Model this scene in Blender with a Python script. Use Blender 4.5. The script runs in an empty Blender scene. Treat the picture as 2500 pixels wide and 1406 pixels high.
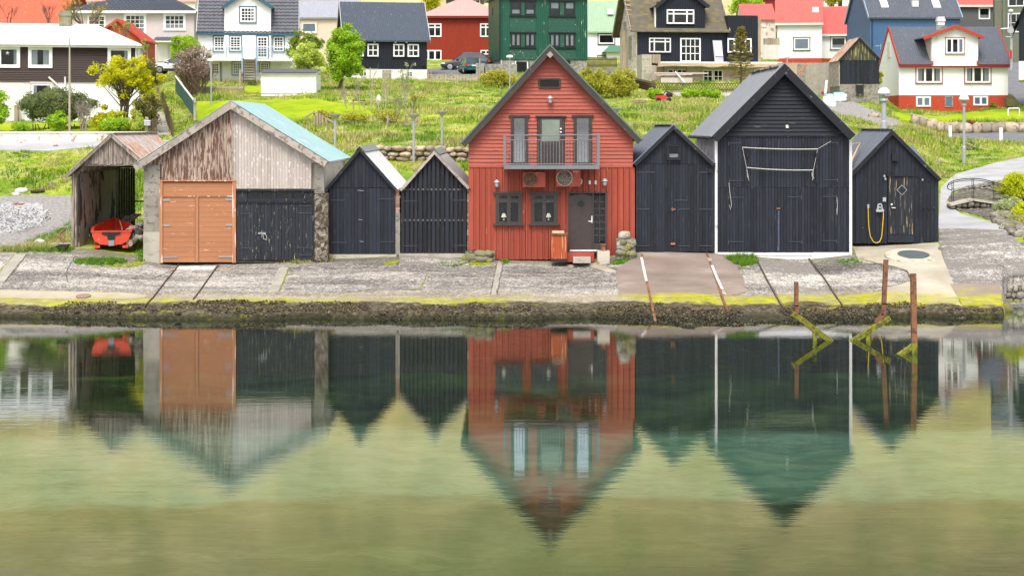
import bpy, bmesh, math, random
import numpy as np
from mathutils import Vector, Matrix, noise as mnoise
from mathutils.geometry import delaunay_2d_cdt
random.seed(7); RNG = np.random.default_rng(7)
SC = bpy.context.scene
# ------------------------------------------------------------------ camera, sky, sun, exposure
F = 4080.0; HC = 6.0; YH = 310.0; CX = 1250.0          # focal length in photo pixels, eye height, horizon row, centre column
cam_data = bpy.data.cameras.new('camera'); cam = bpy.data.objects.new('camera', cam_data)
SC.collection.objects.link(cam); SC.camera = cam
cam.location = (0, 0, HC); cam.rotation_euler = (math.radians(90), 0, 0)
cam_data.sensor_width = 36; cam_data.lens = 36 * F / 2500
cam_data.shift_y = -(703 - YH) / 2500
cam_data.clip_start = 0.5; cam_data.clip_end = 3000

SUN_EL, SUN_AZ = math.radians(58), math.radians(190)     # azimuth measured clockwise from +Y (away from the camera)
world = bpy.data.worlds.new('World'); SC.world = world; world.use_nodes = True
wn = world.node_tree.nodes; wl = world.node_tree.links
bg = wn['Background']; bg.inputs['Strength'].default_value = 0.135
sky = wn.new('ShaderNodeTexSky'); sky.sky_type = 'NISHITA'; sky.sun_disc = False
sky.sun_elevation = SUN_EL; sky.sun_rotation = SUN_AZ
sky.air_density = 1.0; sky.dust_density = 4.0; sky.ozone_density = 1.0
hs = wn.new('ShaderNodeHueSaturation'); hs.inputs['Saturation'].default_value = 0.5   # thin overcast: a whiter sky
wl.new(sky.outputs[0], hs.inputs['Color']); wl.new(hs.outputs[0], bg.inputs['Color'])
sun_data = bpy.data.lights.new('sun', 'SUN'); sun_data.energy = 1.25; sun_data.angle = math.radians(20)
sun_data.color = (1.0, 0.96, 0.90)
sun = bpy.data.objects.new('sun', sun_data); SC.collection.objects.link(sun)
_sd = Vector((math.sin(SUN_AZ) * math.cos(SUN_EL), math.cos(SUN_AZ) * math.cos(SUN_EL), math.sin(SUN_EL)))
sun.rotation_euler = _sd.to_track_quat('Z', 'Y').to_euler(); sun.location = (0, 0, 60)
SC.view_settings.view_transform = 'Standard'; SC.view_settings.look = 'None'
SC.view_settings.gamma = 1; SC.view_settings.use_curve_mapping = False
SC.view_settings.exposure = 0.93
SC.render.engine = 'CYCLES'
SC.cycles.max_bounces = 6; SC.cycles.transparent_max_bounces = 12
SC.cycles.diffuse_bounces = 3; SC.cycles.glossy_bounces = 3
SC.cycles.use_denoising = True

# ------------------------------------------------------------------ mesh helpers
def link(o):
    SC.collection.objects.link(o); return o

class MB:
    def __init__(s): s.v = []; s.f = []
    def face(s, pts):
        n = len(s.v); s.v += [tuple(p) for p in pts]; s.f.append(tuple(range(n, n + len(pts)))); return s
    def hexa(s, p):                                        # 8 corners: 0-3 one ring, 4-7 the other
        n = len(s.v); s.v += [tuple(q) for q in p]
        for f in ((0,1,2,3),(7,6,5,4),(0,4,5,1),(1,5,6,2),(2,6,7,3),(3,7,4,0)): s.f.append(tuple(n+i for i in f))
        return s
    def box(s, x0, x1, y0, y1, z0, z1):
        return s.hexa([(x0,y0,z0),(x1,y0,z0),(x1,y1,z0),(x0,y1,z0),(x0,y0,z1),(x1,y0,z1),(x1,y1,z1),(x0,y1,z1)])
    def ring(s, A, B):                                     # prism between two equal rings
        n = len(s.v); k = len(A); s.v += [tuple(p) for p in A] + [tuple(p) for p in B]
        s.f.append(tuple(n+i for i in range(k))); s.f.append(tuple(n+k+i for i in reversed(range(k))))
        for i in range(k):
            j = (i+1) % k; s.f.append((n+i, n+k+i, n+k+j, n+j))
        return s
    def py(s, poly, y0, y1): return s.ring([(x,y0,z) for x,z in poly], [(x,y1,z) for x,z in poly])
    def px(s, poly, x0, x1): return s.ring([(x0,y,z) for y,z in poly], [(x1,y,z) for y,z in poly])
    def pz(s, poly, z0, z1): return s.ring([(x,y,z0) for x,y in poly], [(x,y,z1) for x,y in poly])
    def beam(s, p, q, w, h=None, up=(0,0,1)):
        p, q = Vector(p), Vector(q); h = h or w; d = (q-p).normalized(); up = Vector(up)
        if abs(d.dot(up)) > .99: up = Vector((0,1,0))
        a = d.cross(up).normalized()*w/2; b = a.cross(d).normalized()*h/2
        return s.ring([p-a-b,p+a-b,p+a+b,p-a+b],[q-a-b,q+a-b,q+a+b,q-a+b])
    def tube(s, pts, r, n=8, close=True):
        pts = [Vector(p) for p in pts]; base = len(s.v); k = len(pts)
        rs = r if isinstance(r, (list, tuple)) else [r]*k
        pa = None
        for i, p in enumerate(pts):
            t = (pts[min(i+1,k-1)] - pts[max(i-1,0)]).normalized()
            if pa is None:
                up = Vector((0,0,1)) if abs(t.z) < .9 else Vector((1,0,0)); a = t.cross(up).normalized()
            else: a = (pa - t*pa.dot(t)).normalized()
            pa = a; b = t.cross(a)
            for j in range(n):
                an = 2*math.pi*j/n; s.v.append(tuple(p + (a*math.cos(an)+b*math.sin(an))*rs[i]))
        for i in range(k-1):
            for j in range(n):
                jj = (j+1) % n; s.f.append((base+i*n+j, base+i*n+jj, base+(i+1)*n+jj, base+(i+1)*n+j))
        if close:
            s.f.append(tuple(base+j for j in reversed(range(n)))); s.f.append(tuple(base+(k-1)*n+j for j in range(n)))
        return s
    def lathe(s, prof, n=16, c=(0,0,0), axis='z', caps=True):
        base = len(s.v); k = len(prof); cx, cy, cz = c
        for r, h in prof:
            for j in range(n):
                a = 2*math.pi*j/n; u, w = r*math.cos(a), r*math.sin(a)
                s.v.append({'z':(cx+u,cy+w,cz+h),'y':(cx+u,cy+h,cz+w),'x':(cx+h,cy+u,cz+w)}[axis])
        for i in range(k-1):
            for j in range(n):
                jj = (j+1) % n; s.f.append((base+i*n+j, base+i*n+jj, base+(i+1)*n+jj, base+(i+1)*n+j))
        if caps: s.f.append(tuple(base+j for j in range(n))); s.f.append(tuple(base+(k-1)*n+j for j in range(n)))
        return s
    def corr(s, p0, u, v, pitch=.1, amp=.012, seg=4, rows=1, sag=0):   # corrugated sheet: waves across u, running up v
        p0, u, v = Vector(p0), Vector(u), Vector(v); nn = u.cross(v).normalized()
        if nn.z < 0: nn = -nn
        k = max(4, int(u.length/pitch*seg)); base = len(s.v)
        for r in range(rows+1):
            for i in range(k+1):
                s.v.append(tuple(p0 + u*(i/k) + v*(r/rows) + nn*(amp*math.sin(i*2*math.pi/seg) + amp)))
        for r in range(rows):
            for i in range(k):
                a = base+r*(k+1)+i; s.f.append((a,a+1,a+k+2,a+k+1))
        return s
    def ribs(s, p0, u, v, pitch=.3, w=.03, h=.03):          # flat sheet with standing ribs
        p0, u, v = Vector(p0), Vector(u), Vector(v); nn = u.cross(v).normalized()
        if nn.z < 0: nn = -nn
        L = u.length; k = int(L/pitch); prof = []
        for i in range(k+1):
            c = (i+.5*(L-k*pitch)/pitch)*pitch
            prof += [(c-w,0),(c-w*.5,h),(c+w*.5,h),(c+w,0)]
        prof = [(0,0)] + [q for q in prof if 0 < q[0] < L] + [(L,0)]
        uu = u/L; base = len(s.v); m = len(prof)
        for t in (0,1):
            for c, hh in prof: s.v.append(tuple(p0 + uu*c + v*t + nn*hh))
        for i in range(m-1): s.f.append((base+i,base+i+1,base+m+i+1,base+m+i))
        return s
    def tiles(s, p0, u, v, pitch=.3, row=.34, amp=.025, lift=.05):
        p0, u, v = Vector(p0), Vector(u), Vector(v); nn = u.cross(v).normalized()
        if nn.z < 0: nn = -nn
        R = max(1, int(v.length/row)); k = max(4, int(u.length/pitch)*5); sg = 5
        prof = [0,.7,1,.75,.15]
        for r in range(R):
            base = len(s.v); j = random.uniform(-.02,.02)
            for t, l in ((r/R-.004,lift),(r/R,lift+.012) ,((r+1)/R+.01,.0)):
                for i in range(k+1):
                    s.v.append(tuple(p0 + u*min(1,max(0,(i/k))) + v*min(t,1) + nn*(amp*prof[i % sg] + l + (0 if t != r/R-.004 else -.06))))
            for q in range(2):
                for i in range(k):
                    a = base+q*(k+1)+i; s.f.append((a,a+1,a+k+2,a+k+1))
        return s
    def build(s, name, mat, parent=None, smooth=False, loc=None, rz=0):
        me = bpy.data.meshes.new(name); me.from_pydata(s.v, [], s.f); me.materials.append(mat)
        if smooth: me.polygons.foreach_set('use_smooth', [True]*len(me.polygons))
        o = link(bpy.data.objects.new(name, me))
        if parent: o.parent = parent
        if loc is not None: o.location = loc
        if rz: o.rotation_euler = (0,0,rz)
        return o

def tag(o, label=None, cat=None, group=None, kind=None):
    if label: o['label'] = label
    if cat: o['category'] = cat
    if group: o['group'] = group
    if kind: o['kind'] = kind
    return o
def thing(name, label, cat, loc=(0,0,0), rz=0, group=None):
    o = link(bpy.data.objects.new(name, None)); o.empty_display_size = .3
    o.location = loc; o.rotation_euler = (0,0,rz)
    return tag(o, label, cat, group)
def fast_mesh(name, mat, V, faces_n, k, parent=None, smooth=False):  # V: (N,3) verts in face order, k corners per face
    me = bpy.data.meshes.new(name); n = len(V)
    me.vertices.add(n); me.vertices.foreach_set('co', np.asarray(V, dtype=np.float32).ravel())
    me.loops.add(n); me.loops.foreach_set('vertex_index', np.arange(n, dtype=np.int32))
    me.polygons.add(faces_n); me.polygons.foreach_set('loop_start', np.arange(0, n, k, dtype=np.int32))
    me.polygons.foreach_set('loop_total', np.full(faces_n, k, dtype=np.int32))
    me.materials.append(mat); me.update(); me.validate()
    o = link(bpy.data.objects.new(name, me))
    if parent: o.parent = parent
    return o
def W(px, py, d): return Vector(((px-CX)*d/F, d, HC-(py-YH)*d/F))
class Fr:                                                   # a facade frame: photo pixels at distance d -> metres in the thing's own axes
    def __init__(s, d, pc, pb): s.d = d; s.k = F/d; s.pc = pc; s.pb = pb; s.loc = W(pc, pb, d)
    def x(s, px): return (px-s.pc)/s.k
    def z(s, py): return (s.pb-py)/s.k
    def zd(s, py, y): return HC-(py-YH)*(s.d+y)/F - s.loc.z
    def xd(s, px, y): return (px-CX)*(s.d+y)/F - s.loc.x
    def p(s, px, py, y=0): return Vector((s.x(px), y, s.z(py)))

# ------------------------------------------------------------------ material helpers
class NT:
    def __init__(s, name):
        s.m = bpy.data.materials.new(name); s.m.use_nodes = True; s.nt = s.m.node_tree
        s.b = s.nt.nodes['Principled BSDF']; s.out = s.nt.nodes['Material Output']
    def n(s, t): return s.nt.nodes.new(t)
    def l(s, a, b): s.nt.links.new(a, b)
    def put(s, sock, v):
        if hasattr(v, 'is_output') or isinstance(v, bpy.types.NodeSocket): s.l(v, sock)
        else:
            if sock.type == 'RGBA' and len(v) == 3: v = (*v, 1)
            sock.default_value = v
    def geo(s): return s.n('ShaderNodeNewGeometry').outputs['Position']
    def obj(s): return s.n('ShaderNodeTexCoord').outputs['Object']
    def rnd(s): return s.n('ShaderNodeObjectInfo').outputs['Random']
    def vmath(s, op, a, b=None):
        x = s.n('ShaderNodeVectorMath'); x.operation = op; s.put(x.inputs[0], a)
        if b is not None: s.put(x.inputs[1], b)
        return x.outputs[0]
    def math(s, op, a, b=None, c=None, clamp=False):
        x = s.n('ShaderNodeMath'); x.operation = op; x.use_clamp = clamp; s.put(x.inputs[0], a)
        if b is not None: s.put(x.inputs[1], b)
        if c is not None: s.put(x.inputs[2], c)
        return x.outputs[0]
    def noise(s, vec, scale=1, detail=3, rough=.55, dist=0):
        x = s.n('ShaderNodeTexNoise'); s.l(vec, x.inputs['Vector'])
        x.inputs['Scale'].default_value = scale; x.inputs['Detail'].default_value = detail
        x.inputs['Roughness'].default_value = rough; x.inputs['Distortion'].default_value = dist
        return x.outputs['Fac']
    def voro(s, vec, scale=1, feat='F1', out='Distance'):
        x = s.n('ShaderNodeTexVoronoi'); x.feature = feat; s.l(vec, x.inputs['Vector']); x.inputs['Scale'].default_value = scale
        return x.outputs[out]
    def ramp(s, fac, stops, interp='LINEAR'):
        x = s.n('ShaderNodeValToRGB'); x.color_ramp.interpolation = interp; e = x.color_ramp.elements
        while len(e) < len(stops): e.new(.5)
        for el, (p, c) in zip(e, stops):
            el.position = p; el.color = (c,c,c,1) if isinstance(c, (int,float)) else (*c,1)
        s.l(fac, x.inputs['Fac']); return x.outputs['Color']
    def mix(s, fac, a, b, mode='MIX'):
        x = s.n('ShaderNodeMix'); x.data_type = 'RGBA'; x.blend_type = mode
        s.put(x.inputs['Factor'], fac); s.put(x.inputs['A'], a); s.put(x.inputs['B'], b)
        return next(o for o in x.outputs if o.type == 'RGBA')
    def sep(s, vec):
        x = s.n('ShaderNodeSeparateXYZ'); s.l(vec, x.inputs[0]); return x.outputs
    def step(s, v, lo, hi):
        x = s.n('ShaderNodeMapRange'); x.interpolation_type = 'SMOOTHSTEP'
        s.put(x.inputs['Value'], v); x.inputs['From Min'].default_value = lo; x.inputs['From Max'].default_value = hi
        return x.outputs['Result']
    def hsv(s, col, val=None, sat=None, hue=None):
        x = s.n('ShaderNodeHueSaturation'); s.put(x.inputs['Color'], col)
        if val is not None: s.put(x.inputs['Value'], val)
        if sat is not None: s.put(x.inputs['Saturation'], sat)
        if hue is not None: s.put(x.inputs['Hue'], hue)
        return x.outputs['Color']
    def bump(s, h, strength=.3, dist=.02):
        x = s.n('ShaderNodeBump'); x.inputs['Strength'].default_value = strength; x.inputs['Distance'].default_value = dist
        s.l(h, x.inputs['Height']); s.l(x.outputs[0], s.b.inputs['Normal']); return x
    def done(s, col, rough=.7, spec=.3, metal=0):
        s.put(s.b.inputs['Base Color'], col); s.put(s.b.inputs['Roughness'], rough)
        s.b.inputs['Specular IOR Level'].default_value = spec; s.b.inputs['Metallic'].default_value = metal
        return s.m

def paint(name, col, rough=.6, var=.12, mott=.15, wear=None, wamt=.3, wscale=(9,9,1.4), bump=.25, bscale=(14,14,2), spec=.3, metal=0, dirt=None, damt=.4, wdet=4):
    """Painted or plain surface: each piece slightly different, mottled, worn in streaks."""
    t = NT(name); o = t.obj(); r = t.rnd()
    off = t.n('ShaderNodeCombineXYZ')
    for i, k in enumerate((37.0, 11.0, 23.0)): t.l(t.math('MULTIPLY', r, k), off.inputs[i])
    v = t.vmath('ADD', o, off.outputs[0])
    val = t.math('ADD', t.math('MULTIPLY', t.math('SUBTRACT', r, .5), var*2), 1.0)
    mo = t.math('MULTIPLY', t.math('SUBTRACT', t.noise(v, 1.7, 4), .5), mott*3)
    c = t.hsv(col, val=t.math('ADD', val, mo))
    if dirt: c = t.mix(t.math('MULTIPLY', t.ramp(t.noise(t.vmath('MULTIPLY', v, (1.2,1.2,.5)), 1.5, 5, .65), [(.42,0),(.72,1)]), damt), c, dirt)
    if wear:
        w = t.noise(t.vmath('MULTIPLY', v, wscale), 1.0, wdet, .62, .3)
        th = .66 - wamt*.5
        c = t.mix(t.ramp(w, [(th,0),(th+.05,1)]), c, wear)
    if bump: t.bump(t.noise(t.vmath('MULTIPLY', v, bscale), 1.0, 3), bump, .02)
    return t.done(c, rough, spec, metal)

M = {}
def P(key, *a, **k): M[key] = paint(key, *a, **k); return M[key]
# front row
BLK = (.0165,.0195,.0275)
P('tarred_black', BLK, .62, .32, .30, wear=(.045,.05,.058), wamt=.05, wscale=(18,18,2.2), spec=.25)
P('tarred_black_smooth', (.0165,.019,.025), .6, .18, .12, wear=(.06,.06,.07), wamt=.05, wscale=(2,14,10), spec=.22)
P('tarred_door', (.017,.020,.026), .6, .2, .2, wear=(.42,.31,.18), wamt=.12, wscale=(20,20,1.3))
P('worn_door', (.019,.022,.029), .65, .25, .2, wear=(.36,.29,.19), wamt=.08, wscale=(24,24,4.0), wdet=6)
P('black_trim', (.018,.019,.023), .55, .1, .15, wear=(.14,.14,.14), wamt=.05, wscale=(6,6,6), spec=.25)
P('red_boards', (.310,.060,.033), .62, .17, .12, wear=(.40,.15,.12), wamt=.03, wscale=(5,5,.8), dirt=(.22,.04,.025), damt=.35)
P('sky_reflection_back', (.42,.52,.72), .9, .05, .05, bump=0)  # pane backing with the reflected sky put into its colour
P('red_siding', (.36,.086,.057), .62, .10, .10, wear=(.20,.05,.035), wamt=.03, wscale=(1.2,8,8), dirt=(.25,.055,.04), damt=.3, bscale=(2,14,14))
P('brown_trim', (.048,.040,.037), .55, .1, .1, wear=(.11,.09,.08), wamt=.03, wscale=(5,5,5))
P('door_brown', (.062,.048,.044), .5, .05, .1)
P('green_edge', (.10,.145,.11), .5, .1, .2, wear=(.2,.22,.18), wamt=.1)
P('iron_grey', (.17,.175,.185), .5, .06, .12)
P('galvanised', (.30,.31,.33), .42, .06, .12, metal=.35, wear=(.25,.22,.2), wamt=.06)
P('white_metal', (.80,.81,.83), .33, .05, .05, metal=.0, bump=.05)
P('lamp_grey', (.42,.43,.45), .4, .05, .08, metal=.3, bump=.1)
P('peeled_brown', (.37,.285,.225), .8, .16, .2, wear=(.135,.070,.048), wamt=.36, wscale=(15,15,2.2), wdet=6, bump=.4)
P('grey_boards', (.44,.385,.345), .8, .12, .1, wear=(.58,.52,.48), wamt=.17, wscale=(8,8,5), dirt=(.36,.29,.24), damt=.5, bump=.4)
P('driftwood', (.36,.32,.27), .85, .2, .25, wear=(.20,.16,.13), wamt=.25, wscale=(6,6,6), bump=.5)
P('old_planks', (.30,.25,.205), .85, .3, .25, wear=(.13,.10,.085), wamt=.28, wscale=(14,14,1.2), bump=.5)
P('dark_timber', (.05,.043,.04), .85, .3, .3)
P('orange_door', (.36,.160,.075), .55, .07, .08, wear=(.58,.36,.24), wamt=.05, wscale=(3,9,9), bscale=(2,14,14), dirt=(.43,.15,.06), damt=.4)
P('orange_frame', (.42,.18,.085), .6, .06, .1, wear=(.70,.55,.45), wamt=.22, wscale=(9,9,1))
P('concrete', (.27,.25,.21), .9, .08, .3, wear=(.16,.145,.12), wamt=.25, wscale=(5,5,7), bump=.7, bscale=(14,14,14), dirt=(.2,.18,.12), damt=.5)
P('rough_concrete', (.25,.22,.17), .95, .1, .5, wear=(.085,.07,.05), wamt=.40, wscale=(7,7,8), bump=1.0, bscale=(9,9,9), wdet=6)
P('smooth_concrete', (.40,.37,.31), .85, .1, .2, wear=(.30,.27,.2), wamt=.2, wscale=(3,3,5), bump=.3)
P('sooty_concrete', (.34,.31,.265), .95, .1, .4, wear=(.05,.045,.04), wamt=.24, wscale=(1.6,1.6,.8), bump=.9, bscale=(10,10,10))
P('white_render', (.74,.72,.69), .8, .03, .05, wear=(.42,.40,.36), wamt=.10, wscale=(4,4,4))
P('white_wash_old', (.66,.60,.56), .85, .05, .12, wear=(.36,.20,.16), wamt=.18, wscale=(3,3,3), dirt=(.55,.47,.40), damt=.5)
P('turquoise_roof', (.31,.475,.48), .45, .05, .08, wear=(.55,.60,.58), wamt=.12, wscale=(1.2,6,1.2), dirt=(.34,.43,.40), damt=.5, bump=.1)
P('rust_roof', (.44,.41,.39), .6, .05, .2, wear=(.42,.19,.085), wamt=.33, wscale=(2.2,6,2.2), bump=.1, wdet=6)
P('rust', (.22,.10,.050), .85, .1, .3, wear=(.12,.055,.035), wamt=.25, wscale=(8,8,8), bump=.5)
P('algae_iron', (.20,.20,.018), .8, .1, .4, wear=(.09,.09,.02), wamt=.3, wscale=(9,9,9), bump=.6)
P('blue_black_roof', (.11,.125,.16), .42, .08, .12, spec=.5, bump=.1)
P('slate_roof', (.19,.20,.225), .4, .08, .12, spec=.5, bump=.1, wear=(.16,.16,.16), wamt=.08)
P('hinge', (.045,.05,.062), .5, .1, .2)
P('white_paint', (.83,.83,.825), .5, .03, .03, bump=.1)
P('off_white', (.70,.68,.62), .6, .05, .08, bump=.1)
P('cream_shade', (.45,.42,.33), .8, .05, .05, bump=0)
P('black_rubber', (.02,.02,.02), .7, .1, .1, bump=0)
P('yellow_hose', (.75,.50,.02), .45, .03, .05, bump=0)
P('rope', (.55,.53,.47), .9, .1, .1)
P('boat_red', (.62,.055,.018), .32, .03, .06, spec=.5, wear=(.70,.18,.10), wamt=.06, wscale=(5,5,5), bump=.05)
P('stone_tan', (.40,.31,.21), .9, .42, .3, wear=(.22,.19,.15), wamt=.22, wscale=(5,5,5), bump=.7, bscale=(9,9,9), dirt=(.40,.37,.32), damt=.6)
P('stone_grey', (.24,.22,.185), .9, .35, .3, wear=(.13,.12,.09), wamt=.25, wscale=(6,6,6), bump=.8, bscale=(9,9,9))
P('mossy_stone', (.20,.185,.14), .95, .3, .4, wear=(.20,.20,.03), wamt=.3, wscale=(4,4,4), bump=.8, bscale=(9,9,9))
P('interior_shade', (.012,.012,.014), .9, .1, .1, bump=0)  # near-black that paints the shade of unlit rooms and openings
P('curtain', (.62,.61,.58), .9, .08, .08, bump=0)
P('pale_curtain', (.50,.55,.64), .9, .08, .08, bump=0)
# hillside
P('brown_siding', (.058,.038,.032), .6, .04, .08, bump=0)
P('white_roof', (.80,.81,.82), .4, .02, .03, bump=0)
P('white_wall', (.84,.835,.83), .75, .02, .03, wear=(.62,.60,.57), wamt=.05, wscale=(2,2,2), bump=.1)
P('pink_wall', (.58,.50,.485), .8, .03, .05, bump=.1)
P('cream_wall', (.70,.56,.45), .7, .03, .04, bump=0)
P('navy_wall', (.011,.0145,.023), .55, .05, .1, bump=0)
P('red_wall', (.27,.030,.013), .6, .04, .1, bump=0)
P('green_wall', (.012,.085,.052), .5, .05, .08, bump=0, wear=(.45,.38,.22), wamt=.035, wscale=(9,9,1.2))
P('blue_wall', (.055,.125,.25), .55, .03, .06, bump=0)
P('grey_wall', (.105,.105,.11), .75, .03, .1, bump=0)
P('olive_wall', (.14,.15,.105), .6, .03, .1, bump=0)
P('red_plinth', (.46,.060,.028), .75, .05, .12, wear=(.55,.16,.10), wamt=.06, wscale=(4,4,4), bump=.6, bscale=(5,5,5))
P('salmon_sheet', (.62,.115,.055), .5, .04, .08, wear=(.66,.22,.15), wamt=.06, wscale=(3,3,1.5), bump=0)
P('pink_sheet', (.66,.32,.28), .45, .04, .06, bump=0)
P('red_sheet', (.56,.12,.10), .45, .04, .08, wear=(.44,.06,.04), wamt=.10, wscale=(6,6,2), bump=0)
P('grey_sheet', (.33,.34,.37), .42, .04, .06, bump=0)
P('slate_sheet', (.070,.085,.108), .45, .04, .06, bump=0, wear=(.45,.45,.45), wamt=.02, wscale=(7,7,7))
P('dark_sheet', (.095,.105,.125), .42, .05, .1, wear=(.36,.37,.39), wamt=.04, wscale=(9,9,3), bump=0)
P('pale_green_sheet', (.30,.42,.28), .5, .04, .06, bump=0)
P('green_sheet', (.08,.20,.12), .5, .04, .06, bump=0)
P('tile_slate', (.13,.145,.175), .3, .08, .2, spec=.5, bump=0)
P('tile_dark', (.13,.13,.145), .3, .08, .2, spec=.5, bump=0)
P('mossy_roof', (.135,.115,.082), .9, .1, .3, wear=(.17,.15,.055), wamt=.20, wscale=(1.2,1.2,3.5), bump=.4, bscale=(6,6,6), wdet=6)
P('shed_orange', (.45,.10,.025), .7, .1, .15, bump=0)
P('teal_trim', (.040,.110,.155), .5, .05, .1, bump=0)
P('sky_trim', (.30,.42,.55), .5, .05, .1, bump=0)
P('red_trim', (.48,.050,.030), .55, .05, .1, bump=0)
P('dark_red_trim', (.20,.02,.015), .6, .05, .1, bump=0)
P('window_black', (.016,.019,.022), .5, .05, .1, bump=0)
P('grey_block', (.30,.285,.26), .9, .1, .35, wear=(.19,.175,.15), wamt=.3, wscale=(3,3,4), bump=.5, bscale=(7,7,7))
P('new_timber', (.47,.36,.235), .8, .25, .2, bump=.2)
P('pale_sheathing', (.55,.47,.42), .8, .08, .15, bump=.1)
P('brown_fence', (.11,.075,.05), .8, .2, .2, bump=.2)
P('fence_wood', (.34,.275,.20), .85, .25, .2, bump=.2)
P('green_fence', (.035,.12,.105), .6, .1, .1, bump=.1)
P('stair_brown', (.085,.035,.022), .6, .08, .1, bump=0)
P('bark', (.13,.10,.075), .95, .2, .3, bump=.6)
P('pale_bark', (.36,.31,.25), .95, .2, .2, bump=.3)
P('twig', (.20,.135,.105), .95, .2, .3, bump=0)
P('moss_planks', (.055,.052,.045), .85, .2, .2, wear=(.30,.27,.09), wamt=.26, wscale=(15,15,.9), bump=.3)
P('asphalt', (.17,.17,.18), .9, .05, .2, bump=.3)
P('tarp_white', (.74,.76,.78), .6, .05, .1, bump=.3)
P('tarp_blue', (.25,.48,.62), .6, .05, .2, bump=.3)
P('crate_green', (.01,.30,.12), .5, .05, .1, bump=0)
P('signal_red', (.50,.02,.02), .5, .05, .1, bump=0)
P('car_white', (.66,.70,.74), .25, .02, .02, spec=.5, bump=0)
P('car_grey', (.045,.052,.062), .22, .02, .02, spec=.6, bump=0)
P('car_green', (.012,.125,.125), .25, .02, .02, spec=.6, bump=0)
P('tyre', (.018,.018,.02), .8, .02, .05, bump=0)
P('alloy', (.50,.51,.53), .3, .02, .05, metal=.6, bump=0)
P('tail_red', (.55,.025,.01), .2, .02, .05, spec=.6, bump=0)
P('gold_lichen', (.55,.28,.02), .95, .1, .3)
P('plastic_grey', (.36,.37,.39), .5, .05, .1, bump=0)

def glass_mat(name, tint, refl=.10):
    t = NT(name); tr = t.n('ShaderNodeBsdfTransparent'); tr.inputs[0].default_value = (*tint, 1)
    gl = t.n('ShaderNodeBsdfGlossy'); gl.inputs['Roughness'].default_value = .03; gl.inputs[0].default_value = (.9,.93,.97,1)
    lw = t.n('ShaderNodeLayerWeight'); lw.inputs[0].default_value = .25
    f = t.math('ADD', t.math('MULTIPLY', lw.outputs['Facing'], .35), refl, clamp=True)
    mx = t.n('ShaderNodeMixShader'); t.l(f, mx.inputs[0]); t.l(tr.outputs[0], mx.inputs[1]); t.l(gl.outputs[0], mx.inputs[2])
    t.l(mx.outputs[0], t.out.inputs[0]); return t.m
M['glass'] = glass_mat('window_glass', (.75,.78,.80), .035)
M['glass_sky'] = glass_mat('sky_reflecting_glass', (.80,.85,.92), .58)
M['balcony_glass'] = glass_mat('balcony_glass', (.86,.92,.93), .10)
M['lamp_globe'] = paint('lamp_globe', (.82,.82,.80), .35, .02, .03, bump=0, spec=.5)
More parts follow.
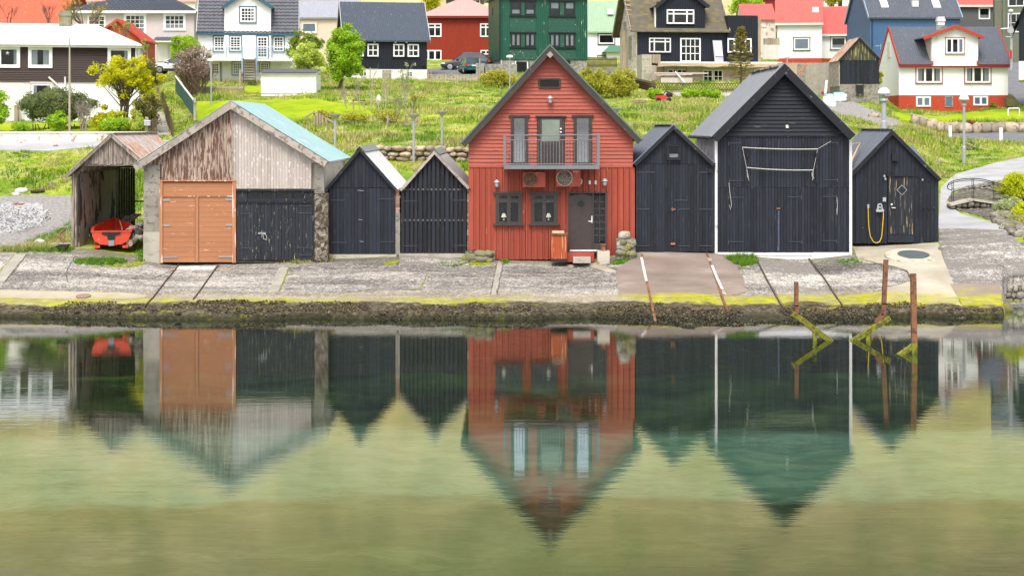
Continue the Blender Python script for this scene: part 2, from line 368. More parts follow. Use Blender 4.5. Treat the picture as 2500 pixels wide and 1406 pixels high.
# ------------------------------------------------------------------ terrain: height columns read off the photograph (photo row at a distance)
def zy(y, d): return HC - (y-YH)*d/F
SEA = [(8,-2.6),(25,-2.0),(40,-1.25),(49,-.75),(52.0,-.42),(52.25,-.2),(52.4,.16),(53.2,.29),(54.2,.43)]
RAMP = [(8,-2.6),(25,-2.0),(40,-1.3),(47,-.8),(50.2,-.08),(52.4,.19),(53.2,.30),(54.2,.43)]
MOUTH = [(8,-2.6),(25,-2.0),(40,-1.25),(52,-.6),(54.5,-.12),(56.2,.02),(57.0,.05),(57.2,.95),(58.5,1.25)]
def col(sea, *pts): return sea + [(d, zy(y, d)) for d, y in pts]
COLS = {
 -900: col(SEA,(60,612),(66,560),(80,478),(84,426),(90.5,362),(95,353),(97,330),(105,300),(115,262),(130,205),(150,172),(200,110),(300,60)),
 0:    col(SEA,(60,612),(66,560),(80,478),(84,426),(90.5,362),(95,353),(97,325),(105,299),(115,262),(130,205),(150,172),(200,110),(300,60)),
 200:  col(SEA,(60,611),(66,572),(80,475),(84,424),(90.5,363),(95,352),(97,326),(105,299),(115,262),(130,205),(150,172),(200,110),(300,60)),
 340:  col(SEA,(60,628),(62,608),(68,590),(72,530),(80,440),(90,364),(96,338),(105,300),(115,258),(130,200),(150,168),(200,100),(300,60)),
 430:  col(SEA,(60,641),(67,590),(72,520),(80,430),(90,365),(96,338),(105,290),(115,244),(125,200),(131,181),(150,168),(200,100),(300,60)),
 560:  col(SEA,(60,638),(67,590),(72,500),(80,400),(88,336),(95,296),(104,262),(110,243),(116,230),(130,206),(150,172),(200,100),(300,60)),
 780:  col(SEA,(60,632),(67,575),(72,500),(78,402),(84,352),(90,318),(97,286),(106,252),(112,230),(130,207),(150,176),(200,100),(300,60)),
 970:  col(SEA,(60,626),(67,560),(72,480),(79.6,392),(80.4,362),(84,345),(92,310),(100,274),(112,235),(125,212),(139,200),(150,178),(200,100),(300,60)),
 1150: col(SEA,(60,634),(67,560),(72,480),(79.6,394),(80.4,362),(84,345),(92,308),(100,272),(112,238),(125,216),(139,201),(150,178),(200,100),(300,60)),
 1400: col(SEA,(60,638),(67,570),(75,420),(84,345),(92,306),(100,276),(112,250),(122,236),(135,205),(150,172),(200,100),(300,60)),
 1560: col(RAMP,(60,616),(67,560),(75,420),(84,335),(92,300),(100,276),(112,250),(120,238),(135,212),(150,165),(200,100),(300,60)),
 1750: col(RAMP,(60,620),(67,560),(75,430),(84,340),(92,306),(100,280),(112,248),(119,236),(135,215),(150,170),(200,100),(300,60)),
 1960: col(RAMP,(60,632),(66,560),(75,440),(84,350),(92,318),(100,290),(112,262),(119,245),(130,222),(150,170),(200,100),(300,60)),
 2130: col(RAMP,(60,618),(62,604),(67,560),(75,440),(84,365),(92,330),(98,308),(107,282),(118,249),(130,220),(150,165),(200,95),(300,60)),
 2200: col(SEA,(60,612),(62,600),(67,550),(75,450),(84,390),(92,345),(100,315),(107,292),(119,273),(130,225),(150,165),(200,95),(300,60)),
 2330: col(SEA,(60,608),(66,552),(72,494),(76,462),(83,424),(90,400),(99,346),(104.4,327),(105.2,306),(112,288),(120,274),(135,225),(150,160),(200,95),(300,60)),
 2446: col(SEA,(60,598),(66,546),(74,470),(80,430),(86,404),(92,380),(99,345),(104.4,326),(105.2,303),(112,280),(120,262),(135,205),(150,150),(200,90),(300,60)),
 2458: col(MOUTH,(60,598),(66,546),(74,470),(80,430),(86,402),(92,380),(99,345),(104.4,326),(105.2,303),(112,280),(120,262),(135,200),(150,150),(200,90),(300,60)),
 2560: col(MOUTH,(60,598),(66,540),(74,462),(80,418),(86,396),(92,376),(99,344),(104.4,326),(105.2,303),(112,278),(120,255),(135,195),(150,150),(200,90),(300,60)),
 3500: col(MOUTH,(60,598),(66,540),(74,462),(80,418),(86,396),(92,376),(99,344),(104.4,326),(105.2,303),(112,278),(120,255),(135,195),(150,150),(200,90),(300,60)),
}
CU = sorted(COLS)
_CD = [np.array([p[0] for p in COLS[u]], float) for u in CU]; _CZ = [np.array([p[1] for p in COLS[u]], float) for u in CU]
def _vn(x, y, s, seed):                                     # cheap smooth value noise, vectorised
    r = np.random.default_rng(seed).random((64,64)); fx, fy = x*s, y*s
    ix, iy = np.floor(fx).astype(int), np.floor(fy).astype(int); tx, ty = fx-ix, fy-iy
    tx, ty = tx*tx*(3-2*tx), ty*ty*(3-2*ty); g = lambda a, b: r[a % 64, b % 64]
    return (g(ix,iy)*(1-tx)+g(ix+1,iy)*tx)*(1-ty)+(g(ix,iy+1)*(1-tx)+g(ix+1,iy+1)*tx)*ty - .5
def H(X, Y, rough=True):
    X = np.atleast_1d(np.asarray(X, float)); Y = np.atleast_1d(np.asarray(Y, float))
    u = CX + X*F/np.maximum(Y, 1); u = np.clip(u, CU[0], CU[-1]-1e-3)
    i = np.clip(np.searchsorted(CU, u, side='right')-1, 0, len(CU)-2)
    out = np.zeros_like(u)
    shore = np.where(Y < 56, _vn(X, Y*0, .35, 5)*.75 + _vn(X, Y*0, 1.3, 6)*.5, 0)
    Yc = Y + shore*np.clip((56-Y)/3, 0, 1)
    for k in np.unique(i):
        m = i == k; t = (u[m]-CU[k])/(CU[k+1]-CU[k]); t = t*t*(3-2*t)
        out[m] = np.interp(Yc[m], _CD[k], _CZ[k])*(1-t) + np.interp(Yc[m], _CD[k+1], _CZ[k+1])*t
    if rough:
        a = np.interp(Y, [45,50,53.4,54.3,60,64,80,86,105,112,300], [.12,.14,.08,.012,.012,.03,.05,.22,.14,.22,.3])
        a = np.where((u > 2180) & (Y < 84), .012, a); a = np.where((u > 2030) & (Y > 84) & (Y < 120), .08, a)
        out = out + a*(_vn(X, Y, .45, 1)*1.1 + _vn(X, Y, 1.3, 2)*.6) + np.where(Y < 54, .06*_vn(X, Y, 4.2, 3), 0) + np.where((Y > 84)&(u < 2000), .25*_vn(X, Y, .18, 4), 0)
    return out
def G(px, py, d0=48, d1=200):                               # the ground point seen at a photo pixel
    ds = np.arange(d0, d1, .1); zs = HC - (py-YH)*ds/F; hs = H((px-CX)*ds/F, ds)
    k = np.argmax(hs >= zs) if (hs >= zs).any() else len(ds)-1
    d = ds[k]; return Vector(((px-CX)*d/F, d, float(hs[k])))
def gz(x, y): return float(H(x, y)[0])
def grid_mesh(name, us, ds, mat, zoff=0, smooth=True):
    U, D = np.meshgrid(us, ds); X = (U-CX)*D/F; Z = H(X, D)+zoff; nu, nd = len(us), len(ds)
    V = np.stack([X, D, Z], -1).reshape(-1,3); me = bpy.data.meshes.new(name)
    idx = np.arange(nu*nd).reshape(nd, nu); q = np.stack([idx[:-1,:-1], idx[:-1,1:], idx[1:,1:], idx[1:,:-1]], -1).reshape(-1,4)
    me.vertices.add(len(V)); me.vertices.foreach_set('co', V.astype(np.float32).ravel())
    me.loops.add(q.size); me.loops.foreach_set('vertex_index', q.astype(np.int32).ravel())
    me.polygons.add(len(q)); me.polygons.foreach_set('loop_start', np.arange(0, q.size, 4, dtype=np.int32)); me.polygons.foreach_set('loop_total', np.full(len(q), 4, np.int32))
    if smooth: me.polygons.foreach_set('use_smooth', np.ones(len(q), bool))
    me.materials.append(mat); me.update(); o = link(bpy.data.objects.new(name, me)); o['kind'] = 'structure'; return o

def grass_color(t, straw=.5):
    p = t.geo(); a = t.noise(p, .22, 5, .6); b = t.noise(t.vmath('MULTIPLY', p, (1,.6,1)), .9, 5, .65); c = t.noise(p, 3.2, 3)
    g = t.ramp(a, [(.32,(.13,.235,.022)),(.5,(.275,.365,.032)),(.66,(.41,.44,.045))])
    g = t.mix(t.ramp(c, [(.35,0),(.7,.6)]), g, (.085,.17,.018))
    s = t.mix(t.ramp(c, [(.3,0),(.7,1)]), (.62,.54,.28), (.42,.38,.12))
    return t.mix(t.math('MULTIPLY', t.ramp(b, [(.46,0),(.62,1)]), straw), g, s)
t = NT('grass_ground'); cg = grass_color(t, .55); t.bump(t.noise(t.geo(), 9, 4), .8, .08); M['grass_ground'] = t.done(cg, .95, .1)
t = NT('grass_blades'); cb = grass_color(t, .7); cb = t.hsv(cb, val=t.math('ADD', t.math('MULTIPLY', t.noise(t.geo(), 14, 1), .9), .62)); M['grass_blades'] = t.done(cb, .85, .15)
t = NT('lawn'); p = t.geo(); cl = t.ramp(t.noise(t.vmath('MULTIPLY', p, (1,.5,1)), .55, 5, .65), [(.3,(.17,.29,.012)),(.52,(.30,.39,.010)),(.72,(.40,.43,.03))]); t.bump(t.noise(p, 12, 3), .5, .04); M['lawn'] = t.done(cl, .95, .1)
t = NT('lush_grass'); p = t.geo(); M['lush_grass'] = t.done(t.ramp(t.noise(p, 5, 3), [(.3,(.05,.15,.012)),(.7,(.19,.33,.025))]), .85, .15)
t = NT('straw_grass'); p = t.geo(); M['straw_grass'] = t.done(t.ramp(t.noise(p, 3, 3), [(.3,(.30,.30,.07)),(.7,(.56,.47,.24))]), .9, .1)

# slipway: washed-out aggregate concrete, tide-marked at the foot
def aggregate(t, p, lo=(.07,.064,.058), hi=(.54,.50,.43)):
    band = t.noise(t.vmath('MULTIPLY', p, (.13,.8,.8)), 1, 5, .62, .3)
    band = t.math('ADD', band, t.math('MULTIPLY', t.math('SUBTRACT', t.noise(t.vmath('MULTIPLY', p, (.9,2.2,2.2)), 1, 5, .7), .5), .35))
    sp = t.math('ADD', t.math('MULTIPLY', t.noise(t.vmath('MULTIPLY', p, (17,11,11)), 1, 3, .8), .65), t.math('MULTIPLY', t.noise(t.vmath('MULTIPLY', p, (5,4,4)), 1, 3, .7), .35))
    k = t.math('ADD', sp, t.math('MULTIPLY', t.math('SUBTRACT', band, .5), .62))
    return t.ramp(k, [(.34,lo),(.47,(.175,.16,.142)),(.55,(.32,.295,.26)),(.66,hi)])
def tide(t, p, base, y_al=54.05, amount=1.0):
    s = t.sep(p); y = s['Y']
    n1 = t.math('MULTIPLY', t.math('SUBTRACT', t.noise(t.vmath('MULTIPLY', p, (.16,.5,.5)), 1, 4, .6), .5), 2.2)
    n2 = t.math('MULTIPLY', t.math('SUBTRACT', t.noise(t.vmath('MULTIPLY', p, (1.6,2.5,2.5)), 1, 4, .7), .5), .9)
    yy = t.math('ADD', y, t.math('ADD', n1, n2)); wide = t.math('MULTIPLY', t.step(s['X'], 2.0, 6.0), .34)
    stain = t.step(yy, y_al+1.7, y_al+.1)
    c = t.mix(t.math('MULTIPLY', stain, .45), base, (.40,.33,.20))
    patch = t.ramp(t.math('ADD', t.noise(t.vmath('MULTIPLY', p, (.17,.5,.5)), 1.0, 4, .65), t.math('MULTIPLY', wide, .5)), [(.44,0),(.56,1)])
    film = t.ramp(t.noise(t.vmath('MULTIPLY', p, (2.0,3.5,3.5)), 1, 4, .7), [(.34,.25),(.58,1)])
    al = t.math('MULTIPLY', t.math('MULTIPLY', t.math('MULTIPLY', t.step(t.math('SUBTRACT', yy, wide), y_al+.62, y_al+.12), patch), film), amount)
    alg = t.ramp(t.noise(p, 2.6, 4), [(.3,(.25,.25,.015)),(.7,(.46,.44,.02))])
    c = t.mix(al, c, alg)
    wd = t.ramp(t.noise(t.vmath('MULTIPLY', p, (7,7,7)), 1, 4, .7), [(.3,(.022,.018,.010)),(.5,(.085,.070,.045)),(.62,(.16,.135,.085)),(.75,(.26,.22,.12))])
    fleck = t.math('MULTIPLY', t.ramp(t.noise(t.vmath('MULTIPLY', p, (.9,2.2,2.2)), 1.1, 4, .65), [(.58,0),(.68,1)]), .75)
    wd = t.mix(fleck, wd, (.30,.29,.02))
    wet_shade = t.step(s['Z'], .22, .06); wd = t.mix(t.math('MULTIPLY', wet_shade, .75), wd, (.018,.022,.008))     # weed damp at the tide line, with overhang shade put into its colour
    return t.mix(t.step(yy, y_al-.25, y_al-.55), c, wd)
t = NT('slipway_concrete'); p = t.geo(); yb = t.math('ADD', t.sep(p)['Y'], t.math('MULTIPLY', t.math('SUBTRACT', t.noise(t.vmath('MULTIPLY', p, (.8,1.5,1.5)), 1, 4, .65), .5), 1.6))
cb0 = t.mix(t.math('MULTIPLY', t.step(yb, 58.9, 60.0), .65), aggregate(t, p), (.15,.145,.075)); c = tide(t, p, cb0)     # damp green grime at the wall feet
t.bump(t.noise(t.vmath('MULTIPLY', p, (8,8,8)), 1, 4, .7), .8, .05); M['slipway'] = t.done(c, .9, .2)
t = NT('red_slip_concrete'); p = t.geo()
c = t.ramp(t.noise(t.vmath('MULTIPLY', p, (.5,.9,.9)), 1.0, 5, .6), [(.3,(.19,.145,.118)),(.55,(.26,.205,.17)),(.75,(.36,.30,.25))]); c = t.mix(t.ramp(t.noise(p, 22, 2), [(.5,0),(.8,.35)]), c, (.2,.17,.15))
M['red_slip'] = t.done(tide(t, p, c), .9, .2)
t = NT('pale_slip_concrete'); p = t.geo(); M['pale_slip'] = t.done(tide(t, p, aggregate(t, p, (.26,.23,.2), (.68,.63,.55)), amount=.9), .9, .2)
t = NT('cream_concrete'); p = t.geo()
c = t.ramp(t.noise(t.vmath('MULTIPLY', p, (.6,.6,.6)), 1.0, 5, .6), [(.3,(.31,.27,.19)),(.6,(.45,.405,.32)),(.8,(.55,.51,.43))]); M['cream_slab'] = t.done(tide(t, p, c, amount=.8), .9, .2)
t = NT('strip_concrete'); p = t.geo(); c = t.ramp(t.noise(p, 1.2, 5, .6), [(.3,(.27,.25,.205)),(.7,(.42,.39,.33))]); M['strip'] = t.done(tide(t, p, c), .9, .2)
t = NT('pale_pavement'); p = t.geo(); M['pavement'] = t.done(aggregate(t, p, (.22,.205,.185), (.64,.60,.54)), .9, .2)
t = NT('light_road'); p = t.geo(); c = t.ramp(t.noise(t.vmath('MULTIPLY', p, (.7,.7,.7)), 1, 5, .6), [(.3,(.33,.325,.32)),(.7,(.46,.455,.45))]); M['light_road'] = t.done(c, .9, .2)
t = NT('grey_gravel'); p = t.geo(); c = t.ramp(t.noise(p, 7, 4, .75), [(.3,(.13,.12,.11)),(.5,(.30,.28,.26)),(.68,(.44,.42,.39))]); t.bump(t.noise(p, 9, 3), .7, .05); M['gravel'] = t.done(c, .95, .1)
t = NT('white_gravel'); p = t.geo(); c = t.ramp(t.noise(p, 6, 4, .8), [(.34,(.16,.16,.15)),(.47,(.45,.44,.43)),(.62,(.46,.455,.45))]); M['white_gravel'] = t.done(c, .95, .1)
t = NT('green_moss'); p = t.geo(); M['moss'] = t.done(t.ramp(t.noise(p, 6, 4), [(.3,(.10,.12,.015)),(.7,(.34,.34,.03))]), .95, .1)

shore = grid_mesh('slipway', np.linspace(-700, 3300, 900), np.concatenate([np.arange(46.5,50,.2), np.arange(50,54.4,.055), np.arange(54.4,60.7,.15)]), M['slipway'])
ground = grid_mesh('ground', np.linspace(-500, 3100, 420), np.concatenate([np.arange(60.6,80,.3), np.arange(80,112,.3), np.arange(112,165,.7), np.arange(165,301,5)]), M['grass_ground'])
t = NT('seabed'); p = t.geo(); s = t.sep(p)         # weed near the shore, a pale sand bank further out, darker weed beyond
w1 = t.math('MULTIPLY', t.math('SUBTRACT', t.noise(t.vmath('MULTIPLY', p, (.10,.25,.25)), 1, 4, .6), .5), 4.0)
yy = t.math('ADD', t.math('ADD', s['Y'], w1), t.math('MULTIPLY', s['X'], -.05))
a = t.noise(t.vmath('MULTIPLY', p, (.35,.55,.55)), 1, 5, .65, .5); b = t.noise(t.vmath('MULTIPLY', p, (1.3,2.2,2.2)), 1, 4, .6)
sand = t.ramp(a, [(.3,(.14,.215,.18)),(.55,(.21,.285,.225)),(.7,(.28,.325,.24))]); weed = t.ramp(a, [(.36,(.014,.022,.012)),(.52,(.05,.07,.03)),(.68,(.11,.13,.05))])
brown = t.ramp(a, [(.32,(.03,.045,.025)),(.5,(.078,.090,.048)),(.68,(.16,.15,.08))])
c = t.mix(t.step(yy, 39.2, 40.6), sand, weed); c = t.mix(t.step(yy, 34.4, 33.4), c, brown)
c = t.mix(t.math('MULTIPLY', t.ramp(b, [(.45,0),(.60,.85)]), t.math('ADD', t.math('MULTIPLY', t.step(yy, 35.0, 33.0), .55), .35)), c, (.045,.055,.022))
M['seabed'] = t.done(c, .95, .1)
seabed = grid_mesh('seabed', np.linspace(-4000, 6500, 160), np.concatenate([np.arange(2,20,1.5), np.arange(20,46.6,.4), [46.6]]), M['seabed'])

t = NT('sea_water')                                         # clear shallow water: mirror by Fresnel, otherwise a greenish view of the bed
t.nt.nodes.remove(t.b); p = t.geo()
s = t.sep(p)
far = t.step(s['Y'], 49, 34)
r1 = t.noise(t.vmath('MULTIPLY', p, (.45,3.4,1)), 1.0, 3, .6)
r2 = t.noise(t.vmath('MULTIPLY', p, (1.1,15,1)), 1.0, 2, .5)
r3 = t.noise(t.vmath('MULTIPLY', p, (.10,.30,1)), 1.0, 2, .5)
h = t.math('ADD', t.math('MULTIPLY', r1, t.math('ADD', t.math('MULTIPLY', far, .55), .12)), t.math('ADD', t.math('MULTIPLY', r2, .20), t.math('MULTIPLY', r3, .7)))
gust = t.math('MULTIPLY', t.step(t.math('ADD', t.math('SUBTRACT', t.math('MULTIPLY', s['X'], -1.0), t.math('MULTIPLY', s['Y'], .55)), t.math('MULTIPLY', r3, .8)), -6.35, -5.3), t.step(s['Y'], 25.5, 23.6))
h = t.math('MULTIPLY', h, t.math('ADD', t.math('MULTIPLY', gust, 5.0), 1.0))     # a breath of wind in the near left corner
bp = t.n('ShaderNodeBump'); bp.inputs['Strength'].default_value = 1.0; bp.inputs['Distance'].default_value = .0022; t.l(h, bp.inputs['Height'])
lw = t.n('ShaderNodeLayerWeight'); lw.inputs[0].default_value = .5
fr = t.math('ADD', t.math('MULTIPLY', t.math('POWER', lw.outputs['Facing'], 5.0), .97), .03, clamp=True)
tr = t.n('ShaderNodeBsdfTransparent'); tr.inputs[0].default_value = (.54,.67,.59,1)
gl = t.n('ShaderNodeBsdfGlossy'); gl.inputs['Roughness'].default_value = .026; gl.inputs[0].default_value = (.97,.98,1,1); t.l(bp.outputs[0], gl.inputs['Normal'])
mx = t.n('ShaderNodeMixShader'); t.l(fr, mx.inputs[0]); t.l(tr.outputs[0], mx.inputs[1]); t.l(gl.outputs[0], mx.inputs[2]); t.l(mx.outputs[0], t.out.inputs[0])
M['water'] = t.m
mb = MB(); mb.face([(-1400,-2400,0),(1400,-2400,0),(1400,58,0),(-1400,58,0)]); tag(mb.build('water', M['water']), kind='structure')

t = NT('hillside'); p = t.geo()
a = t.noise(p, .018, 6, .62); b = t.noise(t.vmath('MULTIPLY', p, (1,1,2.5)), .11, 5, .6); zz = t.math('ADD', t.sep(p)['Z'], t.math('MULTIPLY', t.math('SUBTRACT', a, .5), 190.0))
lowc = t.ramp(a, [(.34,(.40,.36,.12)),(.5,(.55,.455,.20)),(.66,(.59,.485,.265))]); sx = t.sep(p)['X']; upl = t.ramp(a, [(.34,(.36,.36,.12)),(.5,(.53,.46,.20)),(.66,(.55,.45,.25))]); upm = t.ramp(a, [(.34,(.12,.20,.05)),(.5,(.22,.29,.08)),(.66,(.27,.27,.10))]); upr = t.ramp(a, [(.34,(.14,.14,.05)),(.5,(.25,.19,.085)),(.66,(.30,.22,.11))])
upc = t.mix(t.step(sx, -95, -25), upl, t.mix(t.step(sx, 5, 45), upm, upr))
c = t.mix(t.step(zz, 60, 160), lowc, upc); c = t.mix(t.ramp(t.noise(t.vmath('MULTIPLY', p, (1,1,.35)), .075, 4, .65), [(.34,.65),(.50,0)]), c, (.13,.17,.055)); c = t.mix(t.ramp(b, [(.35,.5),(.6,0)]), c, (.12,.16,.045))
M['hillside'] = t.done(c, .95, .1)
X, Y = np.meshgrid(np.linspace(-420,420,90), np.linspace(236,820,70)); Z = np.interp(Y, [236,260,330,520,640,820],[15.5,21,50,150,205,240]) + 10*_vn(X,Y,.02,8) + 3*_vn(X,Y,.07,9)
V = np.stack([X,Y,Z],-1).reshape(-1,3); idx = np.arange(X.size).reshape(X.shape)
me = bpy.data.meshes.new('hill'); me.from_pydata(V.tolist(), [], np.stack([idx[:-1,:-1],idx[:-1,1:],idx[1:,1:],idx[1:,:-1]],-1).reshape(-1,4).tolist()); me.materials.append(M['hillside'])
me.polygons.foreach_set('use_smooth', [True]*len(me.polygons)); tag(link(bpy.data.objects.new('hill', me)), kind='structure')

EXCL = []                                                   # photo polygons where no grass grows
def inpoly(px, py, poly):
    r = np.zeros(len(px), bool); n = len(poly)
    for i in range(n):
        x0,y0 = poly[i]; x1,y1 = poly[(i+1) % n]
        if y0 == y1: continue
        c = ((y0 > py) != (y1 > py)) & (px < (x1-x0)*(py-y0)/(y1-y0)+x0); r ^= c
    return r
def sheet(name, poly, mat, off=.02, res=.35, d0=48, d1=140, excl=True, kind='structure', edge=22, rough=0):
    """A surface laid on the ground inside an outline; its rim has a small thickness."""
    if excl: EXCL.append(poly)
    ring = []
    for i in range(len(poly)):
        a, b = poly[i], poly[(i+1) % len(poly)]; k = max(1, int(math.hypot(b[0]-a[0], b[1]-a[1])/edge))
        for j in range(k):
            q = G(a[0]+(b[0]-a[0])*j/k+random.uniform(-1,1)*rough*1.6, a[1]+(b[1]-a[1])*j/k+random.uniform(-1,1)*rough*.6, d0, d1); ring.append((q.x, q.y))
    xs = [q[0] for q in ring]; ys = [q[1] for q in ring]
    gx, gy = np.meshgrid(np.arange(min(xs), max(xs), res), np.arange(min(ys), max(ys), res)); gx, gy = gx.ravel(), gy.ravel()
    m = inpoly(gx, gy, ring); pts = [Vector(q) for q in ring] + [Vector((x,y)) for x, y in zip(gx[m], gy[m])]
    n = len(ring); vs, es, fs, *_ = delaunay_2d_cdt(pts, [(i,(i+1) % n) for i in range(n)], [], 1, 1e-5)
    A = np.array([[v.x, v.y] for v in vs]); Z = H(A[:,0], A[:,1])+off
    me = bpy.data.meshes.new(name); V = [(v.x, v.y, z) for v, z in zip(vs, Z)]; base = len(V); Fc = [tuple(f) for f in fs]
    for i in range(n):
        x, y = ring[i]; V += [(x, y, gz(x,y)+off), (x, y, gz(x,y)-.05)]
    for i in range(n):
        a = base+2*i; b = base+2*((i+1) % n); Fc.append((a,b,b+1,a+1))
    me.from_pydata(V, [], Fc); me.materials.append(mat)
    o = link(bpy.data.objects.new(name, me)); o['kind'] = kind; return o

# slabs and strips of the apron
sheet('concrete_ramp', [(1562,619),(1745,618),(1786,640),(1815,680),(1822,716),(1800,722),(1700,728),(1600,730),(1512,722),(1508,700),(1503,664)], M['red_slip'], .03)
sheet('concrete_ramp', [(1850,641),(1970,634),(2046,742),(1995,745),(1912,746)], M['pale_slip'], .022)
sheet('concrete_slab', [(2078,598),(2290,595),(2305,640),(2330,700),(2345,748),(2200,744),(2140,742),(2165,705),(2225,690),(2215,665),(2150,645),(2098,642),(2090,625)], M['cream_slab'], .026)
sheet('concrete_slab', [(2320,697),(2440,696),(2449,747),(2350,750)], M['red_slip'], .034)
sheet('concrete_strip', [(1215,640),(1229,640),(1212,720),(1198,722)], M['strip'], .012)
sheet('concrete_strip', [(680,655),(706,655),(680,712),(654,716)], M['strip'], .012)
sheet('concrete_strip', [(36,622),(64,622),(10,690),(-30,690)], M['strip'], .012)
sheet('concrete_strip', [(434,651),(528,651),(520,659),(424,659)], M['white_wash_old'], .010)
sheet('concrete_strip', [(0,710),(300,716),(360,722),(352,728),(220,732),(0,729)], M['cream_slab'], .010)
sheet('concrete_strip', [(1440,636),(1505,664),(1510,667),(1480,664),(1400,640)], M['cream_slab'], .014)
sheet('doorstep_slab', [(976,630),(1140,626),(1150,640),(1120,650),(974,652)], M['pale_slip'], .06)
# roads, paths and yards
sheet('road', [(-80,366),(-80,351),(420,345),(380,358),(240,360),(120,371)], M['light_road'], .05, d0=84, d1=100)
sheet('road', [(2290,560),(2297,460),(2330,428),(2420,402),(2520,380),(2520,428),(2440,448),(2330,462),(2310,495),(2345,525),(2450,552),(2480,565),(2340,560)], M['light_road'], .035, d0=60, d1=95)
sheet('pavement', [(2293,556),(2380,558),(2462,566),(2530,640),(2530,698),(2442,697),(2322,698),(2306,640),(2292,594)], M['pavement'], .02, d0=54, d1=80)
sheet('car_park', [(2290,335),(2330,322),(2520,318),(2520,352),(2440,346),(2330,341)], M['asphalt'], .05, d0=90, d1=104.3)
sheet('gravel_yard', [(-60,484),(60,478),(176,480),(182,560),(170,575),(110,590),(20,606),(-60,610)], M['gravel'], .025, d0=60, d1=84, edge=9, rough=3)
sheet('gravel_heap', [(-40,515),(30,496),(90,500),(118,515),(95,548),(40,570),(-40,580)], M['white_gravel'], .055, d0=60, d1=84, edge=6, rough=5)
sheet('gravel_drive', [(2005,262),(2055,240),(2110,262),(2190,296),(2215,310),(2150,310),(2100,292),(2050,282)], M['gravel'], .06, d0=90, d1=122, edge=6, rough=4)
sheet('footpath', [(374,332),(416,332),(406,300),(392,262),(388,240),(380,240),(382,280)], M['strip'], .05, d0=90, d1=118)
sheet('lawn', [(478,300),(476,250),(640,246),(770,243),(880,262),(920,282),(850,290),(730,298),(600,310)], M['lawn'], .04, d0=84, d1=118, edge=8, rough=3)
sheet('lawn', [(594,228),(640,230),(640,212),(596,212)], M['lawn'], .04, d0=108, d1=130, edge=8, rough=3)
sheet('lawn', [(-60,320),(-60,306),(380,302),(370,321)], M['lawn'], .04, d0=95.6, d1=105, edge=8, rough=3)
sheet('lawn', [(2200,296),(2170,276),(2280,286),(2420,272),(2520,262),(2520,290),(2400,300),(2240,303)], M['lawn'], .05, d0=105.3, d1=121, edge=8, rough=3)
sheet('parking_yard', [(1040,186),(1044,170),(1240,168),(1240,184)], M['asphalt'], .06, d0=142, d1=165)
sheet('road', [(2452,250),(2462,150),(2540,140),(2540,262),(2500,258)], M['asphalt'], .05, d0=108, d1=152)

t = NT('rocky_bed'); p = t.geo(); c = t.ramp(t.noise(p, 3.2, 5, .75), [(.3,(.03,.028,.022)),(.5,(.13,.12,.09)),(.68,(.27,.25,.19))]); t.bump(t.noise(p, 5, 4), 1.0, .12); M['rocky_bed'] = t.done(c, .9, .3)
sheet('stream_bed', [(2312,482),(2350,466),(2440,456),(2520,470),(2530,520),(2470,556),(2420,540),(2372,524),(2330,512)], M['rocky_bed'], .03, d0=62, d1=84, edge=8, rough=2)

for i, ln in enumerate(([(36,622),(-20,690)],[(66,622),(12,690)],[(182,628),(160,668),(166,690)],[(706,655),(682,714)],[(1229,640),(1213,720)],[(1214,640),(1197,722)],[(905,706),(960,704),(1010,708),(1030,700),(1042,672)],[(372,682),(402,670),(425,660)],[(2075,645),(2120,640),(2172,652),(2215,664),(2228,692)],[(1815,650),(1810,672),(1790,690)],[(1545,640),(1543,720)],[(2140,705),(2165,700),(2228,690)])):
    mb = MB(); q = [G(a,b,50,61) for a,b in ln]
    for a, b in zip(q[:-1], q[1:]):
        n = max(2,int((b-a).length/.25)); P_ = [a.lerp(b,k/n) for k in range(n+1)]; P_ = [Vector((p.x+random.uniform(-.02,.02),p.y+random.uniform(-.03,.03),gz(p.x,p.y)+.014+(.026 if i in (8,) else 0))) for p in P_]
        for u_, v_ in zip(P_[:-1], P_[1:]): w_ = random.uniform(.008,.03); mb.face([u_+Vector((-w_,-w_,0)),v_+Vector((-w_,-w_,0)),v_+Vector((w_,w_,0)),u_+Vector((w_,w_,0))])
    tag(mb.build('slab_joint', M['moss'] if i % 3 == 0 else M['rocky_bed']), kind='structure')
# ------------------------------------------------------------------ builders for facades
def part(name, mb, mat, par, label=None, smooth=False):
    o = mb.build(name, M[mat] if isinstance(mat, str) else mat, par, smooth)
    if label: o['label'] = label
    return o
def solo(name, mb, mat, label, cat, loc=(0,0,0), group=None, rz=0, smooth=False):
    return tag(mb.build(name, M[mat] if isinstance(mat, str) else mat, None, smooth, loc, rz), label, cat, group)
def frange(a, b, n): return [a+(b-a)*i/n for i in range(n+1)]
def vplanks(th, xs, zb, g, mat, y0=-.03, y1=.015, gap=.010, apx=None, jit=.006, name='plank', ragged=0):
    for a, b in zip(xs[:-1], xs[1:]):
        a2, b2 = a+gap/2, b-gap/2; z0 = zb(.5*(a+b)) if callable(zb) else zb; z0 += random.uniform(-ragged, ragged)
        za, zbb = g(a2), g(b2)
        if min(za, zbb) - z0 < .02 and not (apx and a2 < apx < b2): continue
        poly = [(a2,z0),(b2,z0),(b2,max(zbb,z0+.01))] + ([(apx,g(apx))] if apx is not None and a2 < apx < b2 else []) + [(a2,max(za,z0+.01))]
        j = random.uniform(0, jit); part(name, MB().py(poly, y0-j, y1), mat, th)
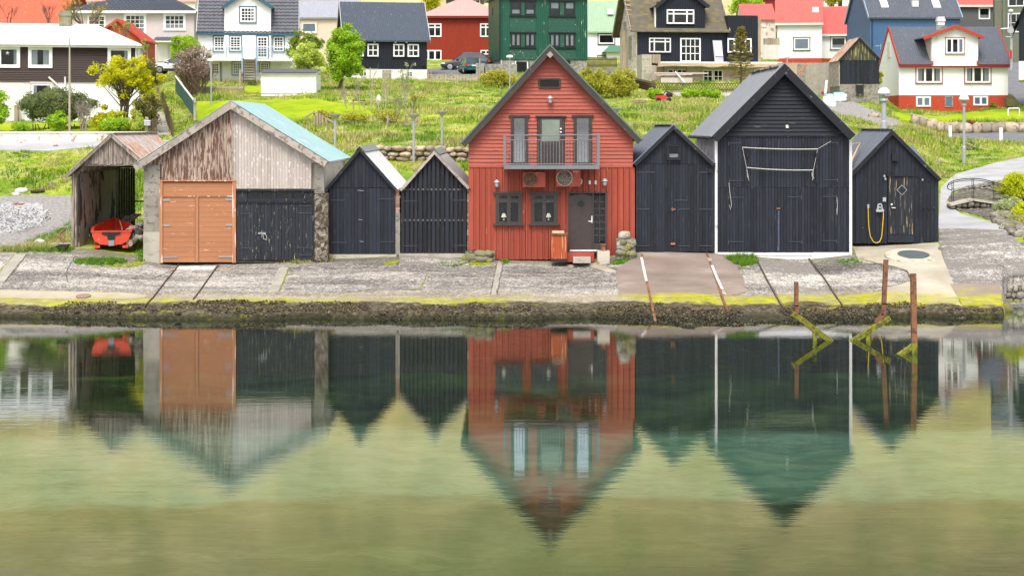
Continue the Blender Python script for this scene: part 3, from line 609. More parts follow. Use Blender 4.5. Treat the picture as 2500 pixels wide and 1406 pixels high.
def hplanks(th, zs, xl, xr, mat, yb=-.045, yt=-.012, y1=.02, cuts=(), name='plank', seam=None):
    """Lapped boards, foot proud of the board below; cuts are openings (x0,x1,z0,z1)."""
    for z0, z1 in zip(zs[:-1], zs[1:]):
        a, b = xl(z0), xr(z0); segs = [(a,b)]
        for c in cuts:
            if c[2] < .5*(z0+z1) < c[3]:
                ns = []
                for s0, s1 in segs:
                    if c[0] > s0+.02 : ns.append((s0, min(s1,c[0])))
                    if c[1] < s1-.02 : ns.append((max(s0,c[1]), s1))
                    if c[0] <= s0 and c[1] >= s1: pass
                segs = [q for q in ns if q[1]-q[0] > .03]
        if seam and len(segs) == 1 and b-a > 3:
            m = a+(b-a)*random.uniform(.3,.7); segs = [(a,m-.004),(m+.004,b)]
        for s0, s1 in segs:
            t0 = xl(z1) if abs(s0-a) < 1e-6 else s0; t1 = xr(z1) if abs(s1-b) < 1e-6 else s1
            if t1 <= t0: t0 = t1 = .5*(s0+s1); t1 += .002
            j = random.uniform(0,.006); zt = z1+.012
            part(name, MB().hexa([(s0,yb-j,z0),(s1,yb-j,z0),(s1,y1,z0),(s0,y1,z0),(t0,yt-j,zt),(t1,yt-j,zt),(t1,y1,zt),(t0,y1,zt)]), mat, th)
def window(th, f, px0, px1, py0, py1, frame='white_paint', y=0, cols=1, rows=1, fw=.07, mw=.035, trim=None, tw=.08, glass='glass', curtain=None, cmat='curtain',
           hdr=None, name='window', proud=.05, colx=None, rowz=None, back='interior_shade', sill=None, over=0, split=False):
    """Frame proud of the wall with glazing bars; glass, a flat backing painted as room shade, curtains and casing are its sub-parts."""
    x0, x1, z0, z1 = f.x(px0), f.x(px1), f.z(py1), f.z(py0); p = proud; mb = MB()
    mb.box(x0,x0+fw,y-p,y,z0,z1).box(x1-fw,x1,y-p,y,z0,z1).box(x0+fw,x1-fw,y-p,y,z0,z0+fw).box(x0+fw,x1-fw,y-p,y,z1-fw,z1)
    ix0, ix1, iz0, iz1 = x0+fw, x1-fw, z0+fw, z1-fw
    cx = [ix0] + ([f.x(c) for c in colx] if colx else [ix0+(ix1-ix0)*i/cols for i in range(1,cols)]) + [ix1]
    rz_ = [iz0] + (sorted(f.z(r) for r in rowz) if rowz else [iz0+(iz1-iz0)*i/rows for i in range(1,rows)]) + [iz1]
    for c in cx[1:-1]: mb.box(c-mw/2,c+mw/2,y-p+.008,y-.004,iz0,iz1)
    for r in rz_[1:-1]:
        for a, b in zip(cx[:-1], cx[1:]):
            a2 = a+(mw/2 if a != ix0 else 0); b2 = b-(mw/2 if b != ix1 else 0); mb.box(a2,b2,y-p+.010,y-.006,r-mw/2,r+mw/2)
    w = part(name, mb, frame, th)
    yg = y-p*.45
    if split or (len(cx)-1)*(len(rz_)-1) <= 8:
        for a, b in zip(cx[:-1], cx[1:]):
            for c, d in zip(rz_[:-1], rz_[1:]): part('pane', MB().box(a+.004,b-.004,yg-.004,yg,c+.004,d-.004), glass, w)
    else: part('pane', MB().box(ix0,ix1,yg-.004,yg,iz0,iz1), glass, w)
    part('window_backing', MB().box(ix0,ix1,y-.006,y-.003,iz0,iz1), back, w)  # thin panel
    if curtain:
        cb = MB(); W_ = ix1-ix0; Hh = iz1-iz0
        def cloth(a, b, c, d):
            n = max(2, int((b-a)/.12)); pts = [(a+(b-a)*i/n, y-.012-(.008 if i % 2 else 0)) for i in range(n+1)]
            for (xa,ya),(xb,yb_) in zip(pts[:-1], pts[1:]): cb.hexa([(xa,ya,c),(xb,yb_,c),(xb,yb_+.003,c),(xa,ya+.003,c),(xa,ya,d),(xb,yb_,d),(xb,yb_+.003,d),(xa,ya+.003,d)])
        if 'l' in curtain: cloth(ix0, ix0+W_*.2, iz0, iz1)
        if 'r' in curtain: cloth(ix1-W_*.2, ix1, iz0, iz1)
        if 'L' in curtain: cloth(ix0, ix0+W_*.34, iz0, iz1)
        if 'R' in curtain: cloth(ix1-W_*.34, ix1, iz0, iz1)
        if 't' in curtain: cloth(ix0, ix1, iz0+Hh*.68, iz1)
        if 'b' in curtain: cloth(ix0, ix1, iz0, iz0+Hh*.34)
        if 'h' in curtain: cloth(ix0, ix1, iz0+Hh*.5, iz1)
        if 'f' in curtain: cloth(ix0, ix1, iz0, iz1)
        part('curtain', cb, cmat, w)
    if trim:
        tb = MB(); o = over
        tb.box(x0-tw,x0-.002,y-p-.012,y,z0,z1).box(x1+.002,x1+tw,y-p-.012,y,z0,z1).box(x0-tw-o,x1+tw+o,y-p-.03,y,z1+.002,z1+tw).box(x0-tw-o,x1+tw+o,y-p-.05,y,z0-tw,z0-.002)
        part('trim', tb, trim, w)
    elif sill: part('sill', MB().box(x0-.05-over,x1+.05+over,y-p-.05,y,z0-.06,z0-.002), sill, w)
    return w
def board(th, p, q, w, y0, y1, mat, name='barge_board', side=-1):
    """Flat board in the facade plane from p to q (x,z), its width laid to one side."""
    p, q = Vector(p), Vector(q); d = (q-p).normalized(); n = Vector((-d.y, d.x))*side*w
    e = Vector((q.x, q.y-w/max(abs(d.x),.2))); part(name, MB().py([tuple(p),tuple(q),tuple(e),tuple(p+n)], y0, y1), mat, th)
def slope(th, a, b, y0, y1, tk, deck, sheetmat, kind='corr', pitch=.09, amp=.012, name='roof', ridge=None):
    """Roof slope with its ridge running back: a ridge point, b eave point (x,z); deck slab plus metal sheet."""
    a, b = Vector(a), Vector(b); d = (b-a).normalized(); n = Vector((-d.y, d.x))
    if n.y < 0: n = -n
    o = part(name, MB().py([tuple(a),tuple(b),tuple(b-n*tk),tuple(a-n*tk)], y0, y1), deck, th)
    P0 = Vector((b.x, y0-.02, b.y))+Vector((n.x,0,n.y))*.004+Vector((d.x,0,d.y))*.04; u = Vector((0,y1-y0+.04,0)); v = Vector((a.x-b.x-d.x*.04,0,a.y-b.y-d.y*.04)); mb = MB()
    if kind == 'corr': mb.corr(P0,u,v,pitch,amp)
    elif kind == 'ribs': mb.ribs(P0,u,v,pitch,.025,.028)
    else: mb.corr(P0,u,v,pitch,.003)
    part('roof_sheet', mb, sheetmat, o)
    return o
def gfun(ax, az, xl, zl, xr, zr):
    return lambda x: az+(zl-az)*(ax-x)/(ax-xl) if x < ax else az+(zr-az)*(x-ax)/(xr-ax)
def strap_hinge(th, f, px0, px1, py, y=-.05, mat='hinge', flip=None, h=.035):
    mb = MB().box(f.x(px0), f.x(px1), y-.012, y, f.z(py)-h/2, f.z(py)+h/2)
    if flip is not None:
        e = f.x(px1) if flip else f.x(px0); mb.box(e-.02, e+.02, y-.02, y, f.z(py)-.09, f.z(py)+.05)
    part('hinge', mb, mat, th)

# ================================================================== FRONT ROW
# ---- 1. grey weathered barn with a turquoise roof
f = Fr(59.5, 560, 641)
barn = thing('barn', 'wide weathered barn, half brown half grey boards, under a turquoise roof', 'barn', f.loc)
D = 7.6; ax, az = f.x(567), f.z(248); xl, zl = f.x(332), f.z(402); xr, zr = f.x(800), f.z(392)
g = gfun(ax, az-.14, xl, zl-.14, xr, zr-.14)
part('wall', MB().py([(f.x(352),0),(f.x(789),0),(f.x(789),g(f.x(789))-.05),(ax,az-.25),(f.x(352),g(f.x(352))-.05)], .12, D), 'smooth_concrete', barn)
mb = MB(); 
part('concrete_pier', MB().box(f.x(351),f.x(391.5),-.03,.3,-.3,f.z(402)), 'concrete', barn)
part('pier_foot', MB().box(f.x(350.5),f.x(391.7),-.05,-.031,-.3,f.z(566)), 'smooth_concrete', barn)
part('concrete_pier', MB().box(f.x(768),f.x(789.5),-.03,.3,f.z(472),f.z(400)), 'concrete', barn)
def rough_block(x0,x1,y0,y1,z0,z1,n=10,amp=.09,seed=0):     # broken stone and mortar face
    mb = MB(); bm = []; nx = 5; nz = n
    for k in range(nz):
        for i in range(nx):
            xa, xb = x0+(x1-x0)*i/nx, x0+(x1-x0)*(i+1)/nx; za, zb = z0+(z1-z0)*k/nz, z0+(z1-z0)*(k+1)/nz
    rr = random.Random(seed); P_ = [[(x0+(x1-x0)*i/nx + (rr.uniform(-.02,.02) if 0 < i < nx else 0), y0-rr.random()*amp, z0+(z1-z0)*k/nz) for i in range(nx+1)] for k in range(nz+1)]
    for k in range(nz):
        for i in range(nx): mb.face([P_[k][i],P_[k][i+1],P_[k+1][i+1],P_[k+1][i]])
    mb.box(x0,x1,y0,y1,z0,z1); return mb
part('stone_pier', rough_block(f.x(769),f.x(801),-.02,.3,-.1,f.z(472),12,.14,3), 'rough_concrete', barn)
xs = frange(f.x(351.5), f.x(567.5), 30); xs = [x+random.uniform(-.02,.02) if 0 < i < 30 else x for i, x in enumerate(xs)]
vplanks(barn, xs, lambda x: f.z(401.5) if x < f.x(392) else f.z(443), g, 'peeled_brown', -.06, .1, .007, jit=.012)
xs = frange(f.x(568.5), f.x(789), 31)
vplanks(barn, xs, lambda x: f.z(398) if x > f.x(762) else f.z(461), g, 'grey_boards', -.055, .1, .006, jit=.008)
part('corner_board', MB().box(f.x(565.8),f.x(570),-.085,-.07,f.z(443),az-.3), 'driftwood', barn)
# orange double door
dr = part('orange_door', MB().box(f.x(391),f.x(398.5),-.12,.1,0,f.z(443)).box(f.x(568.5),f.x(577),-.12,.1,0,f.z(443)).box(f.x(391),f.x(577),-.14,.1,f.z(443)+.002,f.z(440)).box(f.x(398.5),f.x(568.5),-.11,-.02,f.z(480.5),f.z(478)), 'orange_frame', barn)
part('door_backing', MB().box(f.x(398.6),f.x(568.4),-.02,.05,.02,f.z(444)), 'dark_timber', dr)
for a, b in ((446,456.5),(456.8,467.5),(467.8,477.5)): part('plank', MB().box(f.x(399),f.x(568),-.07,-.025,f.z(b),f.z(a)), 'orange_door', dr)
rows = frange(482, 640, 13)
for a, b in zip(rows[:-1], rows[1:]):
    for p0, p1 in ((399,477),(487,568)): part('plank', MB().box(f.x(p0),f.x(p1),-.075-random.uniform(0,.008),-.025,f.z(b)+.006,f.z(a)), 'orange_door', dr)
part('door_post', MB().box(f.x(478),f.x(486),-.10,-.02,f.z(640),f.z(481)), 'orange_door', dr)
for p0, p1, py in ((399,416,488),(551,568,487),(399,416,550),(551,568,549),(400,434,627),(534,569,626)): part('hinge', MB().box(f.x(p0),f.x(p1),-.10,-.085,f.z(py)-.035,f.z(py)+.035), 'galvanised', dr)
# black worn door with a strip of four panes
bd = part('black_door', MB().box(f.x(577.5),f.x(768),-.13,.1,f.z(467),f.z(463)).box(f.x(577.5),f.x(768),-.11,.1,f.z(495.5),f.z(492.5)).box(f.x(764.5),f.x(768),-.10,.1,.05,f.z(467)-.002), 'worn_door', barn)
part('door_backing', MB().box(f.x(578),f.x(764),-.01,.05,.05,f.z(463.5)), 'interior_shade', bd)
for i, (a, b) in enumerate(((604,638),(639,672),(673.5,708),(709,744))):
    part('pane', MB().box(f.x(a)+.02,f.x(b)-.02,-.03,-.025,f.z(484),f.z(469)), 'glass', bd)
    part('muntin', MB().box(f.x(b)-.02,f.x(b)+.03,-.07,-.02,f.z(484),f.z(468)), 'worn_door', bd)
for a, b in ((578,604.5),(744,764)): part('plank', MB().box(f.x(a),f.x(b),-.06,-.015,f.z(491.8),f.z(467.6)), 'worn_door', bd)
part('plank', MB().box(f.x(605),f.x(743.5),-.065,-.015,f.z(491.8),f.z(484.5)), 'worn_door', bd)
xs = frange(f.x(578.5), f.x(764), 22)
for a, b in zip(xs[:-1], xs[1:]): part('plank', MB().box(a+.004,b-.004,-.065-random.uniform(0,.012),-.012,f.z(636)+random.uniform(0,.03),f.z(496)), 'worn_door', bd)
for p0, p1, py in ((590,614,521),(590,618,605),(728,762,520),(728,762,605),(730,762,502),(730,762,622)): strap_hinge(bd, f, p0, p1, py, -.08)
part('latch', MB().box(f.x(631),f.x(650),-.11,-.08,f.z(571),f.z(567)).tube([f.p(640,562,-.1),f.p(640,580,-.12)],.012,6), 'galvanised', bd)
part('rope', MB().tube([f.p(644,570,-.12),f.p(650,572,-.13),f.p(653,580,-.12),f.p(652,585,-.12),f.p(645,583,-.12),f.p(643,572,-.12)],.011,5), 'rope', bd)
# roof
slope(barn, (ax,az), (xl,zl), -.28, D, .12, 'driftwood', 'turquoise_roof', 'corr', .16, .014)
slope(barn, (ax,az), (xr+.05,zr-.03), -.28, D, .12, 'driftwood', 'turquoise_roof', 'corr', .16, .014)
board(barn, (xl-.03,zl-.03), (ax,az-.0), .23, -.34, -.285, 'driftwood', side=-1)
board(barn, (xr+.03,zr-.03), (ax,az-.0), .23, -.34, -.285, 'driftwood', side=1)
part('wall', MB().box(f.x(789.6),f.x(791),-.02,D,-.3,f.z(398)), 'smooth_concrete', barn)

# ---- 2. open boat shelter at the left
f = Fr(61, 270, 609)
shel = thing('boat_shelter', 'open fronted grey wooden boat shelter with rusty roof beside the barn', 'shed', f.loc)
D = 7; ax, az = f.x(274), f.z(327); xl, zl = f.x(160), f.z(431); xr, zr = f.x(352), f.z(396)
g = gfun(ax, az-.08, xl, zl-.08, xr, zr-.08)
xs = frange(f.x(190), f.x(349), 20); vplanks(shel, xs, f.z(402), g, 'old_planks', -.03, .02, .008, apx=ax, jit=.02, ragged=.03)
part('post', MB().box(f.x(176),f.x(181),-.05,.12,.02,f.z(424)).box(f.x(182),f.x(187),-.02,.16,.0,f.z(430)), 'old_planks', shel)
part('wall', MB().box(f.x(187),f.x(191),.17,6.5,-.1,f.z(425)), 'sooty_concrete', shel)
part('wall_cap', MB().box(f.x(186.5),f.x(192),.165,6.5,f.z(425)+.003,f.z(419)), 'old_planks', shel)
part('beam', MB().box(f.x(178),f.x(352),-.02,.1,f.z(405),f.z(402.5)), 'old_planks', shel)
part('beam', MB().box(f.x(188),f.x(352),6.2,6.35,f.z(420),f.z(410)), 'dark_timber', shel)
part('back_rail', MB().box(f.x(200),f.x(352),6.45,6.52,f.z(513),f.z(509)), 'dark_timber', shel)
xs = frange(f.xd(290,6.5), f.xd(331,6.5), 7)
for a, b in zip(xs[:-1], xs[1:]): part('back_plank', MB().box(a+.006,b-.006,6.4,6.44,.2,f.z(421)), 'dark_timber', shel)
for k in range(8):
    yy = .5+k*.85; part('rafter', MB().beam((xl+.1,yy,zl-.14),(ax,yy,az-.16),.09,.13).beam((ax,yy,az-.16),(xr,yy,zr-.14),.09,.13), 'old_planks', shel)
slope(shel, (ax,az), (xl,zl), -.15, D, .035, 'old_planks', 'rust_roof', 'corr', .14, .014)
slope(shel, (ax,az), (xr,zr), -.15, D, .035, 'old_planks', 'rust_roof', 'corr', .14, .014)
part('ridge_cap', MB().beam((ax,-.15,az+.03),(ax,D,az+.03),.22,.03), 'rust_roof', shel)
board(shel, (xl,zl), (ax,az), .10, -.20, -.155, 'old_planks', side=-1); board(shel, (xr,zr), (ax,az), .10, -.20, -.155, 'old_planks', side=1)

# ---- 3./4. two little black sheds
def little_shed(f, label, ax, ay, lx, ly, rx, ry, fx0, fx1, fb, seam, n, gap, roofmat, bmat, D, trim):
    th = thing('black_shed', label, 'shed', f.loc)
    axm, azm = f.x(ax), f.z(ay); xl, zl, xr, zr = f.x(lx), f.z(ly), f.x(rx), f.z(ry)
    g = gfun(axm, azm-.06, xl, zl-.06, xr, zr-.06); x0, x1 = f.x(fx0), f.x(fx1)
    part('wall', MB().py([(x0+.01,.0),(x1-.01,.0),(x1-.01,g(x1)-.1),(axm,azm-.16),(x0+.01,g(x0)-.1)], .10, D), 'dark_timber', th)
    xs = frange(x0, x1, n); zs = f.z(seam)
    xs2 = [x+random.uniform(-.012,.012) if 0 < i < n else x for i, x in enumerate(xs)]
    vplanks(th, xs2, zs+.008, g, bmat, -.03, .03, gap, apx=axm, jit=.015)
    vplanks(th, xs2, f.z(fb), lambda x: zs-.008, bmat, -.035, .03, gap, jit=.015, ragged=.012, name='door_plank')
    slope(th, (axm,azm), (xl,zl), -.12, D, .05, 'black_trim', roofmat, 'flat', .6)
    slope(th, (axm,azm), (xr,zr), -.12, D, .05, 'black_trim', roofmat, 'flat', .6)
    part('ridge_cap', MB().py([(axm-.2,azm-.17),(axm,azm+.035),(axm+.2,azm-.17),(axm+.2,azm-.15),(axm,azm+.055),(axm-.2,azm-.15)], -.14, D), 'galvanised', th)
    board(th, (xl,zl), (axm,azm), .10, -.17, -.125, trim, side=-1); board(th, (xr,zr), (axm,azm), .10, -.17, -.125, trim, side=1)
    part('sill', MB().box(x0-.05,x1+.05,-.06,.3,-.12,f.z(fb)-.01), 'smooth_concrete', th)
    return th
f = Fr(60, 884, 624)
s1 = little_shed(f, 'small closed black shed with shiny white metal roof next to the barn', 879, 360, 793, 464, 969, 461, 803, 964.5, 620, 459, 18, .007, M['white_metal'], 'tarred_black', 6.2, 'black_trim')
for p0, p1, py in ((808,842,489),(926,960,486),(812,846,592),(928,962,590)): strap_hinge(s1, f, p0, p1, py, -.052)
for p0, p1, py in ((873,889,465),(876,885,536),(878,888,589)): part('iron_bar', MB().beam(f.p(p0,py,-.06),f.p(p1,py+1,-.06),.03,.02), 'galvanised', s1)
f = Fr(60, 1060, 621)
s2 = little_shed(f, 'small black shed of widely gapped slats with pinkish metal roof beside the red house', 1061, 367, 976, 463, 1147, 458, 978, 1140, 618, 463, 15, .055, M['pink_metal'] if 'pink_metal' in M else P('pink_metal', (.55,.50,.53), .38, .05, .08, metal=.2, bump=.05), 'tarred_black', 6.0, 'driftwood')
for p0, p1, py in ((985,1020,491),(1105,1139,489),(987,1020,600),(1107,1139,599)): strap_hinge(s2, f, p0, p1, py, -.055)
part('rail', MB().box(f.x(979),f.x(1139),.031,.07,f.z(465),f.z(461)).box(f.x(979),f.x(1139),.031,.07,f.z(540),f.z(536)), 'driftwood', s2)
f = Fr(59.97, 970, 624)
wl1 = thing('pillar', 'narrow brick and concrete pillar between the two small black sheds', 'pillar', f.loc)
part('pillar_block', MB().box(f.x(965.5),f.x(976.5),0,.4,0,f.z(520)), 'concrete', wl1)
hs_ = frange(f.z(520), f.z(463), 8)
for a, b in zip(hs_[:-1], hs_[1:]): part('brick', MB().box(f.x(965.7),f.x(976)+random.uniform(-.02,.02),-random.uniform(0,.03),.4,a+.005,b-.005), 'stone_red' if 'stone_red' in M else P('stone_red', (.33,.17,.11), .9, .4, .3, wear=(.3,.27,.22), wamt=.3, wscale=(8,8,8)), wl1)
solo('pillar', MB().box(f.x(1140.5),f.x(1146),0,.4,.1,f.z(459)), 'rough_concrete', 'thin concrete pillar squeezed between slatted shed and red house', 'pillar', f.loc)

# ---- 5. the red house
f = Fr(60, 1347, 635)
red = thing('red_house', 'tall red wooden boathouse with balcony and steep gable in the middle', 'house', f.loc)
D = 8.5; ax, az = f.x(1342), f.z(113); xl, zl = f.x(1126), f.z(350); xr, zr = f.x(1566), f.z(342)
g = gfun(ax, az-.12, xl, zl-.12, xr, zr-.12); XL, XR = f.x(1144), f.x(1545)
part('wall', MB().py([(XL+.02,.05),(XR-.02,.05),(XR-.02,g(XR)-.1),(ax,az-.3),(XL+.02,g(XL)-.1)], .06, D), 'red_gap_shade' if 'red_gap_shade' in M else P('red_gap_shade', (.10,.02,.014), .7, .05, .1), red)  # dark core colour paints the shadow lines in the board gaps
gi = lambda z: XL if z < g(XL) else ax-(ax-XL)*(az-.12-z)/(az-.12-g(XL))
gr = lambda z: XR if z < g(XR) else ax+(XR-ax)*(az-.12-z)/(az-.12-g(XR))
cut = [(f.x(1314),f.x(1369),f.z(217.5),f.z(191)),(f.x(1250),f.x(1286),f.z(401),f.z(284)),(f.x(1311),f.x(1379),f.z(401),f.z(284)),(f.x(1402),f.x(1443),f.z(401),f.z(284))]
hplanks(red, frange(f.z(405), f.z(131), 30), gi, gr, 'red_siding', -.05, -.012, .06, cuts=cut)
part('band_board', MB().box(XL-.01,XR+.01,-.06,.055,f.z(409),f.z(405.4)), 'red_siding', red)
XR2 = f.x(1551)
n = 29; xs = frange(XL-.005, XR2, n)
lowz = lambda x: f.z(611) if x < f.x(1200) else (f.z(600) if x > f.x(1538) else .02)
part('wall', MB().box(XR-.01,XR2-.01,.061,D-.5,f.z(628),f.z(409.5)), 'red_boards', red)
for i, (a, b) in enumerate(zip(xs[:-1], xs[1:])):
    m = .5*(a+b); part('plank', MB().box(a+.002,b-.022,-.03-random.uniform(0,.004),.058,lowz(m),f.z(409.6)), 'red_boards', red)
    if not i: continue
    zs_ = [(lowz(m)+.02, f.z(409.8))]                       # battens stop at the window and door casings
    for wa, wb, wt, wbt in ((1208,1276,468,551),(1294,1363,468,551),(1384,1484,467,640)):
        if f.x(wa)-.04 < a < f.x(wb): zs_ = [q for z0_, z1_ in zs_ for q in ((z0_, min(z1_, f.z(wbt))), (max(z0_, f.z(wt)), z1_)) if q[1]-q[0] > .05]
    for z0_, z1_ in zs_: part('batten', MB().box(a-.006,a+.040,-.072,-.0345,z0_,z1_), 'red_boards', red)
slope(red, (ax,az), (xl,zl), -.3, D, .10, 'brown_trim', 'green_sheet_dark' if 'green_sheet_dark' in M else P('green_sheet_dark', (.11,.155,.125), .5, .05, .15, bump=.1), 'ribs', .4)
slope(red, (ax,az), (xr,zr), -.3, D, .10, 'brown_trim', 'green_sheet_dark', 'ribs', .4)
board(red, (xl,zl), (ax,az+.01), .21, -.36, -.305, 'brown_trim', side=-1); board(red, (xr,zr), (ax,az+.01), .21, -.36, -.305, 'brown_trim', side=1)
board(red, (xl,zl+.035), (ax,az+.06), .05, -.385, -.30, 'green_edge', 'drip_edge', side=-1); board(red, (xr,zr+.035), (ax,az+.06), .05, -.385, -.30, 'green_edge', 'drip_edge', side=1)
part('beam_end', MB().beam(f.p(1342,136,-.62),f.p(1342,136,.1),.17,.17,up=(1,0,1)), 'driftwood', red)
window(red, f, 1315, 1368, 192, 216, 'brown_trim', -.03, fw=.05, glass='glass', proud=.06)
window(red, f, 1252, 1284, 286, 400, 'brown_trim', -.045, fw=.05, trim='brown_trim', tw=.07, over=.07, glass='glass_sky', curtain='l', cmat='pale_curtain', back='sky_reflection_back')  # backing behind the glass carries the reflected sky as colour
window(red, f, 1405, 1440, 286, 400, 'brown_trim', -.045, fw=.05, trim='brown_trim', tw=.07, over=.07, glass='glass_sky', curtain='lr', cmat='pale_curtain', back='sky_reflection_back')
bdoor = part('balcony_door', MB().box(f.x(1312),f.x(1378),-.07,.05,f.z(401),f.z(286)), 'brown_trim', red)
part('door_leaf', MB().box(f.x(1319),f.x(1371),-.10,-.072,f.z(400),f.z(290)), 'door_brown', bdoor)
part('pane', MB().box(f.x(1323),f.x(1366),-.110,-.101,f.z(346),f.z(293)), 'pale_pane' if 'pale_pane' in M else P('pale_pane', (.20,.235,.19), .12, .0, .25, spec=.8, bump=0), bdoor)
part('door_panel', MB().box(f.x(1325),f.x(1365),-.108,-.101,f.z(396),f.z(353)), 'brown_trim', bdoor)
part('lintel', MB().box(f.x(1307),f.x(1383),-.14,.0,f.z(286)+.003,f.z(283)), 'brown_trim', bdoor)
part('knob', MB().lathe([(0,0),(.03,.01),(.035,.04),(.0,.05)],8,(f.x(1369),-.15,f.z(315)),'y').lathe([(0,0),(.03,.01),(.035,.04),(.0,.05)],8,(f.x(1369),-.15,f.z(323)),'y'), 'white_metal', bdoor)
for a, b, fr2 in ((1214,1270,'l'),(1300,1357,'r')):
    w = window(red, f, a, b, 473, 546, 'brown_trim', -.055, fw=.07, mw=.13, trim='brown_trim', tw=.06, over=.08, colx=[(a+b)/2], rowz=[490], proud=.07)
    lx = f.x(a+16 if fr2 == 'l' else b-18); lz = f.z(537)
    part('lamp_shade', MB().lathe([(.0,.0),(.05,0),(.02,.03),(.02,.10),(.10,.10),(.05,.24),(0,.24)],10,(lx,-.085,lz)), 'cream_shade', w)
# front door
fd = part('front_door', MB().box(f.x(1386),f.x(1390),-.12,.05,f.z(613),f.z(472)).box(f.x(1477),f.x(1481),-.12,.05,f.z(613),f.z(472)).box(f.x(1446),f.x(1450),-.11,.05,f.z(613),f.z(472)).box(f.x(1386),f.x(1481),-.14,.05,f.z(472)+.002,f.z(469)).box(f.x(1384),f.x(1483),-.16,.05,f.z(617),f.z(613.5)), 'brown_trim', red)
part('door_leaf', MB().box(f.x(1390.2),f.x(1445.8),-.055,-.052,f.z(612),f.z(472.4)), 'black_trim', fd)
dxm = f.x(1418); dz = .085
for k in range(-2, 26):                                     # chevron boards
    zc = f.z(612)+k*dz
    for sgn, e in ((-1, f.x(1390.4)), (1, f.x(1445.6))):
        w_ = abs(e-dxm); top, bot = f.z(473), f.z(611.5)
        a0, b0 = (dxm+sgn*.002, zc), (e, zc-w_*.62 if k >= 0 else zc-w_*.62)
        q = [(a0[0],a0[1]),(b0[0],b0[1]),(b0[0],b0[1]+dz-.008),(a0[0],a0[1]+dz-.008)]
        if max(z for _, z in q) > top or min(z for _, z in q) < bot:
            if not (min(z for _, z in q) < top and max(z for _, z in q) > bot): continue
            q = [(x, min(max(z,bot),top)) for x, z in q]
            if max(z for _, z in q)-min(z for _, z in q) < .02: continue
        part('door_board', MB().py(q, -.08, -.056), 'door_brown', fd)
dm = lambda r: [(dxm,f.z(498)-r),(dxm+r,f.z(498)),(dxm,f.z(498)+r),(dxm-r,f.z(498))]
part('diamond_frame', MB().py(dm(.19), -.105, -.081), 'brown_trim', fd); part('diamond_pane', MB().py(dm(.14), -.112, -.106), 'window_black', fd)
part('handle', MB().box(f.x(1443.5),f.x(1446.5),-.11,-.085,f.z(544),f.z(527)).tube([f.p(1445,540,-.12),f.p(1445,540,-.16),f.p(1436,540,-.16)],.016,6), 'white_metal', fd)
for i in range(7):
    for a, b in ((1451,1463),(1464,1476)):
        part('pane', MB().box(f.x(a),f.x(b),-.05,-.04,f.z(492.5+i*16.4),f.z(477.5+i*16.4)), 'glass', fd)
part('muntin', MB().box(f.x(1463)-.012,f.x(1464)+.012,-.075,-.05,f.z(593),f.z(476)), 'brown_trim', fd)
for i in range(1,7): part('muntin', MB().box(f.x(1450),f.x(1477),-.073,-.051,f.z(476.2+i*16.4)-.022,f.z(476.2+i*16.4)+.022), 'brown_trim', fd)
part('sidelight_backing', MB().box(f.x(1450.2),f.x(1476.8),-.0385,-.0365,f.z(594),f.z(472.5)), 'interior_shade', fd)  # dark panel painting the unlit hall behind the panes
part('panel', MB().box(f.x(1450.2),f.x(1476.8),-.07,-.04,f.z(612),f.z(594)), 'door_brown', fd)
part('threshold', MB().box(f.x(1391),f.x(1460),-.13,-.085,f.z(612.5),f.z(609.5)), 'white_metal', fd)
# balcony
bal = part('balcony', MB().box(f.x(1232),f.x(1459),-.95,-.06,f.z(409),f.z(405.5)), 'galvanised', red)
part('fascia', MB().box(f.x(1231),f.x(1460),-1.0,-.951,f.z(411.5),f.z(402)).box(f.x(1231),f.x(1232)-.002,-.95,-.06,f.z(411.5),f.z(402)).box(f.x(1459)+.002,f.x(1460),-.95,-.06,f.z(411.5),f.z(402)), 'iron_grey', bal)
for px_ in (1232.5, 1457.5):
    part('rail_post', MB().box(f.x(px_)-.045,f.x(px_)+.045,-1.0,-.92,f.z(402)+.002,f.z(330)), 'iron_grey', bal)
part('rail', MB().tube([f.p(1231,331,-.96),f.p(1459,329,-.96)],.02,6).tube([f.p(1235,342,-.96),f.p(1457,341,-.96)],.014,5).tube([f.p(1235,400,-.96),f.p(1457,399,-.96)],.014,5), 'iron_grey', bal)
for s_ in (1232.5,1457.5): part('rail', MB().tube([f.p(s_,331,-.93),f.p(s_,331,-.06)],.018,6).tube([f.p(s_,342,-.93),f.p(s_,342,-.06)],.012,5), 'iron_grey', bal)
for i in range(30):
    if i % 6 == 5: continue
    px_ = 1239+i*7.35; part('baluster', MB().tube([f.p(px_,341,-.96),f.p(px_,402,-.96)],.008,5), 'iron_grey', bal)
for k in range(6): part('rail_post', MB().tube([f.p(1239+7.35*(5+6*k),331,-.96) if k < 5 else f.p(1457,331,-.96),f.p(1239+7.35*(5+6*k),402,-.96) if k < 5 else f.p(1457,402,-.96)],.016,6), 'iron_grey', bal)
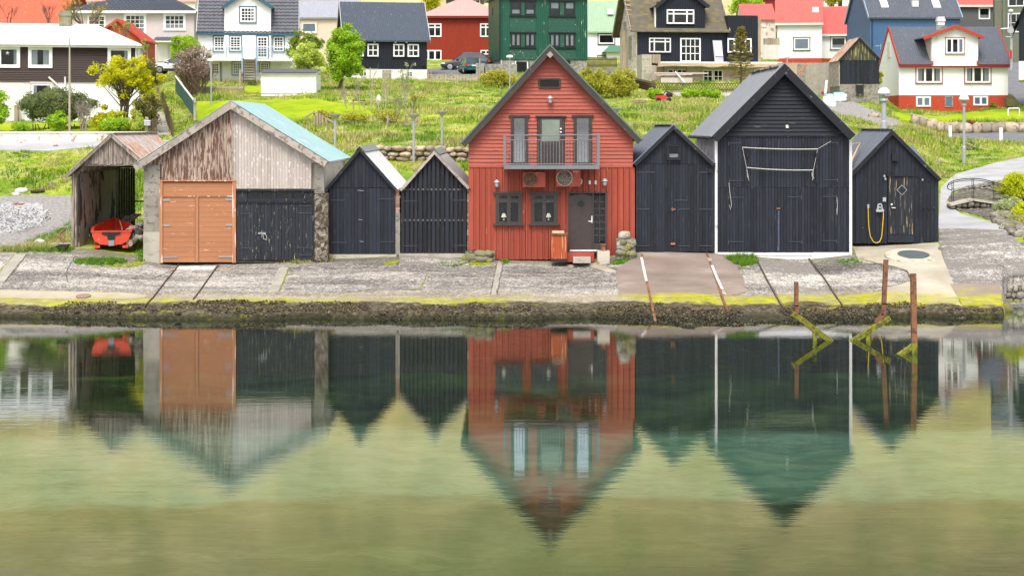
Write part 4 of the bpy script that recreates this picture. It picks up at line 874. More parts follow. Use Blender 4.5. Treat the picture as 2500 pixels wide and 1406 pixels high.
# concrete footing of the house, left and right
def stone_mesh(sx, sy, sz, seed, sub=2, sq=.55):
    bm = bmesh.new(); bmesh.ops.create_icosphere(bm, subdivisions=sub, radius=1)
    for v in bm.verts:
        d = v.co.copy(); m = max(abs(d.x),abs(d.y),abs(d.z)); d = d*(1-sq)+d/m*sq*.86
        k = 1+.28*mnoise.noise(d*1.1+Vector((seed*7.3,seed*1.7,0)))+.1*mnoise.noise(d*2.7+Vector((0,seed*3.1,5)))
        v.co = Vector((d.x*sx,d.y*sy,d.z*sz))*k
    return bm
def stone(name, sx, sy, sz, seed, mat, parent=None, loc=(0,0,0), sub=2, sq=.55, rz=0, smooth=True):
    bm = stone_mesh(sx,sy,sz,seed,sub,sq); me = bpy.data.meshes.new(name); bm.to_mesh(me); bm.free(); me.materials.append(M[mat])
    if smooth: me.polygons.foreach_set('use_smooth', [True]*len(me.polygons))
    o = link(bpy.data.objects.new(name, me)); o.location = loc; o.rotation_euler = (0,0,rz)
    if parent: o.parent = parent
    return o
ft = thing('stone_footing', 'low mossy stone footing under the left corner of red house', 'wall', W(1170,640,59.7))
for i,(px_,py_,w_,h_) in enumerate(((1150,628,16,10),(1172,619,18,9),(1193,619,12,9),(1178,633,24,11),(1195,636,11,9),(1155,637,9,6),(1140,632,12,9))):
    q = W(px_,py_,59.75)-W(1170,640,59.7); stone('stone', w_/68, .25, h_/68, i+3, 'mossy_stone', ft, q)
part('mortar', MB().box(-.5,.55,.1,.5,-.1,.38), 'rough_concrete', ft)

# ---- 6. black boathouse right of the red house
def planked_front(th, f, x0, x1, ztop_fn, z0, n, mat, apx=None, seams=(), y0=-.03, y1=.02, gap=.008):
    xs = frange(x0, x1, n); lv = [z0]+sorted(seams)
    for i, zb in enumerate(lv):
        top = (lambda x, s=lv[i+1]: s-.008) if i+1 < len(lv) else ztop_fn
        vplanks(th, xs, zb+(.006 if i else 0), top, mat, y0, y1, gap, apx=apx, jit=.01)
f = Fr(60, 1647, 615)
bh = thing('black_boathouse', 'narrow black boathouse with one tiny gable window right of red house', 'boathouse', f.loc)
D = 7; ax, az = f.x(1643), f.z(306); xl, zl = f.x(1546), f.z(400); xr, zr = f.x(1744), f.z(400)
g = gfun(ax, az-.07, xl, zl-.07, xr, zr-.07); x0, x1 = f.x(1552), f.x(1743)
part('wall', MB().py([(x0+.02,0),(x1-.02,0),(x1-.02,g(x1)-.12),(ax,az-.2),(x0+.02,g(x0)-.12)], .08, D), 'dark_timber', bh)
planked_front(bh, f, x0, x1, g, .01, 27, 'tarred_black', ax, [f.z(401)])
slope(bh, (ax,az), (xl,zl), -.16, D, .07, 'black_trim', 'blue_black_roof', 'ribs', .55)
slope(bh, (ax,az), (xr,zr), -.16, D, .07, 'black_trim', 'blue_black_roof', 'ribs', .55)
part('ridge_cap', MB().beam((ax,-.16,az+.03),(ax,D,az+.03),.25,.03), 'galvanised', bh)
board(bh, (xl,zl), (ax,az), .12, -.21, -.165, 'black_trim', side=-1); board(bh, (xr,zr), (ax,az), .12, -.21, -.165, 'black_trim', side=1)
window(bh, f, 1630, 1659, 357, 388, 'black_trim', -.045, 1, 1, fw=.06, trim='black_trim', tw=.04, curtain='b')
for p0, p1, py in ((1553,1600,421),(1706,1740,421),(1553,1586,511),(1656,1684,511),(1706,1740,511),(1553,1586,600),(1656,1684,600),(1706,1740,600),(1645,1680,489)): strap_hinge(bh, f, p0, p1, py, -.045)
part('bolt', MB().box(f.x(1637),f.x(1650),-.07,-.045,f.z(513),f.z(509)).box(f.x(1640),f.x(1642.5),-.08,-.045,f.z(516),f.z(506)), 'rust', bh)
part('bolt', MB().box(f.x(1637),f.x(1648),-.08,-.045,f.z(597),f.z(593)), 'orange_frame', bh)
part('flood_light', MB().box(f.x(1728),f.x(1736),-.16,-.05,f.z(422),f.z(413)), 'black_trim', bh)
solo('pillar', MB().box(f.x(1744.5),f.x(1750),.0,.5,-.1,f.z(395)), 'concrete', 'slim grey concrete pillar between the two largest black boathouses', 'pillar', f.loc)

# ---- 7. tall black boathouse
f = Fr(60, 1912, 632)
tb = thing('tall_black_boathouse', 'tallest black boathouse with broad gable, lapped boards and big double doors', 'boathouse', f.loc)
D = 7; ax, az = f.x(1912), f.z(157); xl, zl = f.x(1736), f.z(333); xr, zr = f.x(2084), f.z(329)
g = gfun(ax, az-.12, xl, zl-.12, xr, zr-.12); x0, x1 = f.x(1752), f.x(2073)
part('wall', MB().py([(x0+.01,.0),(x1-.01,.0),(x1-.01,g(x1)-.14),(ax,az-.3),(x0+.01,g(x0)-.14)], .09, D), 'white_wash_old', tb)
part('wall', MB().box(f.x(1745.5),f.x(1751.5),-.02,.3,-.1,f.z(345)).box(f.x(2073.3),f.x(2080),-.02,.3,-.1,f.z(345)), 'white_render', tb)
part('plinth', MB().box(f.x(1752),f.x(1838),-.05,.089,-.1,f.z(616)).box(f.x(1983),f.x(2072),-.05,.089,-.1,f.z(616)), 'white_render', tb)
part('plinth_board', MB().box(f.x(1838)+.01,f.x(1983)-.01,-.09,.0,f.z(633),f.z(625)).box(f.x(1838)+.01,f.x(1983)-.01,-.08,.0,f.z(623.5),f.z(617)), 'white_paint', tb)
gi2 = lambda z: ax-(ax-xl)*(az-.12-z)/(az-zl) ; gr2 = lambda z: ax+(xr-ax)*(az-.12-z)/(az-zr)
zs0 = f.z(331)
hplanks(tb, frange(zs0, f.z(170), 17), lambda z: max(gi2(z), x0-.05), lambda z: min(gr2(z), x1+.05), 'tarred_black_smooth', -.06, -.012, .08)
part('band_board', MB().box(x0-.03,x1+.03,-.075,.08,f.z(334),zs0-.003), 'tarred_black_smooth', tb)
xs = [f.x(1752), f.x(1776)] ; 
planked_front(tb, f, x0, x1, lambda x: f.z(334.5), f.z(615), 44, 'tarred_black', None, [f.z(458)], -.03, .08)
slope(tb, (ax,az), (xl,zl), -.3, D, .10, 'black_trim', 'slate_roof', 'ribs', .33)
slope(tb, (ax,az), (xr,zr), -.3, D, .10, 'black_trim', 'slate_roof', 'ribs', .33)
mb = MB()
for k in range(9): mb.beam((ax-.18+random.uniform(-.03,.03),.2+k*.75,az-.1+.03),(ax-.12+random.uniform(-.05,.05),.2+(k+1)*.75,az-.04+random.uniform(-.02,.05)),.18,.05)
part('ridge_board', mb, 'old_planks', tb)
board(tb, (xl,zl), (ax,az+.01), .28, -.36, -.305, 'black_trim', side=-1); board(tb, (xr,zr), (ax,az+.01), .28, -.36, -.305, 'black_trim', side=1)
part('gutter', MB().tube([(xl-.05,-.2,zl-.06),(xl-.05,D,zl-.06)],.06,8), 'black_trim', tb)
for p0, p1, py in ((1778,1810,350),(2012,2044,349),(1780,1815,441),(2010,2044,439),(1778,1815,482),(1923,1956,481),(2008,2042,480),(1778,1815,590),(1923,1957,590),(2006,2042,588)): strap_hinge(tb, f, p0, p1, py, -.045, flip=p0 > 1900)
part('bolt', MB().box(f.x(1895),f.x(1904),-.075,-.045,f.z(511),f.z(507)), 'rust', tb)
part('blue_bar', MB().box(f.x(1898),f.x(1902.5),-.07,-.045,f.z(612),f.z(514)), P('navy_bar', (.05,.065,.10), .5, .1, .3, wear=(.25,.25,.25), wamt=.15), tb)
part('bracket', MB().box(f.x(1822),f.x(1827),-.10,-.045,f.z(384),f.z(371)), 'black_trim', tb)
part('bracket', MB().box(f.x(1990),f.x(1996),-.12,-.045,f.z(447),f.z(372)).box(f.x(1990),f.x(1997),-.18,-.12,f.z(388),f.z(374)), 'black_trim', tb)
part('paper_scrap', MB().py([(f.x(1918),f.z(313)),(f.x(1925),f.z(313)),(f.x(1923),f.z(305)),(f.x(1917),f.z(306))], -.08, -.07), 'off_white', tb)
def rope_line(px0, py0, px1, py1, sag, y=-.16, n=14): return [f.p(px0+(px1-px0)*i/n, py0+(py1-py0)*i/n + sag*4*(i/n)*(1-i/n), y) for i in range(n+1)]
solo('drying_pole', MB().tube(rope_line(1811,360,1994,364,2), .017, 6).tube([f.p(1811,360,-.16),f.p(1821,408,-.14)],.007,5).tube([f.p(1994,364,-.16),f.p(2028,345,-.06)],.007,5), 'rope', 'upper white pole hung across the doors of the tallest black boathouse', 'pole', f.loc, 'white poles hung on the black boathouse')
solo('drying_pole', MB().tube(rope_line(1821,409,1984,415,2.5), .017, 6).tube([f.p(1994,366,-.16),f.p(1984,415,-.16)],.007,5), 'rope', 'lower white pole hanging on ropes below another on the black boathouse', 'pole', f.loc, 'white poles hung on the black boathouse')
for pts, lb in (([(1822,411),(1824,432),(1828,442),(1826,432),(1822,414)], 'looped white rope end under the left end of the lower pole'),
            ([(1984,416),(1981,430),(1986,436),(1980,424),(1984,416),(1982,440)], 'knotted white rope bunch under the right end of the lower pole'),
            ([(1779,446),(1781,470),(1785,500),(1782,512),(1779,500)], 'long white rope hanging beside the left hinges of tallest boathouse'),
            ([(2042,482),(2043,500),(2042,524),(2041,510)], 'short white rope hanging from a right hinge of tallest boathouse')):
    solo('rope', MB().tube([f.p(a,b,-.09-.01*i) for i,(a,b) in enumerate(pts)], .008, 5), 'rope', lb, 'rope', f.loc, 'rope ends on the black boathouse')

# ---- 8. black shed at the right with a worn door
f = Fr(62, 2184, 596)
bs = thing('black_workshop', 'black plank shed with peeling door and yellow hose right of tallest boathouse', 'shed', f.loc)
D = 5.2; ax, az = f.x(2176), f.z(317); xl, zl = f.x(2074), f.z(424); xr, zr = f.x(2296), f.z(437)
g = gfun(ax, az-.06, xl, zl-.06, xr, zr-.06); x0, x1 = f.x(2079), f.x(2291)
part('wall', MB().py([(x0+.02,.05),(x1-.0,.05),(x1-.0,g(x1)-.1),(ax,az-.2),(x0+.02,g(x0)-.1)], .05, D), 'tarred_black', bs)
xs = frange(x0, x1, 22); dl, drr = f.x(2167), f.x(2234)
for seg in (xs,):
    vplanks(bs, xs, lambda x: f.z(429) if dl < x < drr else .02, g, 'tarred_black', -.03, .03, .008, apx=ax, jit=.016)
dd = part('door', MB().box(f.x(2167),f.x(2169),-.06,.03,.06,f.z(431)).box(f.x(2231.5),f.x(2234),-.06,.03,.06,f.z(431)).box(f.x(2164),f.x(2238),-.09,.03,f.z(431)+.003,f.z(428)), 'black_trim', bs)
xs = frange(f.x(2169.3), f.x(2231.2), 8)
for a, b in zip(xs[:-1], xs[1:]): part('plank', MB().box(a+.004,b-.004,-.035-random.uniform(0,.006),.02,f.z(572),f.z(431.5)), 'tarred_door', dd)
part('plank', MB().box(f.x(2169.3),f.x(2231.2),-.05,.02,.06,f.z(573)), 'tarred_black', dd)
dmc = (f.x(2201), f.z(464)); dm = lambda r: [(dmc[0],dmc[1]-r),(dmc[0]+r,dmc[1]),(dmc[0],dmc[1]+r),(dmc[0]-r,dmc[1])]
part('diamond_frame', MB().py(dm(.20), -.07, -.045), 'galvanised', dd); part('diamond_pane', MB().py(dm(.165), -.078, -.071), 'window_black', dd)
part('handle', MB().lathe([(0,0),(.035,.0),(.035,.02),(0,.02)],8,(f.x(2176),-.065,f.z(499)),'y').tube([f.p(2176,507,-.05),f.p(2176,507,-.1),f.p(2185,507.5,-.1)],.014,6), 'white_metal', dd)
part('vent_box', MB().box(f.x(2176),f.x(2192),-.16,-.04,f.z(393),f.z(374)).box(f.x(2180),f.x(2181.5),-.175,-.161,f.z(393),f.z(374)).box(f.x(2186),f.x(2187.5),-.175,-.161,f.z(393),f.z(374)), 'black_trim', bs)
part('strip_board', MB().box(f.x(2102.5),f.x(2110.5),-.065,-.045,.05,f.z(446)), 'black_trim', bs)
for px_, py_ in ((2254,508),(2266,508),(2278.5,508)): part('knob', MB().lathe([(.0,-.05),(.035,-.045),(.04,-.02),(.03,0)],8,(f.x(px_),-.045,f.z(py_)),'y'), 'black_trim', bs)
for px_, py_, s_ in ((2158,430,.03),(2160.5,437,.03),(2251,439,.025),(2158,487,.06)): part('socket', MB().box(f.x(px_)-s_,f.x(px_)+s_,-.09,-.045,f.z(py_)-s_*1.3,f.z(py_)+s_*1.3), 'plastic_grey', bs)
part('cable', MB().tube([f.p(2161,428,-.06),f.p(2166,420,-.06),f.p(2174,420,-.06),f.p(2182,427,-.06)],.008,4).tube([f.p(2236,433,-.06),f.p(2251,438,-.06),f.p(2270,444,-.06)],.008,4), 'black_rubber', bs)
slope(bs, (ax,az), (xl,zl), -.14, D, .07, 'black_trim', 'blue_black_roof', 'ribs', .45)
slope(bs, (ax,az), (xr,zr), -.14, D, .07, 'black_trim', 'blue_black_roof', 'ribs', .45)
part('ridge_cap', MB().beam((ax,-.14,az+.03),(ax,D,az+.03),.22,.03), 'blue_black_roof', bs)
board(bs, (xl,zl), (ax,az), .13, -.19, -.145, 'black_trim', side=-1); board(bs, (xr,zr), (ax,az), .13, -.19, -.145, 'black_trim', side=1)
hose = thing('hose', 'yellow hose hanging in a loop on the black shed front', 'hose', f.loc)
pts = [(2118,508),(2118.5,530),(2120,556),(2123,576),(2130,589),(2138,593),(2146,590),(2151,578),(2153,556),(2155,530),(2155,514)]
part('hose_loop', MB().tube([f.p(a,b,-.10) for a,b in pts], .017, 7), 'yellow_hose', hose)
part('tap', MB().box(f.x(2116),f.x(2120.5),-.12,-.045,f.z(508),f.z(499)), 'plastic_grey', hose)
hb = MB()
for a, b in (((2141,514),(2143,498)),((2143,498),(2150,498)),((2150,498),(2153,514)),((2141,514),(2153,514)),((2143,506),(2151,506))): hb.beam(f.p(a[0],a[1],-.1),f.p(b[0],b[1],-.1),.06,.05)
hb.box(f.x(2137),f.x(2156),-.15,-.045,f.z(517),f.z(511))
solo('hose_bracket', hb, 'plastic_grey', 'grey plastic hose holder on the black shed beside the yellow hose', 'bracket', f.loc)
solo('timber_brace', MB().beam(f.p(2074.5,352,-.05),f.p(2076,424,-.05),.06).beam(f.p(2074,353,-.05),f.p(2120,350,1.5),.05).beam(f.p(2078,396,-.0),f.p(2118,352,1.4),.06), 'new_timber', 'pale timber brace leaning on the roof of black shed with hose', 'brace', f.loc)
f2 = Fr(72, 2240, 420)
lt = thing('black_outhouse', 'low black roofed outhouse peeking out behind the black workshop', 'shed', f2.loc)
part('wall', MB().box(f2.x(2200),f2.x(2252),.2,3,-1,f2.z(400)), 'tarred_black', lt)
o_ = part('roof', MB().hexa([(f2.x(2196),0,f2.z(395)),(f2.x(2259),0,f2.z(395)),(f2.x(2259),.1,f2.z(392)),(f2.x(2196),.1,f2.z(392)),(f2.x(2200),1.8,f2.z(360)),(f2.x(2254),1.8,f2.z(360)),(f2.x(2254),1.9,f2.z(358)),(f2.x(2200),1.9,f2.z(358))]), 'blue_black_roof', lt)
# ================================================================== HILLSIDE HOUSES
def sgable(th, f, px0, px1, ye, yr, D, wall, sheet_, kind='corr', base=0.0, over=.25, ev=.35, hipl=0, hipr=0, gable=None, barge=None, fascia=None, pitch=.13, wallx=None, roofz=None):
    """House whose ridge runs along its front: walls, front and back roof slopes, optional hips and barge boards."""
    x0, x1 = f.x(px0), f.x(px1); ze = f.zd(ye, -ev); zr = roofz if roofz is not None else f.zd(yr, D/2)
    k = (zr-ze)/(D/2+ev); zw = ze+ev*k-.08
    wx0, wx1 = (f.x(wallx[0]), f.x(wallx[1])) if wallx else (x0+over, x1-over)
    poly = [(0,base),(D,base),(D,zw),(D/2,zr-.1),(0,zw)]
    if hipl or hipr:
        w = part('wall', MB().box(wx0,wx1,0,D,base,zw), wall, th)
    else: w = part('wall', MB().px(poly, wx0, wx1), wall, th)
    tk = .09; A = Vector((x0,-ev,ze)); B = Vector((x1,-ev,ze)); Cr = Vector((x1-hipr,D/2,zr)); Dl = Vector((x0+hipl,D/2,zr))
    A2 = Vector((x0,D+ev,ze)); B2 = Vector((x1,D+ev,ze)); dn = Vector((0,0,-tk))
    rb = MB(); 
    for a,b,c,d in ((A,B,Cr,Dl),(B2,A2,Dl,Cr)): rb.ring([a,b,c,d],[a+dn,b+dn,c+dn,d+dn])
    if hipl: rb.ring([A2,A,Dl],[A2+dn,A+dn,Dl+dn])
    if hipr: rb.ring([B,B2,Cr],[B+dn,B2+dn,Cr+dn])
    roof = part('roof', rb, fascia or sheet_, th)
    up = Vector((0,0,.012)); sm = MB()
    if kind == 'corr':
        if not (hipl or hipr): sm.corr(A+up, B-A, Dl-A, pitch, .016)
        else:                                              # trapezium of single corrugation strips
            n = int((x1-x0)/pitch*4); n0 = len(sm.v); L = x1-x0
            nn = Vector((0,-(zr-ze),D/2+ev)).normalized()
            for i in range(n+1):
                x = x0+L*i/n; tl = 1.0 if not hipl else min(1,(x-x0)/hipl); tr = 1.0 if not hipr else min(1,(x1-x)/hipr); tt = min(tl,tr); o = nn*(.016*math.sin(i*math.pi/2)+.016)
                sm.v.append(tuple(Vector((x,-ev,ze))+o+up)); sm.v.append(tuple(Vector((x,-ev+(D/2+ev)*tt,ze+(zr-ze)*tt))+o+up))
            for i in range(n): sm.f.append((n0+2*i,n0+2*i+2,n0+2*i+3,n0+2*i+1))
        part('roof_sheet', sm, sheet_, roof)
    elif kind == 'tile':
        tm = MB(); R = int((Dl-A).length/.36)
        if not (hipl or hipr): tm.tiles(A+up, B-A, Dl-A, .34, .36, .05, .085)
        else:
            for r in range(R):
                t0, t1 = r/R, (r+1)/R; a = x0+hipl*t0; b = x1-hipr*t0
                p0 = Vector((a,-ev+(D/2+ev)*t0,ze+(zr-ze)*t0)); tm.tiles(p0+up, Vector((b-a,0,0)), Vector((0,(D/2+ev)/R,(zr-ze)/R)), .34, .36, .05, .085)
        tag(part('roof_tiles', tm, sheet_, roof), kind='stuff')
    if barge:
        for xx in (x0, x1): part('barge_board', MB().beam((xx,-ev-.02,ze-.03),(xx,D/2,zr-.03),.06,.26).beam((xx,D+ev,ze-.03),(xx,D/2,zr-.03),.06,.26), barge, roof)
    if fascia: part('fascia', MB().box(x0,x1,-ev-.03,-ev+.0,ze-.20,ze+.01), fascia, roof)
    return dict(x0=x0,x1=x1,ze=ze,zr=zr,roof=roof,wall=w,zw=zw,slope=lambda x,t: Vector((x,-ev+(D/2+ev)*t,ze+(zr-ze)*t)))
def siding_v(th, f, px0, px1, py0, py1, mat, pitch=.16, y=-.002, name='cladding'):   # corrugated or board wall sheet
    part(name, MB().corr(Vector((f.x(px0),y-.03,f.z(py1))), Vector((f.x(px1)-f.x(px0),0,0)), Vector((0,0,f.z(py0)-f.z(py1))), pitch, -.014), mat, th)
def siding_h(th, f, px0, px1, py0, py1, mat, rows, y=0, name='plank', lap=.045):
    zs = frange(f.z(py1), f.z(py0), rows)
    hplanks(th, zs, lambda z: f.x(px0), lambda z: f.x(px1), mat, y-lap, y-.012, y-.001, name=name)
def dormer(th, f, px0, px1, pyb, pye, apx, apy, D, wall, sheet_, barge, bl, br, y=-.04, bw=.22):
    """Wall dormer flush with the facade: gable front, little roof, barge boards running to bl / br."""
    x0, x1 = f.x(px0), f.x(px1); ax, az = f.x(apx), f.z(apy)
    L, R = (f.x(bl[0]), f.z(bl[1])), (f.x(br[0]), f.z(br[1]))
    gl_ = gfun(ax, az-.08, L[0], L[1]-.08, R[0], R[1]-.08)
    part('dormer_wall', MB().py([(x0,f.z(pyb)),(x1,f.z(pyb)),(x1,gl_(x1)),(ax,az-.1),(x0,gl_(x0))], y, D), wall, th)
    o = part('dormer_roof', MB().py([(ax,az),L,(L[0],L[1]-.08),(ax,az-.1)], y-.3, D).py([(ax,az),R,(R[0],R[1]-.08),(ax,az-.1)], y-.3, D), sheet_, th)
    for q in (L, R): board(o, q, (ax,az+.02), bw, y-.36, y-.305, barge, side=-1 if q is L else 1)
def chimney(par, x, y, z0, z1, w, mat, d=None): 
    d = d or w; part('chimney', MB().box(x-w/2,x+w/2,y-d/2,y+d/2,z0,z1).box(x-w/2-.05,x+w/2+.05,y-d/2-.05,y+d/2+.05,z1-.35,z1-.18), mat, par)

# ---- brown house with white roof (left)
f = Fr(105, 120, 300)
h = thing('brown_house', 'brown clad house with bright white roof and white ground floor', 'house', f.loc, math.radians(11))
r = sgable(h, f, -150, 341, 108, 60, 9, 'white_wall', 'white_roof', 'corr', base=-.5, over=.25, ev=.4, hipr=3.1, fascia='off_white', wallx=(-143,334))
siding_h(h, f, -143, 329, 113.5, 199.5, 'brown_siding', 20, -.02, lap=.065)
part('corner_board', MB().box(f.x(325),f.x(330),-.085,-.067,f.z(200),f.z(113)), 'off_white', h)
part('band_board', MB().box(f.x(-143),f.x(330),-.08,.0,f.z(201),f.z(199.6)), 'brown_siding', h)
for a, b, cu in ((0,52,'r'),(71,128,'LR'),(259,315,'r')): window(h, f, a, b, 115, 167, 'white_paint', -.085, fw=.2, proud=.06, curtain=cu, cmat='curtain')
stz = f.z(131); stx = f.x(22.5); sp = []
for i in range(10): rr_ = (.13 if i % 2 == 0 else .055); an = math.pi/2+i*math.pi/5; sp.append((stx+rr_*math.cos(an), stz+rr_*math.sin(an)))
part('star_ornament', MB().py(sp, -.150, -.138), 'off_white', h)
window(h, f, 79, 127, 205, 245, 'white_paint', -.02, fw=.11, curtain='lr', trim='pink_wall', tw=.12)
part('recess_wall', MB().box(f.x(-143),f.x(62),-.03,-.005,f.z(300),f.z(202)), 'off_white', h)
part('drain_pipe', MB().tube([f.p(119,189,-.14),f.p(128,197,-.14),f.p(156,224,-.1)],.07,7).tube([f.p(158,188,-.14),f.p(159,224,-.14)],.06,7), 'off_white', h)
chimney(r['roof'], f.xd(189,4.2), 4.2, f.zd(72,4.2), f.zd(27,4.2), .75, 'mossy_stone')
part('ac_panel', MB().box(f.x(168),f.x(218),-.2,-.065,f.z(115.5),f.z(111)), 'off_white', h)
part('gutter', MB().tube([Vector((f.x(-150),-.47,f.zd(108,-.47)-.04)),Vector((f.x(341),-.47,f.zd(108,-.47)-.04))],.06,6), 'off_white', r['roof'])
part('step_block', MB().box(f.x(40),f.x(48),-.6,-.05,0,f.z(258)), 'fence_wood', h)

# ---- orange red shed behind it
f = Fr(122, 305, 140)
h = thing('orange_shed', 'small orange red plank shed with red gable behind the brown house', 'shed', f.loc)
ax, az, xl, zl, xr, zr = f.x(289), f.z(47), f.x(236), f.z(82), f.x(356), f.z(100)
g = gfun(ax, az-.08, xl, zl-.08, xr, zr-.08)
part('wall', MB().py([(f.x(252),-1),(f.x(350),-1),(f.x(350),g(f.x(350))),(ax,az-.12),(f.x(252),g(f.x(252)))], .03, 4), 'shed_orange', h)
vplanks(h, frange(f.x(252), f.x(350), 16), -.6, g, 'shed_orange', -.02, .025, .012, apx=ax)
for q in ((xl,zl),(xr,zr)):
    part('roof', MB().py([(ax,az),q,(q[0],q[1]-.1),(ax,az-.1)], -.25, 4.2), 'red_trim', h); board(h, q, (ax,az+.02), .16, -.3, -.255, 'red_trim', side=-1 if q[0] < ax else 1)

# ---- salmon roofed hall far left
f = Fr(165, 60, 140)
h = thing('red_hall', 'big hall with faded salmon red corrugated roof at the top left', 'house', f.loc)
r = sgable(h, f, -260, 156, 72, -45, 12, 'red_wall', 'salmon_sheet', 'corr', base=-2, over=.3, ev=.4, barge='dark_red_trim', pitch=.3)

# ---- pale pink house with tiled hip roof
f = Fr(140, 330, 152)
h = thing('pink_house', 'pale pink rendered house with dark glazed tile hip roof', 'house', f.loc)
r = sgable(h, f, 160, 481, 27, -5, 9, 'pink_wall', 'tile_slate', 'tile', base=-1, over=.4, ev=.45, hipl=3.6, hipr=3.2, fascia='white_paint', wallx=(176,474))
window(h, f, 304, 356, 35, 83, 'white_paint', 0, 4, 4, fw=.16, mw=.05, trim='white_paint', tw=.05, curtain='r')
window(h, f, 400.5, 452, 35.5, 74, 'white_paint', 0, 4, 3, fw=.16, mw=.05, trim='white_paint', tw=.05, curtain='b')
window(h, f, 214, 258, 38, 74, 'white_paint', 0, 3, 3, fw=.14, mw=.05)
part('corner_board', MB().box(f.x(349),f.x(357),-.03,.0,f.z(145),f.z(84)), 'white_paint', h)
cn = part('canopy', MB().box(f.x(382),f.x(440),-1.0,-.003,f.z(105),f.z(101)), 'white_paint', h)
tag(part('roof_tiles', MB().tiles((f.x(381),-1.05,f.z(101)+.01),(f.x(440)-f.x(381),0,0),(0,1.05,f.z(91.5)-f.z(101)),.34,.36,.035,.05), 'tile_slate', cn), kind='stuff')
part('door', MB().box(f.x(386),f.x(410),-.05,-.003,f.z(150),f.z(106)), 'curtain', h)

# ---- white house with blue trim
f = Fr(130, 605, 205)
h = thing('white_blue_house', 'white house with blue window trim, dark tiled roof and balcony stairs', 'house', f.loc, math.radians(7))
r = sgable(h, f, 482, 729, 81, -62, 8.5, 'white_wall', 'tile_dark', 'tile', base=-.6, over=.12, ev=.35, barge='lamp_grey', fascia='teal_trim')
dormer(h, f, 549, 661, 82, 17, 604, -24, 4, 'white_wall', 'tile_dark', 'teal_trim', (543,18), (668,18), y=-.38, bw=.26)
part('front_wall', MB().box(f.x(549),f.x(661),-.378,.0,f.z(146),f.z(82)+.0), 'white_wall', h)
window(h, f, 587, 624, 19, 56, 'white_paint', -.385, 4, 4, fw=.13, mw=.05, trim='teal_trim', tw=.08, curtain='r')
window(h, f, 523, 549, 90, 126, 'white_paint', 0, 3, 5, fw=.10, mw=.045, trim='teal_trim', tw=.07)
window(h, f, 562, 589, 90, 126, 'white_paint', -.38, 3, 5, fw=.10, mw=.045, trim='teal_trim', tw=.07)
window(h, f, 627, 654, 90, 143, 'white_paint', -.38, 3, 7, fw=.12, mw=.045, trim='teal_trim', tw=.07, name='glazed_door')
window(h, f, 667, 692, 90, 126, 'white_paint', 0, 3, 5, fw=.10, mw=.045, trim='teal_trim', tw=.07)
window(h, f, 568, 592, 153, 183, 'white_paint', 0, 4, 4, fw=.09, mw=.045, trim='teal_trim', tw=.06, curtain='f')
window(h, f, 635, 657, 153, 178, 'white_paint', 0, 4, 4, fw=.09, mw=.045, trim='teal_trim', tw=.06)
window(h, f, 517, 536, 155, 182, 'white_paint', 0, 3, 4, fw=.09, mw=.045)
part('corner_board', MB().box(f.x(539),f.x(541.5),-.06,0,f.z(203),f.z(153)), 'teal_trim', h)
bl = part('balcony', MB().box(f.x(515),f.x(598),-1.6,-.003,f.z(149),f.z(145.5)).box(f.x(624),f.x(716),-1.6,-.003,f.z(149),f.z(145.5)).box(f.x(598)+.002,f.x(624)-.002,-.9,-.385,f.z(149),f.z(145.5)), 'off_white', h)
sb = MB()
for a, b in ((517,597),(629,716)):
    n = int((b-a)/4)
    for i in range(n): sb.py([(f.x(a+i*4),f.z(149.2)),(f.x(a+i*4+4)-.01,f.z(149.2)),(f.x(a+i*4+3),f.z(152)),(f.x(a+i*4+1),f.z(152))], -1.66, -1.62)
part('scalloped_edge', sb, 'white_paint', bl)
for a, b in ((517,555),(556,593),(629,664),(665,716)): part('glass_panel', MB().box(f.x(a),f.x(b)-.02,-1.58,-1.565,f.z(143),f.z(119)), 'balcony_glass', bl)
for px_ in (517,555.5,593,629,664.5,716): part('rail_post', MB().beam(f.p(px_,145,-1.57),f.p(px_,117,-1.57),.05), 'galvanised', bl)
part('rail', MB().beam(f.p(500,117.5,-1.57),f.p(594,117.5,-1.57),.05).beam(f.p(628,117.5,-1.57),f.p(716,117.5,-1.57),.05), 'white_paint', bl)
for px_ in (593.5,627): part('blue_post', MB().box(f.x(px_)-.06,f.x(px_)+.06,-1.75,-1.63,f.z(180),f.z(117)), 'sky_trim', bl)
st = part('stairs', MB().beam(f.p(597,146,-1.6),f.p(598,203,-3.2),.06,.22).beam(f.p(623.5,146,-1.6),f.p(626,203,-3.2),.06,.22), 'stair_brown', h)
for i in range(9): t_ = (i+.5)/9; part('tread', MB().box(f.x(598)+.04,f.x(624)-.02,-1.6-1.6*t_-.15,-1.6-1.6*t_+.15,f.z(146+57*t_)-.025,f.z(146+57*t_)+.03), 'stair_brown', st)
for a, b in ((551,161),(684,161)): part('wall_lamp', MB().lathe([(.0,-.1),(.07,-.09),(.08,0)],10,(f.x(a),0,f.z(b-3)),'y'), 'off_white', h)
part('side_box', MB().box(f.x(500),f.x(517.5),-1.7,-.6,f.z(145),f.z(120)), 'white_wall', h)
part('gate_post', MB().box(f.x(588),f.x(592),-3.4,-3.2,-.2,f.z(174)), 'fence_wood', h)

